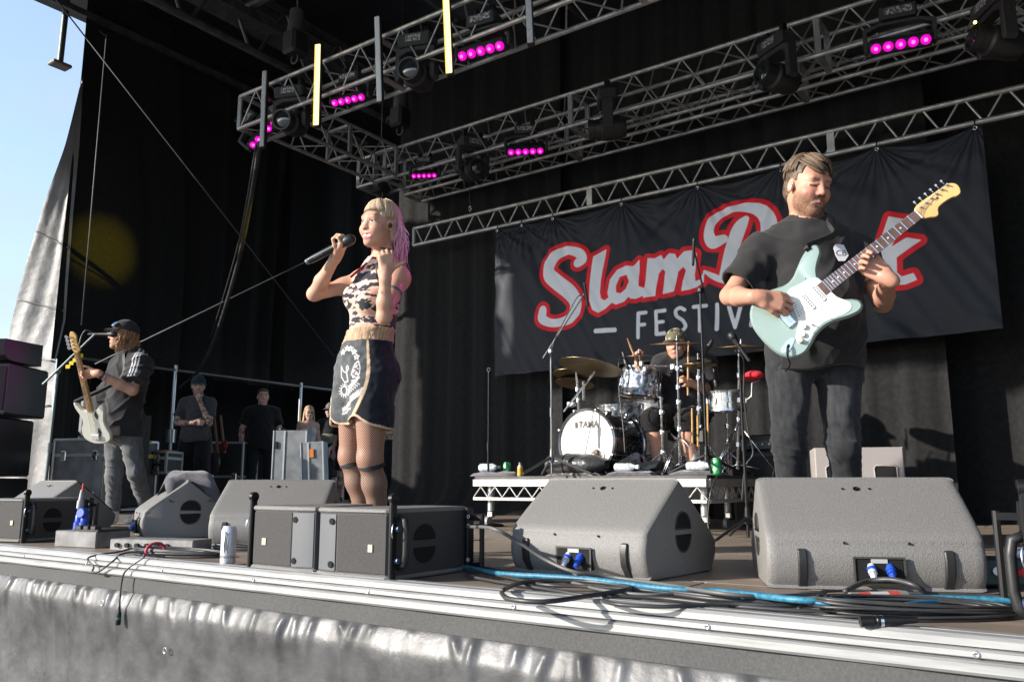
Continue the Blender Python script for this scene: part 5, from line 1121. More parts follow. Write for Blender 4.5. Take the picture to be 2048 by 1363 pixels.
cable('microphone_cable', 'cable looping down the right vocal mic stand', 'cable', [atd(1470, 700, 5.2), atd(1487, 720, 5.2), atd(1488, 790, 5.2), atd(1496, 860, 5.2), atd(1506, 905, 5.2), atd(1490, 935, 5.2), atd(1484, 1000, 5.2)], .005)
cable('microphone_cable', 'cable looped from the rack tom microphone down over the bass drum', 'cable', [atd(1253, 722, 6.55), atd(1243, 712, 6.5), atd(1237, 730, 6.45), atd(1238, 780, 6.4), atd(1246, 850, 6.3), atd(1250, 905, 6.2)], .005)
cable('hanging_lead', 'cable hanging down the right side of the riser to the floor', 'cable', [V((RX1 + .05, RY0 + .1, DB + .02)), V((RX1 + .04, RY0 - .03, .30)), V((RX1 + .02, RY0 - .06, .12)), V((RX1 + .05, RY0 - .09, .02)), V((RX1 + .15, RY0 - .05, .015))], .005)
# dark amplifier and its cabinet right of the kit, with a red cap on the stand
_c = atd(1532, 910, 6.75); _c.z = 0
t = thing('bass_cabinet', 'dark guitar cabinet between the drum kit and the guitarist', 'amplifier', _c); MB().box(_c + V((0, 0, .30)), (.46, .36, .60), bev=.02).build('cabinet', mat('dark grey tolex', (.035, .038, .045), .6, bump=.3, bscale=200), t); MB().box(_c + V((0, -.185, .30)), (.40, .02, .52), bev=.006).build('grille', FAB, t)
t = thing('amplifier_head', 'black amplifier head on the dark cabinet beside the guitarist', 'amplifier', _c + V((0, 0, .60))); MB().box(_c + V((0, 0, .67)), (.40, .26, .13), bev=.012).build('case', BLACKP, t); MB().box(_c + V((0, -.133, .655)), (.36, .012, .06)).build('panel', mat('dark panel', (.05, .05, .052), .4), t)
for k in range(6): MB().lathe([(.009, 0), (.007, .016)], _c + V((-.14 + k * .055, -.14, .655)), (0, -1, 0), 10).build('knob', mat('silver knob', (.4, .4, .4), .3, .8), t, 40)
t = thing('baseball_hat', 'red cloth cap hung beside the side snare', 'cap', atd(1506, 750, 6.0)); MB().ball(atd(1508, 750, 6.0), V((.075, .06, .035)), 14, 8).build('crown', mat('red cloth', (.52, .02, .035), .85, bump=.4, bscale=60), t, True); MB().lathe([(.03, 0), (.075, -.012)], atd(1497, 754, 6.0), (0, .1, 1), 16).build('brim', mat('red cloth'), t, 30)
tag(MB().tube([atd(1520, 760, 6.0), atd(1504, 765, 6.0), atd(1503, 792, 6.0), atd(1492, 800, 6.0)], .006, 6).build('hanger_rod', mat('pale rod', (.5, .5, .5), .4, .6), None, True), 'thin bent metal hanger rod under the red cap', 'rod')
# ================================================================ PEOPLE
TW = V((math.sin(YAW), -math.cos(YAW), 0)); RI = V((math.cos(YAW), math.sin(YAW), 0)); UP = V((0, 0, 1))
def fdir(a): return TW * math.cos(R(a)) + RI * math.sin(R(a))          # compass: 0 = towards the audience side where the viewer stands
A3 = lambda v: np.array(v, np.float32)
def basis(fwd, pitch=0., roll=0.):
    """columns: person's right, forward, up"""
    f = V(fwd).normalized(); r = f.cross(UP).normalized(); M = Matrix((r, f, UP)).transposed()
    return M @ Matrix.Rotation(pitch, 3, 'X') @ Matrix.Rotation(roll, 3, 'Y')
SKIN = mat('skin', (.6, .4, .3), .48, attr='Col', sss=.06, bump=.08, bscale=320, bdist=.002, spec=.35)
HAIRM = mat('hair', (.3, .2, .1), .58, attr='Col', spec=.4)
CLOTHM = mat('cloth', (.1, .1, .1), .9, attr='Col', bump=.35, bscale=420, bdist=.0015, sheen=.15, spec=.2)
def head_prims(S, c, M, s=1., smile=0., jaw=1., wide=1., nose=1., down=0.):
    c = V(c); P = lambda x, y, z: c + M @ V((x * wide * s, y * s, z * s)); Mn = np.array(M, np.float32); r3 = lambda *a: A3(a) * s
    S.ell(P(0, -.012, .036), r3(.075 * wide, .094, .086), Mn, k=.01)
    S.ell(P(0, .034, -.030), r3(.060 * wide, .060, .080), Mn, k=.03)
    S.ell(P(0, .022, -.062), r3(.056 * wide * jaw, .058, .048), Mn, k=.03)
    S.ell(P(0, .070, -.098), r3(.026 * jaw, .022, .020), Mn, k=.025)
    S.cap(P(-.036, .074, .030), P(.036, .074, .030), .014 * s, k=.018)
    for e in (-1, 1):
        S.ell(P(e * .037, .058, -.030), r3(.026, .030, .026) * (1 + .12 * smile), Mn, k=.022)
        S.ell(P(e * .033, .104, .006), r3(.024, .020, .014), Mn, k=.012, sub=True)
        S.ell(P(e * .032, .072, .004), r3(.0145, .0145, .0125), Mn, k=.003)
        S.cap(P(e * .020, .0885, .0135 - .004), P(e * .045, .076, .010 - .004 - .004 * (down > 0)), .0046 * s, k=.004)        # upper lid
        S.cap(P(e * .022, .086, -.006 + .002), P(e * .043, .077, -.004 + .002), .0035 * s, k=.005)
    S.cap(P(0, .084, .018), P(0, .103 * nose, -.022), .0085 * s, .0115 * s, k=.014)
    S.ell(P(0, .104 * nose, -.026), r3(.0125, .0125, .011), Mn, k=.008)
    for e in (-1, 1):
        S.ell(P(e * .0125, .094, -.030), r3(.0085, .011, .008), Mn, k=.006); S.ell(P(e * .007, .104, -.037), r3(.004, .005, .004), Mn, k=.003, sub=True)
        S.ell(P(e * .076, -.006, -.006), r3(.009, .018, .029), Mn, k=.008); S.ell(P(e * .084, -.000, -.001), r3(.006, .011, .018), Mn, k=.004, sub=True)
    if smile:
        S.ell(P(0, .100, -.0665), r3(.031, .018, .0125), Mn, k=.006, sub=True)
        S.cap(P(-.029, .080, -.0575), P(0, .0935, -.0560), .0048 * s, k=.006); S.cap(P(0, .0935, -.0560), P(.029, .080, -.0575), .0048 * s, k=.006)
        S.cap(P(-.026, .080, -.0680), P(0, .091, -.0815), .0062 * s, k=.006); S.cap(P(0, .091, -.0815), P(.026, .080, -.0680), .0062 * s, k=.006)
        S.cap(P(-.022, .078, -.0625), P(0, .0875, -.0635), .0058 * s, k=.002); S.cap(P(0, .0875, -.0635), P(.022, .078, -.0625), .0058 * s, k=.002)
    else:
        S.cap(P(-.022, .085, -.0715), P(0, .0945, -.0615), .0055 * s, k=.008); S.cap(P(0, .0945, -.0615), P(.022, .085, -.0715), .0055 * s, k=.008)
        S.cap(P(-.017, .087, -.072), P(.017, .087, -.072), .0068 * s, k=.008)
        S.cap(P(-.023, .0925, -.0735), P(0, .0965, -.0668), .0022 * s, k=.004, sub=True); S.cap(P(0, .0965, -.0668), P(.023, .0925, -.0735), .0022 * s, k=.004, sub=True)
def face_colour(L, base, lips=(.50, .17, .15), brow=(.12, .08, .05), smile=0., beard=0., beardc=(.20, .13, .08), blush=.5, eye=(.10, .12, .12), shut=False, browz=.028):
    """L: head-local coordinates (metres, unscaled). returns colour array and a weight for the head region"""
    x, y, z = L[:, 0], L[:, 1], L[:, 2]; n = len(L); c = np.tile(A3(base), (n, 1)); ax_ = np.abs(x); fr = y > .045
    def mix(m, col): c[:] = c * (1 - m[:, None]) + A3(col) * m[:, None]
    g = lambda d, w: np.exp(-(d / w) ** 2)
    mix(blush * .55 * g(np.hypot(ax_ - .042, z + .028), .026) * fr, (.52, .19, .14)); mix(blush * .5 * g(np.hypot(x, z + .026), .016) * fr, (.52, .19, .15)); mix(blush * .35 * g(z - .05, .03) * fr, (.52, .21, .15))
    if beard:
        nb = .75 + .35 * vnoise(L * 1.0, 220.)
        bm = np.clip((-z - .048) / .018, 0, 1) * np.clip((y - .0) / .03, 0, 1) + np.clip((.022 - np.abs(z + .053)) / .01, 0, 1) * np.clip((.030 - ax_) / .008, 0, 1) * (y > .07) * 1.0 + .9 * np.clip((ax_ - .045) / .01, 0, 1) * np.clip((-z - .02) / .02, 0, 1) * (y > .005)
        mix(np.clip(bm, 0, 1) * beard * np.clip(nb, 0, 1), beardc)
    lipm = (np.abs(z + .067) < (.018 if smile else .0115)) & (ax_ < (.031 if smile else .0225)) & (y > .074); m = lipm * np.clip((.0115 + .0065 * bool(smile) - np.abs(z + .0685 * (1 if smile else .985))) / .003, 0, 1); mix(m * .85, lips)
    if smile:
        t = (z < -.0610) & (z > -.0692) & (ax_ < .025) & (y > .066); mix(t * 1., (.78, .76, .71)); d = (z <= -.0692) & (z > -.0765 + ax_ * .25) & (ax_ < .022) & (y < .0885) & (y > .055); mix(d * 1., (.16, .035, .035))
    else:
        mix(((np.abs(z + .0668 + .29 * ax_) < .0024) & (ax_ < .023) & (y > .078)) * .75, (.16, .05, .05))
    bz = browz + .004 * np.clip(ax_ / .04, 0, 1); mix(np.clip((.0055 - np.abs(z - bz)) / .002, 0, 1) * (ax_ > .012) * (ax_ < .050) * (y > .05) * .85, brow)
    er = np.hypot(ax_ - .032, (z - .004) * 1.35)
    if not shut:
        e_ = (er < .0125) & (y > .074) & (np.abs(z - .0035) < .0058); mix(e_ * 1., (.62, .58, .55)); mix(((np.hypot(ax_ - .033, z - .004) < .0062) & (y > .074)) * 1., eye)
        mix(((np.abs(z - .0105) < .0028) & (np.abs(ax_ - .033) < .016) & (y > .066)) * .9, (.05, .03, .03))
    else:
        mix(g(er, .020) * fr * .35, (.34, .14, .11)); mix(((np.abs(z + .0005) < .0036) & (np.abs(ax_ - .033) < .015) & (y > .06)) * .9, (.05, .03, .03))  # socket shadow painted into the skin round the eyes, then the dark slit
    mix(((y > .096) & (z < -.0335) & (z > -.042) & (ax_ < .012) & (ax_ > .003)) * .8, (.15, .05, .04))
    return c
def hand_prims(S, wrist, d, n, ts, size=1., curl=(.35, .5, .35), spread=.06, thumb=(.75, .55, .35), thumb_curl=.3, curls=None):
    """d: wrist to knuckles, n: direction the palm faces, ts: +-1 picks the thumb side along d x n"""
    w = V(wrist); d = V(d).normalized(); n = V(n); n = (n - d * n.dot(d)).normalized(); s = d.cross(n) * ts; z = size; out = {}
    S.cap(w - d * .02, w + d * .02 * z, .026 * z, .027 * z, k=.02)
    kn = []
    for i, (o, l) in enumerate(((.030, .088), (.010, .093), (-.010, .089), (-.028, .080))):
        k_ = w + d * (l * z) + s * (o * z); S.cap(w + d * .018 * z + s * (o * .62 * z), k_, .0150 * z, .0125 * z, k=.012); kn.append(k_)
    for i, (k_, fl_) in enumerate(zip(kn, (.072, .080, .074, .058))):
        c_ = curls[i] if curls else curl; a = 0; p = k_; sp = s * ((1.5 - i) * spread)
        for j, (seg, rr) in enumerate(((.46, .0095), (.30, .0088), (.26, .0078))):
            a += c_[j]; dd_ = (d + sp).normalized() * math.cos(a) + n * math.sin(a); q = p + dd_ * (fl_ * seg * z); S.cap(p, q, rr * z, rr * .93 * z, k=.0045); p = q
        out[i] = p
    tb = w + d * .026 * z + s * .026 * z; td = (d * thumb[0] + s * thumb[1] + n * thumb[2]).normalized(); S.cap(w + d * .012 * z + s * .008 * z, tb, .016 * z, .0145 * z, k=.012)
    q = tb + td * .040 * z; S.cap(tb, q, .0135 * z, .0108 * z, k=.008); t2 = (td * math.cos(thumb_curl) + (n - s * .6).normalized() * math.sin(thumb_curl)).normalized(); q2 = q + t2 * .034 * z; S.cap(q, q2, .0102 * z, .0085 * z, k=.005); out['t'] = q2
    return out
def torso_prims(S, J, B):
    pel, nk, sr, sl = (V(J[k]) for k in ('pelvis', 'neck', 'shR', 'shL')); U = (nk - pel).normalized(); Rr = (sr - sl); Rr = (Rr - U * Rr.dot(U)).normalized(); F = U.cross(Rr); M = Matrix((Rr, F, U)).transposed(); Mn = np.array(M, np.float32); L = (nk - pel).length
    S.ell(pel.lerp(nk, .70) + F * B.get('chf', .0), A3((B['cw'], B['cd'], .19)), Mn, k=.05); S.ell(pel.lerp(nk, .34) + F * B.get('wf', 0), A3((B['ww'], B['wd'], .18)), Mn, k=.06)
    S.ell(pel + F * -.005, A3((B['pw'], B['pd'], .135)), Mn, k=.06)
    if B.get('belly'): S.ell(pel.lerp(nk, .30) + F * B['belly'] * .45, A3((B['ww'] * .9, B['wd'] * .9 + B['belly'] * .4, .17)), Mn, k=.06)
    S.cap(sr, sl, .052, k=.05)
    for e in (sr, sl): S.cap(e, nk + U * .01, .046, .050, k=.05)
    if B.get('bust'):
        for e in (-1, 1): S.ell(pel.lerp(nk, .64) + F * (B['cd'] * .78) + Rr * e * B['cw'] * .45, A3((.062, .058, .062)), Mn, k=.03)
    if B.get('glute'):
        for e in (-1, 1): S.ell(pel - U * .04 - F * (B['pd'] * .55) + Rr * e * B['pw'] * .42, A3((.085, .085, .09)), Mn, k=.05)
    return M
def body_sdf(J, B, hands=None, head=None):
    S = SDF(); M = torso_prims(S, J, B); a = B.get('arm', 1.); l = B.get('leg', 1.)
    hc, hM, hs = head['c'], head['M'], head.get('s', 1.)
    S.cap(V(J['neck']) - V((0, 0, .03)), V(hc) + hM @ V((0, -.030, -.045)) * hs, B.get('nr', .056), B.get('nr', .056) * .95, k=.03)
    for sd in 'RL':
        sh, el, wr = J['sh' + sd], J['el' + sd], J['wr' + sd]
        S.cap(sh, el, .052 * a, .041 * a, k=.04); S.cap(el, V(el).lerp(V(wr), .35), .040 * a, .042 * a, k=.02); S.cap(V(el).lerp(V(wr), .35), wr, .042 * a, .0265 * a, k=.02)
        S.ell((V(sh) * .62 + V(el) * .38), A3((.05, .05, .05)) * a, None, k=.03)
        hp, kn, an = J['hip' + sd], J['kn' + sd], J['an' + sd]
        S.cap(hp, kn, .088 * l, .056 * l, k=.05); S.cap(kn, V(kn).lerp(V(an), .32), .053 * l, .056 * l, k=.03); S.cap(V(kn).lerp(V(an), .32), an, .056 * l, .036 * l, k=.03)
        f = V(J['toe' + sd]); S.cap(an, V(an) + (f - V(an)) * .15 - V((0, 0, .03)), .036, .036, k=.03); S.cap(V(an) - V((0, 0, .045)), f, .034, .026, k=.03)
    head_prims(S, hc, hM, hs, head.get('smile', 0), head.get('jaw', 1.), head.get('wide', 1.), head.get('nose', 1.), head.get('down', 0))
    for h in hands or []: hand_prims(S, **h)
    return S, M
def bounds(S, pad=.05):
    lo = np.full(3, 1e9); hi = -lo
    for q in S.p:
        if q[-1]: continue
        if q[0] == 'c': r = max(q[3], q[4]); lo = np.minimum(lo, np.minimum(q[1], q[2]) - r); hi = np.maximum(hi, np.maximum(q[1], q[2]) + r)
        else: r = q[2].max(); lo = np.minimum(lo, q[1] - r); hi = np.maximum(hi, q[1] + r)
    return lo - pad, hi + pad
def head_local(P, head): return ((P - A3(head['c'])) @ np.array(head['M'], np.float32)) / head.get('s', 1.) / A3((head.get('wide', 1.), 1, 1))
def plane(P, p, n): return (P - A3(p)) @ A3(V(n).normalized())
def folds(P, ax1, f1, ph=0., warp=.6):
    """ridged folds running across direction ax1"""
    t = P @ A3(ax1) * f1 + warp * vnoise(P, 5., ph) * 2 + warp * .5 * vnoise(P, 11., ph + 3)
    return 1 - np.abs(np.sin(t))
def make_body(parent, S, head, h, skin, face, cut=None, extra=None, name='body'):
    lo, hi = bounds(S); fn = S if cut is None else (lambda P: np.maximum(S(P), cut(P)))
    vs, fs = sdf_mesh(fn, lo, hi, h); P = vs.astype(np.float32); L = head_local(P, head); col = np.tile(A3(skin), (len(P), 1)); col *= (1 + .10 * vnoise(P, 14.) + .06 * vnoise(P, 40., 4.))[:, None]
    hm = (np.abs(L[:, 0]) < .11) & (np.abs(L[:, 1]) < .13) & (L[:, 2] > -.125) & (L[:, 2] < .14); col[hm] = face_colour(L[hm], skin, **face) * (1 + .06 * vnoise(P[hm], 60.))[:, None]
    if extra: extra(P, col)
    return np_mesh(name, vs, fs, SKIN, parent, np.clip(col, 0, 1))
def garment(name, parent, fn, lo, hi, h, colfn, m=CLOTHM, thick=.009):
    g = (lambda P: np.maximum(fn(P), 0)) if False else None
    vs, fs = sdf_mesh(fn, lo, hi, h); P = vs.astype(np.float32); col = colfn(P) if callable(colfn) else np.tile(A3(colfn), (len(P), 1)); return np_mesh(name, vs, fs, m, parent, np.clip(col, 0, 1))
def shell(d, t): return np.maximum(d, -(d + t))
def locks(name, parent, specs, colfn, m=HAIRM, flat=1.):
    b = MB(); cols = []
    for pts, r in specs:
        n0 = len(b.v); n = len(pts); b.tube(pts, [r * (.55 + .6 * math.sin(3.0 * (i + .35) / n)) if i < n - 1 else r * .12 for i in range(n)], 5); k = len(b.v) - n0; c = colfn(pts, rnd); cols += [c] * k if not isinstance(c, list) else [c[j // 5] for j in range(k)]
    me = bpy.data.meshes.new(name); me.from_pydata(b.v, [], b.f); me.update(); at = me.color_attributes.new('Col', 'FLOAT_COLOR', 'POINT'); a = np.ones((len(b.v), 4), np.float32); a[:, :3] = np.array(cols); at.data.foreach_set('color', a.ravel()); return link(name, me, m, parent, True)
def band(name, parent, a, b, r, w, m, n=22):
    """ring round a limb from a towards b"""
    a = V(a); d = (V(b) - a).normalized(); return MB().lathe([(r, -w / 2), (r + .003, -w / 2), (r + .003, w / 2), (r, w / 2)], a, d, n, cap=False).build(name, m, parent, 40)
def person(label, base, grp=None): return thing('person', label, 'person', base, 0, grp)
# ---------------------------------------------------------------- singer
D0 = 3.90
J = dict(pelvis=atd(729, 728, D0), neck=atd(768, 531, D0), shR=atd(727, 562, 4.01), shL=atd(795, 556, 3.80),
         elR=atd(628, 588, 3.95), wrR=atd(674, 510, 3.80), elL=atd(768, 634, 3.60), wrL=atd(771, 548, 3.57),
         hipR=atd(712, 752, 3.97), hipL=atd(744, 755, 3.84), knR=atd(703, 912, 3.99), knL=atd(741, 916, 3.83))
J['anR'] = atd(736, 1082, 3.98); J['anL'] = atd(760, 1090, 3.86); J['anR'].z = .075; J['anL'].z = .075
fs_ = fdir(-58); J['toeR'] = J['anR'] + fs_ * .16; J['toeL'] = J['anL'] + fdir(-45) * .16; J['toeR'].z = J['toeL'].z = .028
B = dict(cw=.130, cd=.098, ww=.108, wd=.082, pw=.148, pd=.112, bust=1, glute=1, arm=.78, leg=.93, nr=.046, chf=.01)
hd = dict(c=atd(759, 451, 3.87), M=basis(fdir(-34), R(-4), R(-5)), s=.94, smile=1., jaw=.92, wide=.96, nose=.965)
micA, micB = atd(712, 473, 3.74), atd(617, 522, 3.80); md = (micA - micB).normalized()
hr = hd['M'] @ V((0, 1, 0))
gripc = micA.lerp(micB, .21)
hR = dict(wrist=J['wrR'], d=(gripc + UP * .008 - J['wrR']), n=(TW * .35 + md * -.1 + UP * .9 - RI * .2), ts=1, size=.88, curl=(1.0, 1.1, .7), spread=.05, thumb=(.8, .25, .6), thumb_curl=.5)
hL = dict(wrist=J['wrL'], d=(UP * .97 - RI * .0 + TW * .05), n=(-RI * .3 - TW * .75 + UP * .1), ts=-1, size=.90, curls=[(.55, .9, .8), (.65, 1.0, .8), (.75, 1.0, .8), (.85, 1.0, .8)], spread=.05, thumb=(.55, .85, -.05), thumb_curl=-.1)
singer = person('singer in tiger print top and dark shorts holding a microphone to her mouth', V((J['pelvis'].x, J['pelvis'].y, 0)))
S, MT = body_sdf(J, B, [hR, hL], hd)
SK = (.56, .32, .22)
def _x(P, col):
    m = plane(P, J['wrL'], UP) ; d = np.linalg.norm(P - A3(J['elL'].lerp(J['wrL'], .55) + TW * .03), axis=1); t = (d < .014) & (vnoise(P, 260.) > .1); col[t] = (.45, .10, .08)
zt = J['pelvis'].z + .03
make_body(singer, S, hd, .0042, SK, dict(smile=1., browz=.031, brow=(.26, .17, .10), lips=(.52, .14, .13), blush=.5, eye=(.07, .07, .06)), cut=lambda P: -plane(P, (0, 0, zt - .08), UP), extra=_x)
Rr, F, U = (MT.col[i] for i in range(3)); pel, nk = J['pelvis'], J['neck']
# top
St = SDF(); torso_prims(St, J, B); St.cap(nk - UP * .02, nk + (V(hd['c']) - nk) * .36, .050, .049, k=.03); Sg = St.grow(.007)
def topf(P):
    d = Sg(P); x = (P - A3(nk)) @ A3(Rr); u = (P - A3(nk)) @ A3(U)
    lim = .066 + .055 * np.clip((-u - .03) / .10, 0, 1) ** .8 + .2 * np.clip((-u - .15) / .05, 0, 1)
    d = np.maximum(d, np.abs(x) - lim); d = np.maximum(d, -plane(P, (0, 0, zt + .120), UP)); d = np.maximum(d, plane(P, nk + U * .028, U))
    return d - .0018 * folds(P, U, 70, 2., 1.2) * np.clip((-u - .25) / .1, 0, 1)
def topc(P):
    q = P @ np.array(MT, np.float32); q = q + .30 * q[:, [2, 2, 0]] * A3((0, 0, 1)); a = vnoise(q * A3((.42, .42, 1.7)) + .012 * vnoise(q, 40.)[:, None], 58., 2.) + .35 * vnoise(q * A3((.6, .6, 1.8)), 110., 7.); b = vnoise(q, 12., 30.)
    base = A3((.74, .43, .32)) * (1 + .25 * b[:, None]); pale = A3((.80, .62, .55)); w1 = np.clip((a + .36) / .15, 0, 1)[:, None] * .8; base = base * (1 - w1) + pale * w1; w2 = np.clip((a + .14) / .10, 0, 1)[:, None]
    return base * (1 - w2) + A3((.034, .035, .045)) * w2
lo, hi = bounds(St); garment('tiger_print_top', singer, topf, lo, hi, .0040, topc)
# shorts with waistband
Ss = SDF(); torso_prims(Ss, J, B)
for sd in 'RL': Ss.cap(J['hip' + sd], V(J['hip' + sd]).lerp(J['kn' + sd], .75), .096, .094, k=.04)
Sw = Ss.grow(.012); Sh = Ss.grow(.011)
z_w = zt + .070; z_top = zt + .128
def ang(P): q = P - A3(pel); return np.arctan2(q @ A3(-Rr), q @ A3(F))      # 0 front, + towards her left
def bandf(P):
    d = Sw(P) - .004 * np.abs(np.sin(ang(P) * 46)) - .003 * vnoise(P, 60.); return np.maximum(np.maximum(d, plane(P, (0, 0, z_top), UP)), -plane(P, (0, 0, z_w - .004), UP))
garment('waistband', singer, bandf, *bounds(Ss), .0042, lambda P: A3((.52, .36, .24)) * (.85 + .3 * vnoise(P, 50.)[:, None] * .5 + .12 * np.sin(ang(P) * 46)[:, None]))
SEAM = 1.02
def seam_a(P): return SEAM + .22 * np.sin(np.clip((z_w - P[:, 2]) / .36, 0, 1) * 3.1) - .10
z_hem = atd(700, 850, D0).z
def hemz(P): a = ang(P); s = np.exp(-((a - (SEAM - .02)) / .26) ** 2) + np.exp(-((a + (SEAM - .02)) / .26) ** 2); return z_hem + .030 * s - .028 * np.clip((a - SEAM) / .8, 0, 1)
def shf(P):
    fl_ = np.clip((z_w - P[:, 2]) / .4, 0, 1); d = Sh(P) - .003 * fl_ - .006 * folds(P, Rr + F * .3, 30, 5., 1.) * np.exp(-((P[:, 2] - z_w) / .06) ** 2) - .007 * vnoise(P * A3((1, 1, .45)), 15., 8.) * (.3 + fl_) - .003 * vnoise(P, 40., 2.)
    return np.maximum(shell(np.maximum(d, plane(P, (0, 0, z_w), UP)), .010), hemz(P) - P[:, 2])
# embroidery drawn in the flat of the front panel
EO = atd(693, 750, D0 - .1); pu = (RI * .94 + TW * -.3); pu = V((RI.x, RI.y, 0)); EMB = []
def star(cx, cy, r): return [(cx + (r if k % 2 == 0 else r * .42) * math.sin(k * .628), cy + (r if k % 2 == 0 else r * .42) * math.cos(k * .628)) for k in range(10)] 
for (cx, cy) in ((.000, .125), (.018, .122), (.038, .105), (.052, .080), (-.022, .110)): s_ = star(cx, cy, .013); EMB += list(zip(s_, s_[1:] + s_[:1]))
def poly_(pts): EMB.extend(zip(pts[:-1], pts[1:]))
poly_([(.062, .060), (.072, .030), (.070, .0), (.055, -.025), (.030, -.030)]); poly_([(.062, .060), (.045, .045), (.036, .018), (.030, -.005)]); poly_([(-.030, .045), (-.018, .02), (.002, .010), (.014, .028), (.008, .042), (.000, .036), (.005, .0), (.012, -.03)]); poly_([(-.03, .045), (-.034, .0), (-.016, -.028), (.012, -.03)])
for k in range(26):
    a = (rnd.uniform(.034, .066), rnd.uniform(-.02, .045)); poly_([a, (a[0] + .005, a[1] - .003)])
for k in range(14):
    t = 6.283 * k / 14; poly_([(-.024 + .017 * math.cos(t), -.062 + .019 * math.sin(t)), (-.024 + .029 * math.cos(t), -.062 + .031 * math.sin(t))])
poly_([(-.024 + .017 * math.cos(t), -.062 + .019 * math.sin(t)) for t in np.linspace(0, 6.283, 12)])
for k in range(7): poly_([(.004 + k * .008, -.078 + k * .006), (.016 + k * .009, -.050 + k * .006)]); poly_([(.0 + k * .01, -.085 + k * .007), (.012 + k * .01, -.090 + k * .007)])
for k in range(9): x = .022 + k * .0075; poly_([(x, -.128 + k * .0045), (x + .001, -.100 + k * .0045), (x + .005, -.122 + k * .0045)])
for k in range(6): x = -.036 + k * .010; poly_([(x, -.150 + k * .004), (x + .004, -.140 + k * .004), (x + .008, -.150 + k * .004), (x + .003, -.158 + k * .004)]); poly_([(x, -.172 + k * .003), (x + .006, -.164 + k * .003), (x + .009, -.172 + k * .003)])
def shc(P):
    a = ang(P); sa = seam_a(P); n = vnoise(P, 30.)[:, None]; c = np.where((a < sa)[:, None] & (a > -sa)[:, None], A3((.085, .090, .095)) * (1 + .35 * n + .25 * vnoise(P, 120.)[:, None]), A3((.012, .014, .022)) * (1 + .3 * n))
    q = P - A3(EO); u = q @ A3(pu); v = q[:, 2]; d = np.full(len(P), 1.); m = (np.abs(u) < .1) & (np.abs(v) < .2) & (a < sa - .05) & (q @ A3(TW) > -.12); idx = np.where(m)[0]; U_, V_ = u[idx], v[idx]; dm = np.full(len(idx), 1.)
    for (ax, ay), (bx, by) in EMB:
        ex, ey = bx - ax, by - ay; t = np.clip(((U_ - ax) * ex + (V_ - ay) * ey) / (ex * ex + ey * ey + 1e-9), 0, 1); dm = np.minimum(dm, np.hypot(U_ - ax - t * ex, V_ - ay - t * ey))
    d[idx] = dm; w = np.clip((.0030 - d) / .0016, 0, 1)[:, None]; c = c * (1 - w) + A3((.66, .64, .62)) * w
    tr = (np.abs(np.abs(a) - sa) < .045) | (P[:, 2] - hemz(P) < .010); return np.where(tr[:, None], A3((.58, .43, .30)) * (1 + .15 * n), c)
garment('shorts', singer, shf, *bounds(Ss), .0033, shc)
# fishnet legs, one part per leg
fm = bpy.data.materials.new('fishnet over skin'); fm.use_nodes = True; nt = fm.node_tree; bs = nt.nodes['Principled BSDF']; bs.inputs['Roughness'].default_value = .5; tc = nt.nodes.new('ShaderNodeTexCoord'); outs = []
for ang_ in (R(48), R(-48)):
    mp = nt.nodes.new('ShaderNodeMapping'); mp.inputs['Rotation'].default_value = (0, ang_, -YAW); nt.links.new(tc.outputs['Object'], mp.inputs[0]); wv = nt.nodes.new('ShaderNodeTexWave'); wv.bands_direction = 'X'; wv.inputs['Scale'].default_value = 42.; wv.inputs['Distortion'].default_value = .5; nt.links.new(mp.outputs[0], wv.inputs['Vector']); outs.append(wv.outputs['Fac'])
mxx = nt.nodes.new('ShaderNodeMath'); mxx.operation = 'MAXIMUM'; nt.links.new(outs[0], mxx.inputs[0]); nt.links.new(outs[1], mxx.inputs[1]); rr = nt.nodes.new('ShaderNodeMapRange'); rr.inputs['From Min'].default_value = .72; rr.inputs['From Max'].default_value = .92; nt.links.new(mxx.outputs[0], rr.inputs['Value'])
mc = nt.nodes.new('ShaderNodeMix'); mc.data_type = 'RGBA'; mc.inputs['B'].default_value = (.05, .035, .03, 1); at = nt.nodes.new('ShaderNodeAttribute'); at.attribute_name = 'Col'; nt.links.new(at.outputs['Color'], mc.inputs['A']); nt.links.new(rr.outputs[0], mc.inputs['Factor']); nt.links.new(mc.outputs['Result'], bs.inputs['Base Color'])
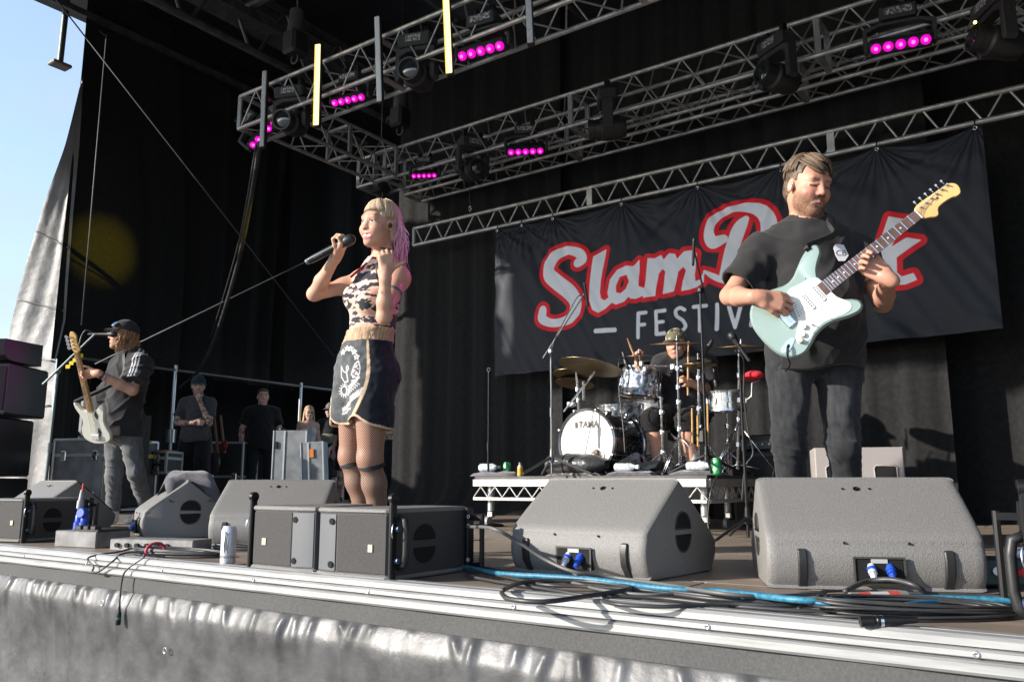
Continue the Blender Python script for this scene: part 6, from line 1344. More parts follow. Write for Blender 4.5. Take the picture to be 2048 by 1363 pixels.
for sd in 'RL':
    Sl = SDF(); hp, kn, an = (V(J[k + sd]) for k in ('hip', 'kn', 'an')); Fk = V(fs_)
    Sl.cap(hp, kn, .092, .057, k=.05); Sl.ell(kn + Fk * .012, A3((.047, .047, .055)), None, k=.03); Sl.cap(kn, kn.lerp(an, .3), .050, .054, k=.03); Sl.cap(kn.lerp(an, .3) - Fk * .008, an, .054, .034, k=.03)
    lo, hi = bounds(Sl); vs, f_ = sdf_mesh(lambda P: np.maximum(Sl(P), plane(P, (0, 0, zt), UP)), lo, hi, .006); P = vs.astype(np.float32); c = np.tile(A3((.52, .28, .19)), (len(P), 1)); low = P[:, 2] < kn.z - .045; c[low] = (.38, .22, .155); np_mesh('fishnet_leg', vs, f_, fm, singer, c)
    kb = kn.lerp(an, .085); band('sock_cuff', singer, kb, an, .0600, .020, mat('black lace', (.02, .02, .02), .8)); spk = MB()
    b_ = MB(); Sb = SDF(); toe = V(J['toe' + sd]); Sb.cap(an + UP * .10, an - UP * .03, .050, .046, k=.02); Sb.cap(an - UP * .045 - fs_ * .03, toe, .038, .032, k=.03); lo, hi = bounds(Sb); garment('boot', singer, lambda P: np.maximum(Sb(P), .0 - P[:, 2] + .002), lo, hi, .009, (.02, .02, .022))
    for k in range(46):
        t = rnd.uniform(.15, 1.1); p = hp.lerp(kn, t) if t < 1 else kn.lerp(an, (t - 1) * 4); a = rnd.uniform(-1.6, 1.2); o = fdir(math.degrees(a)); r_ = .086 + (.054 - .086) * min(t, 1)
        if t < .55: continue
        spk.ball(p + o * (r_ + .001), .0016, 5, 4)
    so = spk.build('rhinestones', mat('rhinestone', (.9, .9, .9), .05, .3), singer); tag(so, kind='stuff')
# arm band, choker, red cords, ring, ear monitor
band('arm_band', singer, J['shL'].lerp(J['elL'], .42), J['elL'], .0435, .016, mat('dark patterned strap', (.04, .04, .05), .7, col2=(.2, .2, .22), nscale=90))
Mh = hd['M']; hp_ = lambda x, y, z: V(hd['c']) + Mh @ V((x * hd['wide'] * hd['s'], y * hd['s'], z * hd['s']))
nc = nk.lerp(V(hd['c']), .42) - UP * .005; band('choker', singer, nc, V(hd['c']) + Mh @ V((0, -.03, 0)), .0475, .006, mat('black cord', (.015, .015, .015), .6))
MB().tube([nk + F * .075 + Rr * .0 + U * .01, nk + F * .11 + Rr * .04 - U * .05, nk + F * .12 + Rr * .075 - U * .085], .0055, 6).build('red_strap', mat('red fabric', (.45, .01, .04), .7), singer, True)
MB().ball(hp_(-.081, .006, -.008), V((.010, .010, .013)), 10, 7).build('ear_monitor', BLACKP, singer, True)
MB().tube(smooth_pts([hp_(-.083, .0, .0), hp_(-.088, -.012, .022), hp_(-.080, -.030, .005), hp_(-.06, -.06, -.06)], 5), .0018, 5).build('ear_lead', mat('clear lead', (.5, .45, .4), .4), singer, True)
MB().ball(hp_(-.015, .098, -.030), .0025).build('nose_stud', CHROME, singer, True)
for i in (1, 2): pass
# hair: cap plus locks
BL = A3((.60, .46, .32)); BLd = A3((.20, .135, .085)); PK = A3((.74, .32, .50)); PKl = A3((.80, .55, .62))
Sc = SDF(); Sc.ell(hp_(0, -.016, .044), A3((.080, .098, .088)) * hd['s'], np.array(Mh, np.float32), k=.01); Sc.ell(hp_(0, -.062, -.03), A3((.066, .050, .07)) * hd['s'], np.array(Mh, np.float32), k=.03)
def capf(P):
    L = head_local(P, hd); d = Sc(P); face = np.minimum(L[:, 1] - .052 - .25 * np.clip(np.abs(L[:, 0]) - .05, 0, 1), .062 - L[:, 2]); side = np.minimum(L[:, 1] - (-.022), .030 - L[:, 2])
    return np.maximum(np.maximum(d, face), side) - .002 * vnoise(P * A3((1, 1, .3)), 120.)
garment('hair_cap', singer, capf, *bounds(Sc), .0042, lambda P: (lambda L: BLd + (BL - BLd) * np.clip(.5 + .5 * vnoise(P * A3((1, 1, .35)), 90.) + .25, 0, 1)[:, None])(head_local(P, hd)), HAIRM)
sp_ = []
def ex(th, ph, r=1.):                                              # point on the skull shell: th from crown, ph round (0 front, + her right)
    return (.081 * r * math.sin(th) * math.sin(ph), -.016 + .099 * r * math.sin(th) * math.cos(ph), .044 + .089 * r * math.cos(th))
for k in range(150):                                                # fringe
    ph = -1.05 + 2.1 * k / 149 + rnd.uniform(-.02, .02); e = 1.36 + .04 * math.cos(k * 1.3) + .05 * rnd.random() + .12 * abs(ph) ** 2 * .3
    sp_.append(([hp_(*ex(.25 + (e - .25) * i / 6, ph * (.35 + .65 * i / 6), 1.03 + .02 * math.sin(i) + .012 * math.sin(k * 2.7))) for i in range(7)], .0030))
for k in range(170):                                                # sides to above the ear
    sg = 1 if k % 2 else -1; ph = sg * (1.05 + .75 * (k / 170)); e = 1.62 + .22 * rnd.random() - (.12 if abs(ph) > 1.35 else 0)
    sp_.append(([hp_(*ex(.3 + (e - .3) * i / 6, ph, 1.03 + .015 * math.sin(i + k))) for i in range(7)], .0052))
locks('fringe_hair', singer, sp_, lambda p, r: tuple(BLd * (1 - t) + BL * t for t in [r.uniform(.1, 1.15)])[0])
sp2 = []
for k in range(460):                                               # long back locks, wavy, pink
    ph = math.pi + rnd.uniform(-1.25, 1.25); L_ = rnd.uniform(.10, .33) * (1 - .25 * abs(ph - math.pi)); rk = rnd.uniform(1.02, 1.12); pts = [ex(.15 + 1.5 * i / 4, ph, rk) for i in range(5)]; x, y, z = pts[-1]; w = rnd.uniform(.006, .016); f0 = rnd.uniform(0, 6); out_ = rnd.uniform(-.02, .035)
    for i in range(1, 9): t = i / 8; pts.append((x * (1 + .1 * t) + w * math.sin(f0 + t * 7) + out_ * t * math.sin(ph), y - .012 * t - out_ * t * .8 + w * math.cos(f0 * 1.3 + t * 6), z - L_ * t))
    sp2.append(([hp_(*q) for q in pts], rnd.uniform(.0012, .0027)))
for k in range(9):                                                 # flyaway curls
    ph = math.pi + rnd.uniform(-.8, .8); x, y, z = ex(1.5, ph, 1.05); pts = [(x, y, z)]; z0 = z - rnd.uniform(.10, .2)
    for i in range(1, 10): t = i / 9; pts.append((x + .02 * math.sin(t * 5 + k), y - .01 - .028 * math.sin(t * 5.5 + k) * (1 + .3 * (k % 3)) - .02 * t, z + (z0 - z) * t)) 
    sp2.append(([hp_(*q) for q in pts], 0.0013))
locks('long_pink_hair', singer, sp2, lambda p, r: [tuple(BL * .95 * (1 - s) + (PK if q > .35 else PKl) * s) for q in [r.random()] for s in [min(1, max(0, (i - 1.5) / 3.) * (.35 + .65 * min(1, q * 1.4))) for i in range(len(p))]])
fly = []
for k in range(70):
    ph = rnd.uniform(-3.1, 3.1); th = rnd.uniform(.4, 1.7) if abs(ph) > 1.3 else rnd.uniform(.2, .9); x, y, z = ex(th, ph, 1.04); d_ = (x * rnd.uniform(.05, .3), (y + .016) * rnd.uniform(.05, .3), (z - .044) * rnd.uniform(.0, .2)); dz = -rnd.uniform(.02, .11) if abs(ph) > 1.5 else -rnd.uniform(0, .02); w = rnd.uniform(-.012, .012)
    fly.append(([hp_(x + d_[0] * t + w * math.sin(t * 4), y + d_[1] * t - .02 * t * t, z + d_[2] * t + dz * t * t) for t in (0, .25, .5, .75, 1.)], .0007))
locks('flyaway_hair', singer, fly, lambda p, r: tuple(BL * r.uniform(.6, 1.2)))
# microphone held in her hand
mt = thing('handheld_microphone', 'black handheld microphone in the singer hand', 'microphone', micA)
MB().lathe([(.013, 0), (.0165, .01), (.0165, .012), (.018, .03), (.0185, .12), (.020, .19), (.022, .20)], micB, md, 18).build('body', mat('black mic body', (.02, .022, .026), .35, .3), mt, 40)
MB().lathe([(.0125, -.012), (.014, -.002), (.0135, .0)], micB, md, 16).build('antenna_cap', mat('blue grey cap', (.12, .18, .25), .4), mt, 40); MB().box(micB.lerp(micA, .22) + TW * .0185 - UP * .006, (.004, .004, .05), Matrix((RI, TW, md)).transposed()).build('display_strip', mat('pale strip', (.45, .45, .47), .4), mt)
MB().lathe([(.022, .195), (.026, .205), (.0265, .222), (.024, .240), (.014, .252), (.001, .256)], micB, md, 18).build('grille', MICB, mt, True)
# ---------------------------------------------------------------- guitarist
D1 = 3.62
J = dict(pelvis=atd(1627, 690, D1), neck=atd(1617, 450, D1), shR=atd(1520, 502, D1 + .02), shL=atd(1716, 502, D1 + .02),
         elR=atd(1459, 592, 3.56), wrR=atd(1547, 612, 3.30), elL=atd(1765, 606, 3.52), wrL=atd(1741, 552, 3.28),
         hipR=atd(1580, 706, D1), hipL=atd(1674, 706, D1), knR=atd(1578, 893, D1 - .03), knL=atd(1686, 893, D1 - .06))
J['anR'] = atd(1592, 1075, D1 + .02); J['anL'] = atd(1705, 1075, D1 + .02); J['anR'].z = J['anL'].z = .085
J['toeR'] = J['anR'] + fdir(-14) * .15; J['toeL'] = J['anL'] + fdir(20) * .15; J['toeR'].z = J['toeL'].z = .03
B = dict(cw=.178, cd=.122, ww=.168, wd=.135, pw=.172, pd=.125, belly=.09, arm=.94, leg=1.08, nr=.064)
hd = dict(c=atd(1616, 374, D1 - .03), M=basis(fdir(17), R(-19), R(-3)), s=1.05, jaw=1.10, wide=1.05, down=1)
# guitar frame
g0, g1 = atd(1521, 676, 3.22), atd(1914, 368, 3.04); gu = (g1 - g0).normalized(); gw = (TW * .95 + UP * .25); gw = (gw - gu * gw.dot(gu)).normalized(); gv = gw.cross(gu)
if gv.z < 0: gv = -gv
GL = (g1 - g0).length; gs = GL / .985
GP = lambda u, v, w=0.: g0 + gu * (u * gs) + gv * (v * gs) + gw * (w * gs)
J['wrR'] = GP(.100, .128, .085); J['wrL'] = GP(.548, -.125, -.03)
hR = dict(wrist=J['wrR'], d=(GP(.185, .035, .045) - J['wrR']), n=(-gw * .9 - gv * .3), ts=-1, size=1.0, curls=[(.55, .9, .6), (.45, .7, .5), (.35, .6, .4), (.3, .5, .4)], spread=.10, thumb=(.85, .42, .25), thumb_curl=.2)
hL = dict(wrist=J['wrL'], d=(GP(.525, -.035, -.028) - J['wrL']), n=(gw * .85 + gv * .35), ts=1, size=1.0, curls=[(.65, 1.0, .8), (.75, 1.05, .8), (.8, 1.1, .8), (.7, 1.0, .8)], spread=.10, thumb=(.8, .4, -.1), thumb_curl=.2)
gtr = person('guitarist in black T-shirt and dark jeans playing a pale green guitar', V((J['pelvis'].x, J['pelvis'].y, 0)))
S, MT = body_sdf(J, B, [hR, hL], hd); SK = (.55, .275, .19); zw = J['pelvis'].z - .02
make_body(gtr, S, hd, .0044, SK, dict(beard=.95, beardc=(.13, .08, .05), brow=(.22, .14, .09), blush=1.0, shut=True, lips=(.50, .22, .18), browz=.024), cut=lambda P: np.maximum(-plane(P, (0, 0, zw - .05), UP), -1e3))
Rr, F, U = (MT.col[i] for i in range(3)); nk, pel = J['neck'], J['pelvis']
# T-shirt
St = SDF(); torso_prims(St, J, B); 
for sd in 'RL': St.cap(J['sh' + sd], V(J['sh' + sd]).lerp(J['el' + sd], .80), .052, .061, k=.05)
St.ell(pel + UP * .02 + F * .02, A3((.205, .142, .22)), np.array(MT, np.float32), k=.06); Sg = St.grow(.011); zh = atd(1620, 742, D1).z
slR = (J['shR'].lerp(J['elR'], .74), (J['elR'] - J['shR'])); slL = (J['shL'].lerp(J['elL'], .66), (J['elL'] - J['shL']))
nkax = (V(hd['c']) - nk).normalized()
Sn = SDF(); Sn.cap(nk - nkax * .05, nk + nkax * .14, .078, .072, k=.01)
def teef(P):
    u = (P - A3(nk)) @ A3(U); dn = np.clip(-u / .5, 0, 1)
    f1 = folds(P, (Rr * .75 + U * .65), 30, 1., 1.3); f2 = folds(P, (-Rr * .7 + U * .7), 24, 6., 1.4); f3 = folds(P, Rr, 17, 9., 1.2)
    d = Sg(P) - .012 * dn - .006 * (f1 ** 2) * np.clip((P - A3(pel)) @ A3(-Rr) / .2 + .5, .15, 1) - .006 * (f2 ** 2) * np.clip((P - A3(pel)) @ A3(Rr) / .2 + .5, .15, 1) - .008 * f3 * np.clip(dn - .35, 0, 1) * 2 - .004 * vnoise(P, 22., 3.)
    d = np.maximum(d, -plane(P, (0, 0, zh), UP) - .012 * np.sin(((P - A3(pel)) @ A3(Rr)) * 18)); d = shell(d, .010)
    aR = (P - A3(J['shR'])) @ A3(Rr); aL = (P - A3(J['shL'])) @ A3(-Rr)
    d = np.maximum(d, np.where(aR > -.03, plane(P, *slR), -1)); d = np.maximum(d, np.where(aL > -.03, plane(P, *slL), -1)); return np.maximum(d, -Sn(P))
garment('t_shirt', gtr, teef, *bounds(St), .0048, lambda P: A3((.026, .0255, .0265)) * (1 + .25 * vnoise(P, 30.)[:, None]))
MB().tube([nk + nkax * .006 + (Rr * math.cos(a) * .080 + F * (math.sin(a) * .082)) - UP * (.030 * max(0, math.sin(a)) - .012) for a in np.linspace(0, 6.283, 33)[:-1]], .0075, 6, closed=True).build('collar', mat('black ribbing', (.014, .014, .015), .9), gtr, True)
# jeans
Sj = SDF()
Mn = np.array(MT, np.float32); Sj.ell(pel - UP * .0, A3((.185, .135, .13)), Mn, k=.05)
for sd in 'RL':
    hp, kn, an = (V(J[k + sd]) for k in ('hip', 'kn', 'an')); Sj.cap(hp, kn, .108, .066, k=.04); Sj.cap(kn, an, .065, .054, k=.03)
zk = J['knR'].z
def jf(P):
    z = P[:, 2]; w = np.exp(-((z - zk - .02) / .10) ** 2) + .8 * np.exp(-((z - .16) / .10) ** 2) + .7 * np.exp(-((z - pel.z + .12) / .07) ** 2)
    d = Sj(P) - .0075 * w * folds(P, UP + RI * .45, 62, 2., 2.6) ** 2 - .005 * folds(P, UP * .5 + RI, 20, 7., 1.2) - .006 * vnoise(P * A3((1, 1, 1.6)), 17., 5.) * w - .003 * vnoise(P, 30.)
    return np.maximum(np.maximum(d, plane(P, (0, 0, pel.z + .06), UP)), .05 - z)
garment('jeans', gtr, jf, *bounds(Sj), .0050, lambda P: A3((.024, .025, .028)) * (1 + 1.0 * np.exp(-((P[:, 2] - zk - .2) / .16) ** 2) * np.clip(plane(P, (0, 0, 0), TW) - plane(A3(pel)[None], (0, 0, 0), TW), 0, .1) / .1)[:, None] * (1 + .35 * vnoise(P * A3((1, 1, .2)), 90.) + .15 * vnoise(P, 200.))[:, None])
for sd in 'RL':
    an = V(J['an' + sd]); Sb = SDF(); Sb.cap(an + UP * .02, an - UP * .03, .05, .048, k=.02); Sb.cap(an - UP * .045, V(J['toe' + sd]), .044, .036, k=.03); garment('shoe', gtr, lambda P: np.maximum(Sb(P), .003 - P[:, 2]), *bounds(Sb), .009, (.03, .03, .03))
# hair
Mh = hd['M']; hp_ = lambda x, y, z: V(hd['c']) + Mh @ V((x * hd['wide'] * hd['s'], y * hd['s'], z * hd['s'])); Hm = np.array(Mh, np.float32)
Sc = SDF(); Sc.ell(hp_(0, -.016, .046), A3((.080 * 1.05, .100, .088)) * hd['s'], Hm, k=.01); Sc.ell(hp_(0, -.065, -.02), A3((.066, .044, .06)) * hd['s'], Hm, k=.03)
def capf(P):
    L = head_local(P, hd); d = Sc(P) - .0015 * vnoise(P * A3((1, 1, .5)), 150.); hl = .080 + .25 * np.clip(L[:, 0] - .02, 0, .1) - .45 * np.clip(-L[:, 0] - .01, 0, .1)
    face = np.minimum(L[:, 1] - .040 + .0 * L[:, 0], hl - L[:, 2] + .25 * np.clip(np.abs(L[:, 0]) - .052, -1, 0)); side = np.minimum(L[:, 1] + .028, .012 - L[:, 2]); temple = np.minimum(L[:, 1] - .022, .045 - L[:, 2]); return np.maximum(np.maximum(np.maximum(d, face), side), temple)
H1, H2 = A3((.055, .036, .024)), A3((.21, .145, .095))
garment('hair_cap', gtr, capf, *bounds(Sc), .0044, lambda P: H1 + (H2 - H1) * np.clip(.4 + .7 * vnoise(P * A3((1, 1, .6)), 110.), 0, 1)[:, None], HAIRM)
sp_ = []
def ex(th, ph, r=1.): return (.084 * r * math.sin(th) * math.sin(ph), -.016 + .101 * r * math.sin(th) * math.cos(ph), .046 + .090 * r * math.cos(th))
for k in range(520):                                               # swept over towards his left
    ph0 = -rnd.uniform(-2.9, 1.0); th0 = rnd.uniform(.15, 1.0); L_ = rnd.uniform(.55, .85); tgt = -1.15 if -1.0 < ph0 < 1.4 else ph0
    rk = 1.0 + .07 * rnd.random(); lim = .98 if abs(ph0) < 1.0 else 1.5
    sp_.append(([hp_(*ex(min(lim, th0 + L_ * i / 6), ph0 + (tgt - ph0) * .55 * i / 6 * (1 if abs(ph0) < 1.4 else .0), rk + .05 * math.sin(3.14 * i / 7))) for i in range(7)], rnd.uniform(.0014, .0030)))
for k in range(240):                                               # fringe falling on the forehead at his left
    ph = -rnd.uniform(.55, 1.3); e = rnd.uniform(1.1, 1.5); sp_.append(([hp_(*ex(.35 + (e - .35) * i / 6, ph + .5 * (1 - i / 6), 1.05 + .03 * math.sin(i * .6))) for i in range(7)], rnd.uniform(.0016, .0030)))
for k in range(340):                                               # side by the ear and back
    ph = rnd.uniform(1.25, 3.1) * (1 if k % 3 else -1); e = rnd.uniform(1.4, 1.62) + (.35 if abs(ph) > 2. else 0); sp_.append(([hp_(*ex(.5 + (e - .5) * i / 6, ph, 1.02 + .015 * math.sin(i + k) + .02 * rnd.random())) for i in range(7)], .0020))
for k in range(50):
    ph = rnd.uniform(-3.1, 3.1); th = rnd.uniform(.2, 1.2); x, y, z = ex(th, ph, 1.05); sp_.append(([hp_(x * (1 + .18 * t) + rnd.uniform(-.004, .004), y - .01 * t, z + .012 * t - .02 * t * t) for t in (0, .3, .6, 1.)], .0008))
locks('hair_strands', gtr, sp_, lambda p, r: (lambda t: tuple(H1 * (1 - t) + H2 * t))(r.uniform(0, 1.1)))
MB().ball(hp_(-.0, 0, 0) + Mh @ V((.087 * hd['s'], .008, -.012)), V((.007, .007, .013)), 10, 7).build('ear_monitor', mat('white ear plug', (.75, .73, .75), .3), gtr, True)
MB().tube([hp_(.004, .083, .034), hp_(.002, .087, .046), hp_(.006, .083, .060)], .0018, 5).build('brow_crease', mat('skin crease', (.42, .20, .15), .6), gtr, True)
# ---------------------------------------------------------------- electric guitar
BODY = smooth2([(0, 0), (.006, .06), (.032, .112), (.08, .146), (.13, .150), (.18, .132), (.225, .116), (.265, .120), (.305, .140), (.345, .162), (.385, .176), (.420, .174), (.434, .156), (.424, .130), (.398, .110), (.370, .088), (.350, .062), (.342, .035), (.340, -.030), (.346, -.060), (.362, -.086), (.388, -.108), (.404, -.132), (.398, -.156), (.370, -.166), (.330, -.158), (.28, -.138), (.235, -.128), (.19, -.132), (.14, -.152), (.095, -.164), (.048, -.150), (.016, -.108), (.003, -.05)], 5)
gt = thing('electric_guitar', 'pale green electric guitar with white plate and dark fingerboard', 'guitar', g0)
GREEN = mat('pale green lacquer', (.27, .36, .33), .18, col2=(.25, .34, .31), nscale=3, coat=.7)
MB().bprism(BODY, -.044, .0, .009, GP).build('guitar_body', GREEN, gt, 45)
PG = smooth2([(.118, -.125), (.105, -.118), (.112, -.09), (.150, -.055), (.175, -.02), (.185, .03), (.20, .075), (.225, .088), (.26, .080), (.30, .072), (.335, .056), (.343, .03), (.343, -.03), (.346, -.062), (.360, -.092), (.368, -.116), (.356, -.134), (.325, -.136), (.285, -.124), (.24, -.112), (.19, -.116), (.15, -.132)], 4)
WPL = mat('white guitar plate', (.74, .74, .71), .3)
MB().prism(PG, .0, .0025, GP).build('pickguard', WPL, gt)
for (u, v) in ((.115, -.115), (.2, .07), (.30, .085), (.34, .05), (.36, -.12), (.27, -.118), (.18, -.118), (.175, -.03)): MB().lathe([(.0032, 0), (.002, .0015)], GP(u, v, .0025), gw, 8).build('plate_screw', CHROME, gt)
def bar_(u0, v0, u1, v1, w, h, z0): 
    a, b = V((u0, v0)), V((u1, v1)); d = (b - a).normalized(); n = V((-d.y, d.x)) * w / 2; o = [(a - n - d * w * .3), (a - n * .3 - d * w * .5), (a + n * .3 - d * w * .5), (a + n - d * w * .3), (b + n + d * w * .3), (b + n * .3 + d * w * .5), (b - n * .3 + d * w * .5), (b - n + d * w * .3)]; return MB().prism([(p.x, p.y) for p in o], z0, z0 + h, GP)
for (u, tl) in ((.190, -.012), (.245, 0), (.300, 0)):
    pk = bar_(u + tl, -.033, u - tl, .033, .017, .006, .0025).build('pickup', WPL, gt)
    for k in range(6): f = (k + .5) / 6; MB().lathe([(.0024, 0), (.0024, .001)], GP(u + tl * (1 - 2 * f), -.033 + .066 * f, .0085), gw, 8).build('pole_piece', BLACKM, pk)
MB().box(GP(.135, 0, .006), (.04 * gs, .085 * gs, .012), Matrix((gu, gv, gw)).transposed(), bev=.002).build('bridge', CHROME, gt)
for k, (u, v) in enumerate(((.165, -.075), (.140, -.098))): MB().lathe([(.012, 0), (.011, .010), (.009, .013)], GP(u, v, .0025), gw, 16).build('control_knob', WPL, gt, 40)
MB().lathe([(.011, 0), (.010, .012), (.008, .015)], GP(.118, -.113, .0025) , gw, 16).build('control_knob', mat('cream knob', (.5, .47, .4), .4), gt, 40)
jp = smooth2([(.030, -.105), (.052, -.118), (.098, -.098), (.104, -.086), (.088, -.078), (.040, -.088)], 4); MB().prism(jp, .0, .003, GP).build('jack_plate', CHROME, gt)
sw = MB().cyl(GP(.20, -.098, .002), GP(.195, -.09, .02), .0025, n=6); sw.build('selector_switch', BLACKM, gt)
# neck, fingerboard, frets
NECK = mat('maple neck', (.62, .38, .13), .3, col2=(.52, .29, .09), nscale=5, coat=.4)
u0, u1 = .318, .800; nw = lambda u: .0285 - (.0285 - .0215) * (u - u0) / (u1 - u0)
def neck_ring(u): return [GP(u, nw(u) * math.cos(t), -.004 - .019 * math.sin(t)) for t in np.linspace(0, math.pi, 9)]
b = MB(); rs_ = [neck_ring(u) for u in (u0, .45, .6, u1)]; b.add([p for r in rs_ for p in r], [(j * 9 + i, j * 9 + i + 1, (j + 1) * 9 + i + 1, (j + 1) * 9 + i) for j in range(3) for i in range(8)]); b.build('neck', NECK, gt, True)
ROSE = mat('rosewood', (.09, .045, .035), .45, col2=(.14, .075, .06), nscale=10, stretch=(1, 8, 1))
MB().prism([(u0, -nw(u0)), (u1, -nw(u1)), (u1, nw(u1)), (u0, nw(u0))], -.004, .0045, GP).build('fingerboard', ROSE, gt)
SCL = .648; nut = u1
for k in range(1, 22):
    u = nut - SCL * (1 - 2 ** (-k / 12)); 
    if u < u0 + .004: break
    MB().box(GP(u, 0, .0052), (.0032, nw(u) * 2 * gs, .0022), Matrix((gu, gv, gw)).transposed()).build('fret', CHROME, gt)
for k in (3, 5, 7, 9, 12, 15, 17, 19):
    u = nut - SCL * (1 - (2 ** (-k / 12) + 2 ** (-(k - 1) / 12)) / 2); MB().lathe([(.0034, 0), (.0034, .0006)], GP(u, 0, .0045), gw, 10).build('inlay_dot', WHITE, gt)
MB().box(GP(nut, 0, .004), (.004, .044 * gs, .007), Matrix((gu, gv, gw)).transposed()).build('nut', WHITE, gt)
HS = smooth2([(.802, .022), (.802, -.022), (.826, -.040), (.842, -.052), (.856, -.050), (.872, -.030), (.90, -.026), (.935, -.030), (.952, -.038), (.972, -.036), (.984, -.016), (.984, .004), (.972, .020), (.955, .026), (.90, .030), (.84, .034), (.815, .032)], 4)
HSM = mat('maple headstock', (.66, .42, .15), .3, col2=(.58, .34, .11), nscale=6, coat=.4); MB().bprism(HS, -.016, -.001, .003, GP).build('headstock', HSM, gt, 40)
for k in range(6):
    u = .825 + k * .026; MB().lathe([(.0048, 0), (.0048, .006), (.0028, .008), (.0028, .016)], GP(u, .018 + .001 * k, -.001), gw, 10).build('string_post', CHROME, gt, 40); MB().cyl(GP(u, .034, -.010), GP(u, .046, -.010), .0022, n=6).box(GP(u, .052, -.010), (.010 * gs, .011 * gs, .006), Matrix((gu, gv, gw)).transposed(), bev=.002).build('tuning_peg', CHROME, gt)
    v0 = -.026 + .0104 * k if False else .026 - .0104 * (5 - k); va = .0165 - .0066 * (5 - k); MB().cyl(GP(.135, v0, .013), GP(nut, va, .0078), .0006, n=4, cap=False).cyl(GP(nut, va, .0078), GP(u, .018 + .001 * k, .008), .0006, n=4, cap=False).build('string', CHROME, gt)
MB().lathe([(.004, 0), (.004, .002)], GP(.895, .004, -.001), gw, 8).build('string_tree', BLACKM, gt)
# strap with its white tag, jack lead
MB().tube(smooth_pts([GP(.40, .168, -.02), GP(.402, .185, -.015), atd(1668, 470, 3.40), atd(1660, 448, 3.46), atd(1655, 440, 3.58), atd(1640, 470, 3.82)], 6), .014, 4).build('strap', mat('black webbing strap', (.015, .015, .016), .6), gt, 30)
a_ = atd(1682, 505, 3.36); hexo = [(-.024, -.01), (-.012, -.036), (.012, -.036), (.03, -.012), (.012, .032), (-.02, .036), (-.03, .02)]; Mx = Matrix((RI, UP, TW)).transposed(); MB().prism(hexo, 0, .003, lambda u, v, w: a_ + Mx @ V((u, v, w))).build('strap_tag', mat('white tag', (.7, .71, .74), .5), gt); text_mesh('CB', .034, 'lettering', mat('black print', (.02, .02, .02), .5), gt, lambda u, v: a_ + Mx @ V((u - .001, v - .004, .0036)))
MB().tube(smooth_pts([GP(.07, -.098, .010), GP(.055, -.108, .020), GP(.035, -.135, .018), GP(.02, -.165, .0), GP(-.01, -.17, -.03)], 6), [.005] * 12 + [.0032] * 13, 6).build('jack_lead', BLACKM, gt, True)
bandw = band('wedding_ring', gtr, GP(.515, -.022, .012), GP(.515, .02, .014), .0088, .004, mat('gold', (.8, .55, .2), .25, 1.))
# ---------------------------------------------------------------- clothes shared by the other people
def tee(parent, J, B, hd, M, zh, col, fr=.7, h=.008, grow=.014, name='t_shirt', fold=.006, extra=None, nr=.07):
    Rr, F, U = (M.col[i] for i in range(3)); nk, pel = V(J['neck']), V(J['pelvis']); St = SDF(); torso_prims(St, J, B)
    for sd in 'RL': St.cap(J['sh' + sd], V(J['sh' + sd]).lerp(V(J['el' + sd]), fr + .06), .056 * B.get('arm', 1), .066 * B.get('arm', 1), k=.05)
    St.ell(pel + F * .01, A3((B['pw'] + .03, B['pd'] + .025, .24)), np.array(M, np.float32), k=.06); Sg = St.grow(grow); ax = (V(hd['c']) - nk).normalized(); Sn = SDF(); Sn.cap(nk - ax * .05, nk + ax * .15, nr, nr, k=.01)
    def f(P):
        d = Sg(P) - fold * folds(P, U * .8 + Rr * .5, 24, 2., 1.3) ** 2 - fold * folds(P, U * .6 - Rr * .7, 19, 6., 1.3) ** 2 - fold * folds(P, Rr, 14, 4., 1.2) * np.clip((zh + .4 - P[:, 2]) * 3, 0, 1)
        d = np.maximum(d, zh - P[:, 2] + .01 * np.sin((P @ A3(Rr)) * 16))
        for sd, sg in (('R', 1), ('L', -1)):
            a = ((P - A3(J['sh' + sd])) @ A3(Rr)) * sg; sh, el = V(J['sh' + sd]), V(J['el' + sd]); near = np.linalg.norm(P - A3(sh.lerp(el, fr)), axis=1) < .22; near &= (a > .02); d = np.maximum(d, np.where(near, np.where(plane(P, sh.lerp(el, fr), el - sh) > 0, plane(P, sh.lerp(el, fr), el - sh), -1), -1))
        return np.maximum(d, -Sn(P))
    g = garment(name, parent, f, *bounds(St), h, (lambda P: col(P)) if callable(col) else (lambda P: A3(col) * (1 + .22 * vnoise(P, 24.)[:, None]))); return g
def trousers(parent, J, M, col, ztop, zbot=.06, h=.009, rt=.098, rk=.070, ra=.062, name='jeans', fold=.007, pw=.165, pd=.12):
    Sj = SDF(); pel = V(J['pelvis']); Sj.ell(pel, A3((pw, pd, .13)), np.array(M, np.float32), k=.05)
    for sd in 'RL': hp, kn, an = (V(J[k + sd]) for k in ('hip', 'kn', 'an')); Sj.cap(hp, kn, rt, rk, k=.04); Sj.cap(kn, an, rk, ra, k=.03)
    def f(P): return np.maximum(np.maximum(Sj(P) - fold * folds(P, UP + RI * .5, 48, 2., 2.4) ** 2 - .005 * vnoise(P, 18.), P[:, 2] - ztop), zbot - P[:, 2])
    return garment(name, parent, f, *bounds(Sj), h, lambda P: A3(col) * (1 + .3 * vnoise(P * A3((1, 1, .25)), 60.)[:, None]))
def shoes(parent, J, col, z=0., name='shoe', high=.01):
    for sd in 'RL':
        an = V(J['an' + sd]); Sb = SDF(); Sb.cap(an + UP * high, an - UP * .03, .047, .046, k=.02); Sb.cap(an - UP * .045, V(J['toe' + sd]), .042, .036, k=.03); garment(name, parent, lambda P: np.maximum(Sb(P), z + .003 - P[:, 2]), *bounds(Sb), .009, lambda P: np.where((P[:, 2] < z + .028)[:, None], A3((.7, .7, .7)), A3(col)))
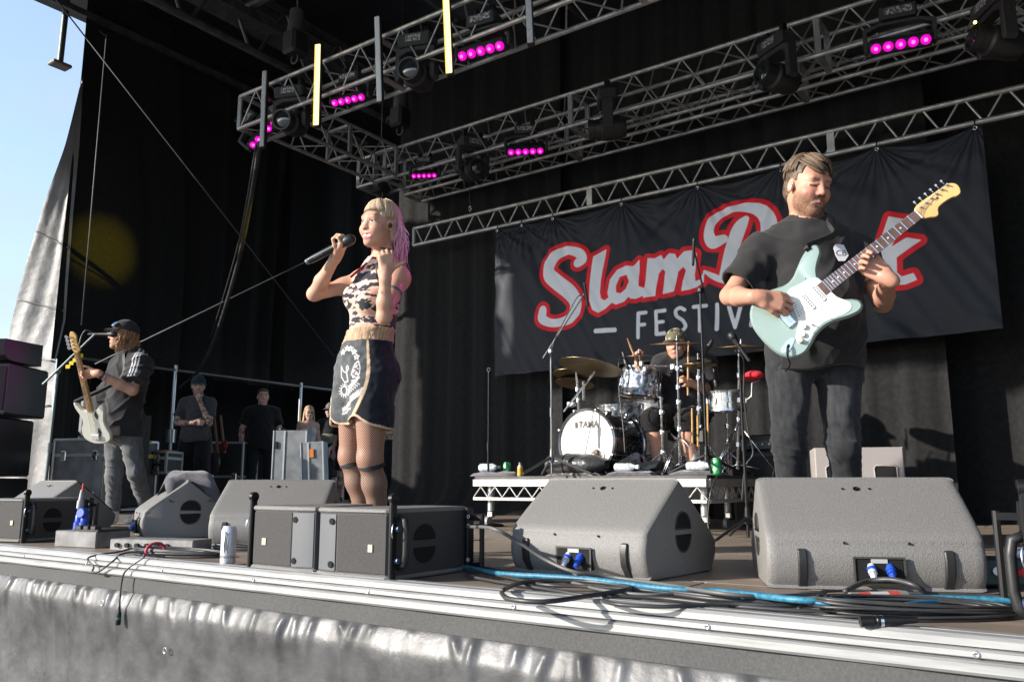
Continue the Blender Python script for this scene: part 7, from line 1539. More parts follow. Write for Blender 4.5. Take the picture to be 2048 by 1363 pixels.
def hair_cap(parent, hd, c1, c2, zlow=.01, front=.045, h=.006, hl=.07):
    Hm = np.array(hd['M'], np.float32); s = hd.get('s', 1.); q = lambda x, y, z: V(hd['c']) + hd['M'] @ V((x * s, y * s, z * s)); Sc = SDF(); Sc.ell(q(0, -.016, .044), A3((.080, .100, .089)) * s, Hm, k=.01); Sc.ell(q(0, -.062, -.02), A3((.066, .046, .06)) * s, Hm, k=.03)
    def f(P): L = head_local(P, hd); return np.maximum(np.maximum(Sc(P) - .003 * vnoise(P, 70.), np.minimum(L[:, 1] - front, hl - L[:, 2])), np.minimum(L[:, 1] + .025, zlow - L[:, 2]))
    garment('hair', parent, f, *bounds(Sc), h, lambda P: A3(c1) + (A3(c2) - A3(c1)) * np.clip(.4 + .7 * vnoise(P * A3((1, 1, .5)), 90.), 0, 1)[:, None], HAIRM)
def ball_cap(parent, hd, col, brim=None, h=.006, yaw=0., low=.035, colfn=None, back=False):
    Hm = np.array(hd['M'], np.float32); s = hd.get('s', 1.); q = lambda x, y, z: V(hd['c']) + hd['M'] @ V((x * s, y * s, z * s)); Sc = SDF(); Sc.ell(q(0, -.012, .052), A3((.086, .106, .094)) * s, Hm, k=.01)
    garment('cap_crown', parent, lambda P: np.maximum(Sc(P), low - head_local(P, hd)[:, 2] + .12 * np.minimum(head_local(P, hd)[:, 1], 0)), *bounds(Sc), h, colfn or (lambda P: A3(col) * (1 + .2 * vnoise(P, 40.)[:, None])))
    b = MB(); sg = -1 if back else 1
    def bf(u, v): a = (u - .5) * 2.2; r = .088 + .055 * v * math.cos(a * .72); return q(.96 * r * math.sin(a), sg * (.0 + r * 1.12 * math.cos(a)), low + .004 - .012 * v * v - .045 * (math.sin(a) ** 2) * v * .5)
    b.grid(16, 6, bf); b.grid(16, 6, lambda u, v: V(bf(u, v)) - hd['M'] @ V((0, 0, .006))); b.build('cap_brim', mat('cap brim ' + parent.name, brim or col, .8), parent, True)
    return q
# ---------------------------------------------------------------- bassist
D2 = 7.0
J = dict(pelvis=atd(243, 862, D2), neck=atd(262, 712, D2), shR=atd(245, 732, 7.16), shL=atd(280, 730, 6.86), elR=atd(205, 815, 7.10), wrR=atd(190, 862, 6.85), elL=atd(265, 780, 6.66), wrL=atd(198, 768, 6.66), hipR=atd(232, 868, 7.05), hipL=atd(260, 870, 6.95), knR=atd(228, 950, 7.02), knL=atd(272, 945, 6.9))
J['anR'] = atd(226, 1030, 7.0); J['anL'] = atd(298, 1010, 7.15); J['anR'].z = J['anL'].z = .09; J['toeR'] = J['anR'] + fdir(-70) * .17; J['toeL'] = J['anL'] + fdir(-50) * .16; J['toeR'].z = J['toeL'].z = .032
B = dict(cw=.165, cd=.118, ww=.14, wd=.11, pw=.15, pd=.115, nr=.056, arm=1.0, leg=.95)
hd = dict(c=atd(247, 672, D2 - .02), M=basis(fdir(-62), R(4), 0), s=1.0)
b0_, b1_ = atd(196, 888, 6.72), atd(143, 664, 6.42); bu = (b1_ - b0_).normalized(); bw = TW * .95 - RI * .2; bw = (bw - bu * bw.dot(bu)).normalized(); bv = bw.cross(bu); bl = (b1_ - b0_).length / 1.12
if bv.x < 0: pass
BP = lambda u, v, w=0.: b0_ + bu * (u * bl) + bv * (v * bl) + bw * (w * bl)
bas = person('bassist in dark cap and striped shoulder shirt singing with a white bass', V((J['pelvis'].x, J['pelvis'].y, 0)))
J['wrL'] = BP(.735, -.0, -.0) + RI * .13 - UP * .01
S, MT = body_sdf(J, B, [dict(wrist=J['wrL'], d=(BP(.70, 0, -.03) - J['wrL']), n=bw, ts=1 if (bw.cross(V((0, 0, 1)))).length > 9 else 1, size=1., curl=(.9, 1., .7), thumb=(.6, .7, .2)), dict(wrist=J['wrR'], d=UP * -.5 - RI * .6, n=-TW, ts=1, size=1., curl=(.6, .7, .5))], hd)
make_body(bas, S, hd, .0065, (.56, .31, .21), dict(beard=.5, beardc=(.25, .14, .08), brow=(.2, .12, .07), blush=.6), cut=lambda P: -plane(P, (0, 0, .95), UP) * (P[:, 2] > .35))
Rr, F, U = (MT.col[i] for i in range(3))
def bcol(P):
    c = A3((.030, .030, .033)) * (1 + .2 * vnoise(P, 25.)[:, None]); ax = (J['elL'] - J['shL']).normalized(); q = P - A3(J['shL']); n1 = A3((TW * .55 + UP * .8).normalized()); sd = A3(ax.cross(V(n1)).normalized()); t = q @ sd; on = (q @ n1 > .02) & (q @ A3(ax) > -.16); st_ = (np.abs(np.mod(t + .036, .024) - .012) < .0050) & (np.abs(t) < .036) & on
    return np.where(st_[:, None], A3((.70, .71, .73)), c)
tee(bas, J, B, hd, MT, J['pelvis'].z - .06, bcol, .78, .007, .030, 'striped_shirt', .012)
trousers(bas, J, MT, (.13, .135, .14), J['pelvis'].z + .05, .11, .0075, .092, .066, .055); shoes(bas, J, (.66, .66, .70))
cq = ball_cap(bas, hd, (.030, .030, .034), low=.045)
MB().lathe([(.026, 0), (.026, .003)], cq(-.045, .083, .085), cq(-.045, .083, .085) - V(hd['c']), 18).build('cap_badge', mat('pale badge', (.65, .62, .4), .5), bas); MB().lathe([(.019, 0), (.019, .002)], cq(-.046, .086, .090), cq(-.045, .083, .085) - V(hd['c']), 18).build('cap_badge', mat('blue badge', (.02, .12, .45), .5), bas)
sp_ = []
for k in range(260):
    ph = rnd.uniform(.95, 5.33); x, y, z = .078 * math.sin(ph), -.012 + .095 * math.cos(ph), .04; L_ = rnd.uniform(.13, .19); w = rnd.uniform(.006, .014); f0 = rnd.uniform(0, 6); sp_.append(([cq(x * (1 + .35 * i / 9) + w * math.sin(f0 + i), y * (1 + .25 * i / 9) + w * math.cos(f0 + i * 1.2), z - L_ * i / 9) for i in range(10)], rnd.uniform(.003, .006)))
locks('wavy_hair', bas, sp_, lambda p, r: (lambda t: tuple(A3((.14, .065, .03)) * (1 - t) + A3((.52, .30, .15)) * t))(r.random()))
band('watch', bas, J['wrL'].lerp(J['elL'], .12), J['elL'], .031, .022, BLACKP); band('bracelet', bas, J['wrL'].lerp(J['elL'], .24), J['elL'], .034, .014, mat('patterned bracelet', (.5, .48, .5), .6, col2=(.1, .05, .15), nscale=90))
# bass guitar
bg = thing('bass_guitar', 'white bass guitar with maple neck held upright by the bassist', 'bass guitar', b0_)
BB = smooth2([(0, 0), (.008, .065), (.04, .125), (.09, .155), (.15, .15), (.20, .125), (.25, .118), (.30, .135), (.36, .165), (.41, .172), (.425, .15), (.40, .12), (.36, .085), (.345, .04), (.345, -.03), (.36, -.07), (.40, -.11), (.405, -.14), (.37, -.155), (.30, -.140), (.24, -.125), (.18, -.135), (.11, -.16), (.05, -.148), (.012, -.09)], 4)
IV = mat('ivory lacquer', (.60, .60, .52), .2, coat=.6); MB().bprism(BB, -.045, 0, .012, BP).build('guitar_body', IV, bg, 45)
for (u, v) in ((.30, -.055), (.13, -.05)): MB().prism([(u - .045, v), (u, v - .02), (u + .045, v), (u, v + .02)], .0, .003, BP).build('pickup', BLACKP, bg)
MB().prism([(.33, -.030), (.93, -.020), (.93, .020), (.33, .030)], -.02, .004, BP).build('neck', NECK, bg); MB().prism([(.34, -.029), (.93, -.020), (.93, .020), (.34, .029)], .004, .008, BP).build('fingerboard', mat('maple board', (.42, .22, .06), .35, coat=.3), bg)
for k in range(1, 18): u = .93 - .84 * (1 - 2 ** (-k / 12)); MB().box(BP(u, 0, .0088), (.003, .05 * bl, .002), Matrix((bu, bv, bw)).transposed()).build('fret', CHROME, bg)
MB().bprism(smooth2([(.93, .022), (.93, -.024), (.955, -.045), (.985, -.038), (1.03, -.03), (1.08, -.038), (1.115, -.02), (1.12, .015), (1.08, .034), (1.0, .04), (.955, .042)], 4), -.018, -.001, .003, BP).build('headstock', HSM, bg, 40)
for k in range(4):
    u = .965 + k * .035; MB().lathe([(.009, 0), (.009, .010), (.005, .016)], BP(u, .012, -.001), bw, 10).build('string_post', CHROME, bg, 40); MB().cyl(BP(u, .04, -.012), BP(u, .062, -.012), .004, n=6).lathe([(.016, -.003), (.016, .003)], BP(u, .075, -.012), bw, 12).build('tuning_peg', CHROME, bg)
    MB().cyl(BP(.08, -.024 + .016 * k, .014), BP(.93, -.013 + .0087 * k, .011), .0013, n=4, cap=False).build('string', CHROME, bg)
MB().box(BP(.08, 0, .008), (.05 * bl, .085 * bl, .015), Matrix((bu, bv, bw)).transposed(), bev=.003).build('bridge', CHROME, bg)
MB().tube(smooth_pts([BP(.42, .165, -.02), J['shL'] + TW * .10 - RI * .10 - UP * .12, J['neck'] + TW * .11 + UP * .01, J['neck'] - RI * -.06 + UP * .03], 6), .018, 4).build('strap', mat('black webbing strap', (.015, .015, .016), .6), bg, 30)
# bassist microphone and stand
sb = onz(100, 990); p_ = atd(112, 735, 6.55); sb = V((p_.x, p_.y, 0)); stb = mic_stand('boom mic stand with yellow picks in front of the bassist', sb, [atd(116, 742, 6.55), atd(86, 768, 6.5), atd(190, 668, 6.6)], a0=1.9, r=.013, m=mat('teal grey steel stand', (.12, .15, .155), .4, .6))
for k, (x, y) in enumerate(((136, 733), (143, 726), (150, 720), (162, 711))): MB().prism([(-.016, -.014), (.016, -.014), (.018, .012), (0, .018), (-.018, .012)], 0, .004, lambda u, v, w: atd(x, y, 6.5) + RI * u + UP * v + TW * w).build('guitar_pick', mat('yellow pick', (.8, .6, .02), .4), stb)
mic('black vocal microphone at the bassist mouth', atd(224, 668, 6.72), RI + TW * .1 - UP * .02, .026, .21); cable('microphone_cable', 'cable curving off the back of the bassist microphone', 'cable', [atd(185, 664, 6.62), atd(172, 660, 6.6), atd(163, 672, 6.6), atd(158, 690, 6.58), atd(150, 705, 6.56)], .006)
# ---------------------------------------------------------------- drummer
D3 = 6.85
J = dict(pelvis=atd(1372, 826, D3), neck=atd(1368, 710, D3), shR=atd(1325, 728, D3), shL=atd(1412, 728, D3), elR=atd(1300, 775, 6.80), wrR=atd(1277, 728, 6.60), elL=atd(1418, 778, 6.75), wrL=atd(1383, 766, 6.52), hipR=atd(1350, 832, D3), hipL=atd(1395, 832, D3), knR=atd(1305, 838, 6.5), knL=atd(1372, 840, 6.45))
J['anR'] = V((J['knR'].x + .02, J['knR'].y + .05, DB + .09)); J['anL'] = V((J['knL'].x + .02, J['knL'].y + .05, DB + .09)); J['toeR'] = J['anR'] + fdir(-5) * .15; J['toeL'] = J['anL'] + fdir(-5) * .15; J['toeR'].z = J['toeL'].z = DB + .035
B = dict(cw=.185, cd=.13, ww=.18, wd=.14, pw=.17, pd=.13, belly=.08, nr=.06, arm=1.1, leg=1.1)
hd = dict(c=atd(1352, 690, D3 - .04), M=basis(fdir(-22), R(-6), 0), s=1.0, jaw=1.05)
stk = [(atd(1280, 738, 6.58), atd(1255, 677, 6.50)), (atd(1376, 775, 6.50), atd(1377, 683, 6.42))]
dru = person('drummer in camouflage cap and black T-shirt behind the kit', V((J['pelvis'].x, J['pelvis'].y, DB)))
S, MT = body_sdf(J, B, [dict(wrist=J['wrR'], d=UP * .9 - RI * .2, n=-TW * .3 + RI * .9, ts=-1, size=1., curl=(1.1, 1.1, .8)), dict(wrist=J['wrL'], d=UP * .35 - RI * .8 + TW * .3, n=-RI * .2 - TW * -.2 - UP * .3 + TW * -.6, ts=1, size=1., curl=(1.1, 1.1, .8))], hd)
make_body(dru, S, hd, .007, (.56, .30, .21), dict(beard=.35, beardc=(.35, .18, .08), brow=(.25, .14, .08), blush=.8))
tee(dru, J, B, hd, MT, J['pelvis'].z - .02, (.028, .028, .031), .75, .0085, .02)
trousers(dru, J, MT, (.012, .012, .013), J['pelvis'].z + .06, J['knR'].z - .10, .010, .115, .088, .088, 'shorts', .01)
shoes(dru, J, (.1, .1, .1), DB)
for sd in 'RL': band('white_sock', dru, J['an' + sd] + UP * .05, J['kn' + sd], .047, .12, mat('white sock', (.7, .7, .7), .9))
def camo(P): a = vnoise(P, 28.); b = vnoise(P, 34., 9.); c = np.where((a > .12)[:, None], A3((.03, .03, .02)), A3((.13, .12, .07))); return np.where((b > .22)[:, None], A3((.33, .31, .24)), c)
ball_cap(dru, hd, (.10, .10, .06), colfn=camo, low=.04)
thr = thing('drum_throne', 'round black drum stool under the drummer', 'stool', V((J['pelvis'].x, J['pelvis'].y, DB))); MB().lathe([(.12, .0), (.17, .02), (.17, .09), (.15, .11)], V((J['pelvis'].x, J['pelvis'].y + .03, J['pelvis'].z - .24)), UP, 24).build('seat', BLACKP, thr, 40); MB().cyl(V((J['pelvis'].x, J['pelvis'].y + .03, DB)), V((J['pelvis'].x, J['pelvis'].y + .03, J['pelvis'].z - .24)), .02, n=10).build('post', CHROME, thr, 40)
for k, (a, b) in enumerate(stk): t = thing('drumstick', ('wooden drumstick raised in the drummer right hand', 'wooden drumstick upright in the drummer left hand')[k], 'drumstick', a); MB().lathe([(.0075, -.06), (.0085, 0), (.0085, (b - a).length * .75), (.0045, (b - a).length * .96), (.006, (b - a).length)], a, b - a, 10).build('stick', mat('pale stick wood', (.58, .36, .20), .5), t, 40)
# ================================================================ WING AT THE LEFT: rail, cases, crew
RAILM = mat('grey scaffold tube', (.16, .165, .17), .45, .7); XR = -11.0
rl = thing('wing_rail', 'grey scaffold rail with upright posts across the left wing', 'rail', (XR, 5.5, 2.0))
MB().cyl(onx(140, 713, XR), onx(800, 797, XR), .026, n=10).build('top_tube', RAILM, rl, 40)
for (x0, y0, y1) in ((351, 738, 872), (602, 772, 905)):
    a = onx(x0, y0, XR); MB().cyl(V((a.x, a.y, .05)), V((a.x, a.y, a.z + .06)), .028, n=10).build('post', mat('bright scaffold tube', (.45, .47, .48), .35, .8), rl, 40)
    MB().cyl(V((a.x, a.y, .93)), V((a.x, a.y, 1.12)), .075, n=14).build('post_weight', mat('steel sleeve', (.35, .36, .38), .3, .8), rl, 40)
gp = thing('scaffold_post', 'bright steel post standing in the gap behind the singer', 'post', onx(785, 1000, -9.2)); _g = onx(787, 1010, -9.2); MB().cyl(V((_g.x, _g.y, 0)), V((_g.x, _g.y, 1.25)), .045, n=10).build('tube', mat('pale steel', (.55, .57, .6), .35, .6), gp, 40)
EDGE = mat('aluminium case edge', (.50, .50, .50), .4, .85)
def flight_case(label, p, sx, sy, h, rz, m, m2=None, name='flight_case', latches=True, grp='flight cases in the wing', split=.78, edge=EDGE):
    t = thing(name, label, 'flight case', p, rz, grp); w = False
    MB().box((0, 0, h / 2 + .03), (sx, sy, h - .0), bev=.006).build('body', m, t, world=w)
    if m2: MB().box((sx / 2 + .002, 0, h / 2 + .03), (.006, sy - .06, h - .06)).build('end_panel', m2, t, world=w)
    e = .03
    for ix in (-1, 1):
        for iy in (-1, 1):
            MB().box((ix * sx / 2, iy * sy / 2, h / 2 + .03), (e, e, h + .012), bev=.004).build('corner_edge', edge, t, world=w)
        for z in (.03, h + .03): MB().box((0, ix * sy / 2, z), (sx + .01, e, e), bev=.004).build('rim_edge', edge, t, world=w); MB().box((ix * sx / 2, 0, z), (e, sy + .01, e), bev=.004).build('rim_edge', edge, t, world=w)
    MB().box((0, -sy / 2 - .004, h * split + .03), (sx, .012, .035)).build('lid_band', edge, t, world=w); MB().box((sx / 2 + .006, 0, h * split + .03), (.012, sy, .035)).build('lid_band', edge, t, world=w)
    if latches:
        for ex in (-.3, .3):
            for z in (h * split + .02, h * .22): MB().box((ex * sx, -sy / 2 - .012, z), (.075, .02, .12), bev=.006).build('latch', CHROME, t, world=w)
    for ix in (-1, 1):
        for iy in (-1, 1): MB().cyl((ix * sx * .38 - .02, iy * sy * .35, .0), (ix * sx * .38 + .02, iy * sy * .35, .0), .03, n=12).build('castor', BLACKP, t, 40, world=w) if False else None
    return t
GREYPLY = mat('scuffed grey laminate', (.10, .10, .105), .5, col2=(.17, .17, .175), nscale=7, ndet=8)
BLKPLY = mat('black laminate', (.020, .020, .022), .45)
P1 = atd(160, 1010, 9.9); P1.z = 0
fc = flight_case('grey flight case with yellow end trim lettered RO behind the bassist', (-10.05, 5.55, 0), .78, .85, .83, R(18), GREYPLY, BLKPLY)
YEL = mat('yellow tape', (.70, .50, .02), .5)
MB().box((.398, -.03, .68), (.014, .76, .05)).build('yellow_tape', YEL, fc, world=False); MB().box((.395, -.05, .855), (.03, .70, .035)).build('yellow_tape', YEL, fc, world=False); MB().box((.398, -.14, .52), (.012, .32, .11), bev=.004).build('handle_plate', mat('brass plate', (.4, .33, .15), .4, .6), fc, world=False)
text_mesh('ROAD', .16, 'lettering', mat('white print', (.75, .75, .75), .5), fc, lambda u, v: V((.3985, u + .04, .22 + v)), shear=.2, bold=.004).matrix_parent_inverse = Matrix()
t = thing('hard_case', 'grey plastic equipment case standing on the flight case', 'hard case', (-10.15, 5.55, .86)); Mx = Matrix.Translation((-10.15, 5.58, .87)) @ Matrix.Rotation(R(40), 4, 'Z') @ Matrix.Diagonal((1.25, 1.25, 1.25, 1))
def mbx(): b = MB(); b.M = Mx; return b
mbx().box((0, 0, .26), (.50, .20, .42), bev=.04).build('shell', mat('grey hard plastic', (.16, .16, .17), .5), t, 30); mbx().box((-.13, -.105, .20), (.10, .006, .22)).build('paper_label', mat('pale label', (.5, .54, .6), .6), t); mbx().tube([(-.08, -.02, .47), (-.08, -.02, .51), (.08, -.02, .51), (.08, -.02, .47)], .012, 6).build('handle', BLACKP, t, True); mbx().box((0, 0, .02), (.46, .22, .05), bev=.01).build('base_rail', BLACKP, t)
flight_case('dark flight case standing between the two crew men', (-10.9, 8.0, 0), .60, .55, .92, R(30), BLKPLY, None, split=.45, latches=True)
flight_case('open dark case with red inlay behind the bassist', (-10.05, 6.15, .45), .60, .5, .26, R(35), BLKPLY, None, split=.7)
t = thing('keyboard_stand', 'dark folding stand under the open case behind the bassist', 'stand', (-10.05, 6.15, 0)); 
for e in (-.22, .22): MB().cyl((-10.05 + e, 5.98 + e * .6, 0), (-10.05 + e, 5.98 + e * .6, .46), .016, n=8).build('leg', BLACKM, t, 40)
tag(MB().box((-10.05, 6.15, .755), (.50, .40, .03), rotM(R(35))).build('red_inlay', mat('orange red foam', (.40, .06, .02), .8)), 'orange red foam sheet on the open case', 'foam sheet')
SCUFFB = mat('scuffed blue grey panel', (.14, .15, .165), .45, col2=(.23, .24, .255), nscale=6, ndet=9, nlo=.4, nhi=.65)
def slab(label, p, sx, sy, h, rz, lean):
    t = thing('tall_case', label, 'flight case', p, 0, None, rot=(0, R(lean), rz)); MB().box((0, 0, h / 2), (sx, sy, h), bev=.012).build('body', SCUFFB, t, world=False)
    for e in (-sx * .16,): MB().box((e, -sy / 2 - .004, h / 2), (.022, .014, h * .985)).build('edge_strip', EDGE, t, world=False)
    for ix in (-1, 1): MB().box((ix * sx / 2, -sy / 2, h / 2), (.02, .02, h), bev=.004).build('corner_edge', EDGE, t, world=False)
    return t
q1 = atd(580, 1000, 11.2); s1 = slab('taller scuffed blue grey upright case in front of the blonde woman', V((q1.x, q1.y, 0)), .46, .22, 1.06, R(30), 0); MB().box((-.19, -.12, .86), (.05, .02, .09), bev=.005).build('latch', BLACKM, s1, world=False)
q2 = atd(633, 1000, 10.9); s2 = slab('shorter scuffed upright case with an orange tag', V((q2.x, q2.y, 0)), .30, .22, .89, R(30), -4); MB().box((.0, -.122, .74), (.055, .008, .11)).build('orange_tag', mat('orange tag', (.65, .18, .02), .5), s2, world=False)
MB().lathe([(.045, 0), (.045, .03), (.02, .05)], (-.16, -.0, 1.06), (0, 0, 1), 12).build('knob', BLACKP, s1, True, world=False)
# guitars on a rack in the dark
t = thing('guitar_rack', 'dim rack of guitars behind the first crew man', 'guitar rack', atd(440, 990, 12.4))
for k, x in enumerate((424, 436, 449)):
    a, b = atd(x, 905, 12.2), atd(x - 8, 830, 12.2); MB().cyl(a, b, .022, .018, 8).build('guitar_neck', mat('dim neck wood', (.20, .10, .06), .5), t, 40)
MB().ball(atd(448, 890, 12.2), V((.075, .03, .09)), 14, 8).build('red_guitar_body', mat('dim red lacquer', (.22, .015, .015), .5), t, True); MB().ball(atd(428, 925, 12.2), V((.14, .05, .18)), 14, 8).build('dark_guitar_body', mat('dark lacquer', (.05, .03, .03), .3), t, True)
# dark rack behind the wedge at left with cables
t = thing('cable_rack', 'dark open equipment rack with loose cables left of the bassist', 'rack', (-9.5, 5.6, 0)); MB().box((-9.7, 5.5, .62), (.5, .5, 1.1), bev=.01).build('frame', BLKPLY, t)
for k in range(7): MB().tube(smooth_pts([(-9.55 + .03 * k, 5.22, 1.05 - .05 * k), (-9.5, 5.15, .95 - .06 * k), (-9.42 + .02 * k, 5.2, 1.0)], 6), .006, 5).build('patch_cable', mat('grey lead', (.2, .2, .2), .5), t, True)
# ---------------------------------------------------------------- crew
def stand_pose(base, face, H=1.75, w=1., tilt=0.):
    s = H / 1.75; f = fdir(face); r = f.cross(UP).normalized(); b = V(base); P = lambda x, y, z: b + r * x * s * w + f * y * s + UP * z * s
    J = dict(pelvis=P(0, 0, .96), neck=P(0, -.01, 1.46), shR=P(.165, -.01, 1.395), shL=P(-.165, -.01, 1.395), elR=P(.245, -.03, 1.13), elL=P(-.245, -.03, 1.13), wrR=P(.25, .06, .90), wrL=P(-.25, .06, .90), hipR=P(.095, 0, .92), hipL=P(-.095, 0, .92), knR=P(.11, .02, .50), knL=P(-.11, .02, .50), anR=P(.12, -.02, .085), anL=P(-.12, -.02, .085), toeR=P(.15, .13, .03), toeL=P(-.15, .13, .03))
    return J, P, dict(c=P(0, .02, 1.625), M=basis(fdir(face + tilt), R(-2), 0), s=s * 1.08)
BM = dict(cw=.155, cd=.112, ww=.145, wd=.112, pw=.155, pd=.115, nr=.056)
def hand_dn(J, sd, d=-UP, n=None): return dict(wrist=J['wr' + sd], d=d, n=n or TW * -1, ts=1 if sd == 'R' else -1, size=1., curl=(.4, .5, .4))
def tattoo(J, segs):
    def f(P, col):
        for a, b in segs:
            a, b = A3(V(a)), A3(V(b)); ab = b - a; t = np.clip(((P - a) @ ab) / (ab @ ab), 0, 1); d = np.linalg.norm(P - a - t[:, None] * ab, axis=1); m = (d < .06) & (vnoise(P, 55.) + .5 * vnoise(P, 110., 3.) > .0); col[m] = col[m] * A3((.30, .34, .36))
    return f
# 1: man with cap, hand at chin, tattooed arms
b1 = atd(385, 965, 11.2); b1.z = 0; J, P, hd = stand_pose(b1, 5, 1.80, 1.02, 18); J['elL'] = P(-.20, .12, 1.12); J['wrL'] = P(-.06, .14, 1.42); J['elR'] = P(.24, .06, 1.13); J['wrR'] = P(-.02, .20, 1.12)
c1 = person('crew man in grey T-shirt and cap with hand at chin, tattooed arms', b1, 'crew watching from the wing'); S, MT = body_sdf(J, BM, [dict(wrist=J['wrL'], d=UP * .8 + RI * -.3, n=-TW + UP * .2, ts=-1, size=1., curl=(.8, .9, .6)), dict(wrist=J['wrR'], d=RI * .9, n=-TW, ts=1, size=1., curl=(.5, .6, .4))], hd)
make_body(c1, S, hd, .008, (.52, .33, .27), dict(beard=.8, beardc=(.14, .09, .06), brow=(.1, .07, .05)), extra=tattoo(J, [(J['elL'], J['wrL']), (J['elR'], J['wrR']), (J['knL'].lerp(J['anL'], .3), J['anL'].lerp(J['knL'], .3))]))
tee(c1, J, BM, hd, MT, P(0, 0, .88).z, (.055, .057, .062), .70, .009, .014); trousers(c1, J, MT, (.010, .012, .016), P(0, 0, 1.02).z, P(0, 0, .44).z, .010, .115, .105, .105, 'shorts'); shoes(c1, J, (.06, .06, .07)); hair_cap(c1, hd, (.05, .035, .025), (.12, .08, .05)); ball_cap(c1, hd, (.02, .03, .06), (.02, .12, .08))
for sd in 'RL': band('white_sock', c1, J['an' + sd] + UP * .06, J['kn' + sd], .046, .12, mat('white sock', (.7, .7, .7), .9))
gl = lambda q, par, m: [MB().tube([q(e * .032 + .021 * math.cos(a), .100, .004 + .016 * math.sin(a)) for a in np.linspace(0, 6.28, 13)[:-1]], .002, 4, closed=True).build('glasses_rim', m, par, True) for e in (-1, 1)]
hq = lambda hd: (lambda x, y, z: V(hd['c']) + hd['M'] @ V((x * hd['s'], y * hd['s'], z * hd['s'])))
gl(hq(hd), c1, mat('silver wire', (.5, .5, .5), .3, .8))
# 2: large man in black
b2 = atd(517, 965, 12.6); b2.z = 0; J, P, hd = stand_pose(b2, 22, 1.80, 1.12); BL_ = dict(BM, cw=.19, cd=.135, ww=.175, wd=.14, pw=.175, pd=.13, nr=.066, arm=1.1)
c2 = person('large crew man in black T-shirt with short hair and tattooed forearm', b2, 'crew watching from the wing'); S, MT = body_sdf(J, BL_, [hand_dn(J, 'R'), hand_dn(J, 'L')], hd); make_body(c2, S, hd, .009, (.55, .33, .27), dict(brow=(.12, .08, .05), blush=.8), extra=tattoo(J, [(J['elR'], J['wrR'])]))
tee(c2, J, BL_, hd, MT, P(0, 0, .85).z, (.012, .012, .014), .72, .010, .015); trousers(c2, J, MT, (.012, .013, .017), P(0, 0, 1.0).z, .08, .011, .112, .085, .075); shoes(c2, J, (.03, .03, .03)); hair_cap(c2, hd, (.06, .04, .025), (.14, .09, .06), .03); band('red_wristband', c2, J['wrL'].lerp(J['elL'], .12), J['elL'], .034, .03, mat('red band', (.5, .02, .04), .6))
# 3: blonde woman with sunglasses
b3_ = atd(612, 965, 13.8); b3_.z = 0; J, P, hd = stand_pose(b3_, 24, 1.64, .84); BF = dict(cw=.132, cd=.098, ww=.11, wd=.085, pw=.145, pd=.11, bust=1, nr=.046, arm=.82, leg=.92)
c3 = person('blonde woman in sunglasses and pale top behind the tall cases', b3_, 'crew watching from the wing'); S, MT = body_sdf(J, BF, [hand_dn(J, 'R'), hand_dn(J, 'L')], hd); make_body(c3, S, hd, .009, (.58, .37, .29), dict(brow=(.3, .2, .1)))
St3 = SDF(); torso_prims(St3, J, BF); Sg3 = St3.grow(.008); zt3 = P(0, 0, 1.0).z; zu3 = P(0, 0, 1.30).z
garment('pale_top', c3, lambda Q: np.maximum(np.maximum(Sg3(Q), Q[:, 2] - zu3 - .05 * np.abs(np.sin(((Q - A3(J['neck'])) @ A3(MT.col[0])) * 22)) ), zt3 - Q[:, 2]), *bounds(St3), .009, (.60, .58, .60)); trousers(c3, J, MT, (.02, .02, .025), P(0, 0, 1.02).z, .08, .011, .095, .062, .05); shoes(c3, J, (.05, .05, .05)); hair_cap(c3, hd, (.32, .22, .11), (.55, .42, .25), -.06)
q_ = hq(hd); sp_ = []
for k in range(120):
    ph = rnd.uniform(1.2, 5.08); x, y, z = .076 * math.sin(ph), -.012 + .09 * math.cos(ph), .05; L_ = rnd.uniform(.26, .34); sp_.append(([q_(x * (1 + .3 * i / 7) + .006 * math.sin(k + i), y * (1 + .1 * i / 7), z - L_ * i / 7) for i in range(8)], .007))
locks('long_blonde_hair', c3, sp_, lambda p, r: (lambda t: tuple(A3((.34, .24, .12)) * (1 - t) + A3((.62, .48, .29)) * t))(r.random()))
for e in (-1, 1): MB().ball(q_(e * .032, .088, .003), V((.024, .014, .019)), 12, 8).build('sunglass_lens', GLASS, c3, True)
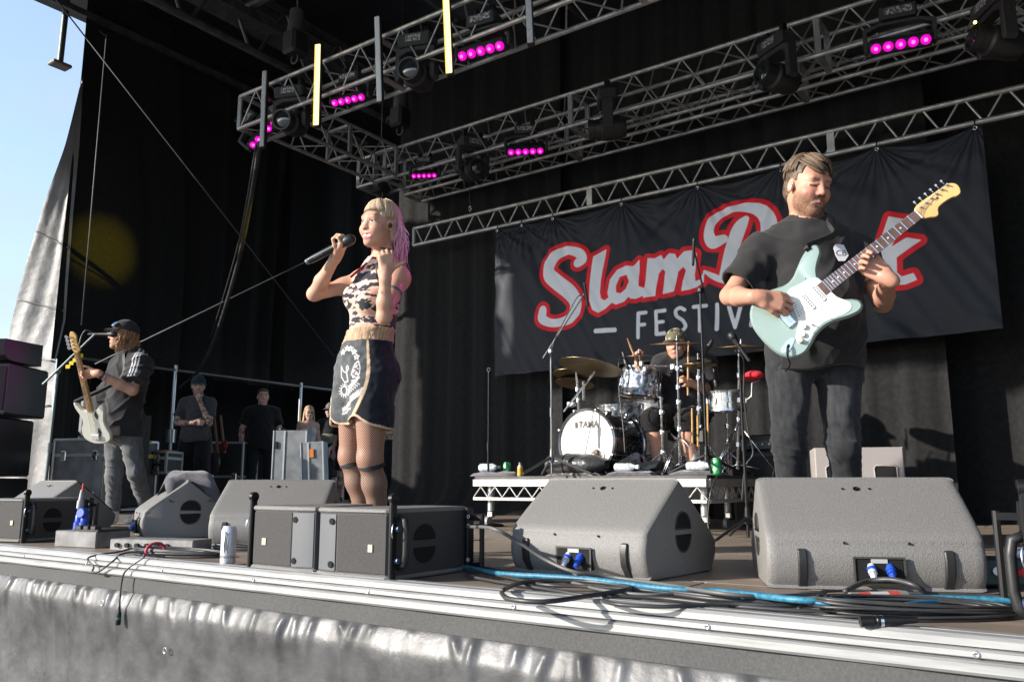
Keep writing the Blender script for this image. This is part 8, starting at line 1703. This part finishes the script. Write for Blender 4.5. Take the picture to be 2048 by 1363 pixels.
# 4: man with cap and glasses
b4 = atd(656, 965, 14.6); b4.z = 0; J, P, hd = stand_pose(b4, -8, 1.76, 1.06)
c4 = person('older crew man in pale cap and glasses with printed black T-shirt', b4, 'crew watching from the wing'); BO = dict(BM, belly=.06); J['wrR'] = P(.06, .22, .92); J['wrL'] = P(-.06, .22, .92); S, MT = body_sdf(J, BO, [hand_dn(J, 'R', -UP + TW * .2), hand_dn(J, 'L', -UP + TW * .2)], hd); make_body(c4, S, hd, .009, (.56, .34, .29), dict(beard=.9, beardc=(.42, .38, .36), brow=(.3, .27, .25), blush=.8)); F4, R4 = MT.col[1], MT.col[0]; z4 = P(0, 0, 1.12).z
tee(c4, J, BO, hd, MT, P(0, 0, .86).z, lambda Q: np.where(((Q - A3(J['pelvis'])) @ A3(F4) > .06)[:, None] & (np.abs(Q[:, 2] - z4) < .09)[:, None] & (np.abs((Q - A3(J['pelvis'])) @ A3(R4)) < .13 * (1 - np.clip((z4 - Q[:, 2]) * 4, 0, .6)))[:, None], A3((.22, .22, .16)), A3((.015, .015, .017))), .72, .010, .014); trousers(c4, J, MT, (.05, .052, .05), P(0, 0, 1.02).z, P(0, 0, .45).z, .011, .115, .10, .10, 'shorts'); shoes(c4, J, (.1, .1, .1)); hair_cap(c4, hd, (.2, .18, .17), (.3, .28, .26)); ball_cap(c4, hd, (.18, .18, .17)); gl(hq(hd), c4, mat('silver wire'))
# 5: bare legged person beside him, 6: person in the gap behind the singer
b5 = atd(692, 965, 14.0); b5.z = 0; J, P, hd = stand_pose(b5, 0, 1.70, .9); c5 = person('dark dressed person with tattooed bare legs half hidden by the singer', b5, 'crew watching from the wing'); S, MT = body_sdf(J, BM, [hand_dn(J, 'R'), hand_dn(J, 'L')], hd); make_body(c5, S, hd, .010, (.5, .32, .26), dict(), extra=tattoo(J, [(J['knL'], J['anL']), (J['knR'], J['anR'])])); tee(c5, J, BM, hd, MT, P(0, 0, .86).z, (.014, .014, .016), .72, .011, .014); trousers(c5, J, MT, (.015, .015, .017), P(0, 0, 1.02).z, P(0, 0, .58).z, .012, .11, .105, .10, 'shorts'); shoes(c5, J, (.03, .03, .03)); hair_cap(c5, hd, (.05, .035, .02), (.1, .07, .05))
b6 = atd(778, 965, 12.6); b6.z = 0; J, P, hd = stand_pose(b6, -60, 1.72, .95); J['wrL'] = P(-.12, .28, 1.10); J['elL'] = P(-.24, .02, 1.14); c6 = person('person in white shirt looking at a phone, half hidden behind the singer', b6, 'crew watching from the wing'); S, MT = body_sdf(J, BM, [hand_dn(J, 'R'), hand_dn(J, 'L', fdir(-60))], hd); make_body(c6, S, hd, .010, (.5, .32, .26), dict()); tee(c6, J, BM, hd, MT, P(0, 0, 1.05).z, (.62, .62, .66), .72, .011, .014); trousers(c6, J, MT, (.015, .016, .02), P(0, 0, 1.12).z, .08, .011, .10, .075, .065); shoes(c6, J, (.5, .5, .5)); hair_cap(c6, hd, (.05, .035, .02), (.1, .07, .05))
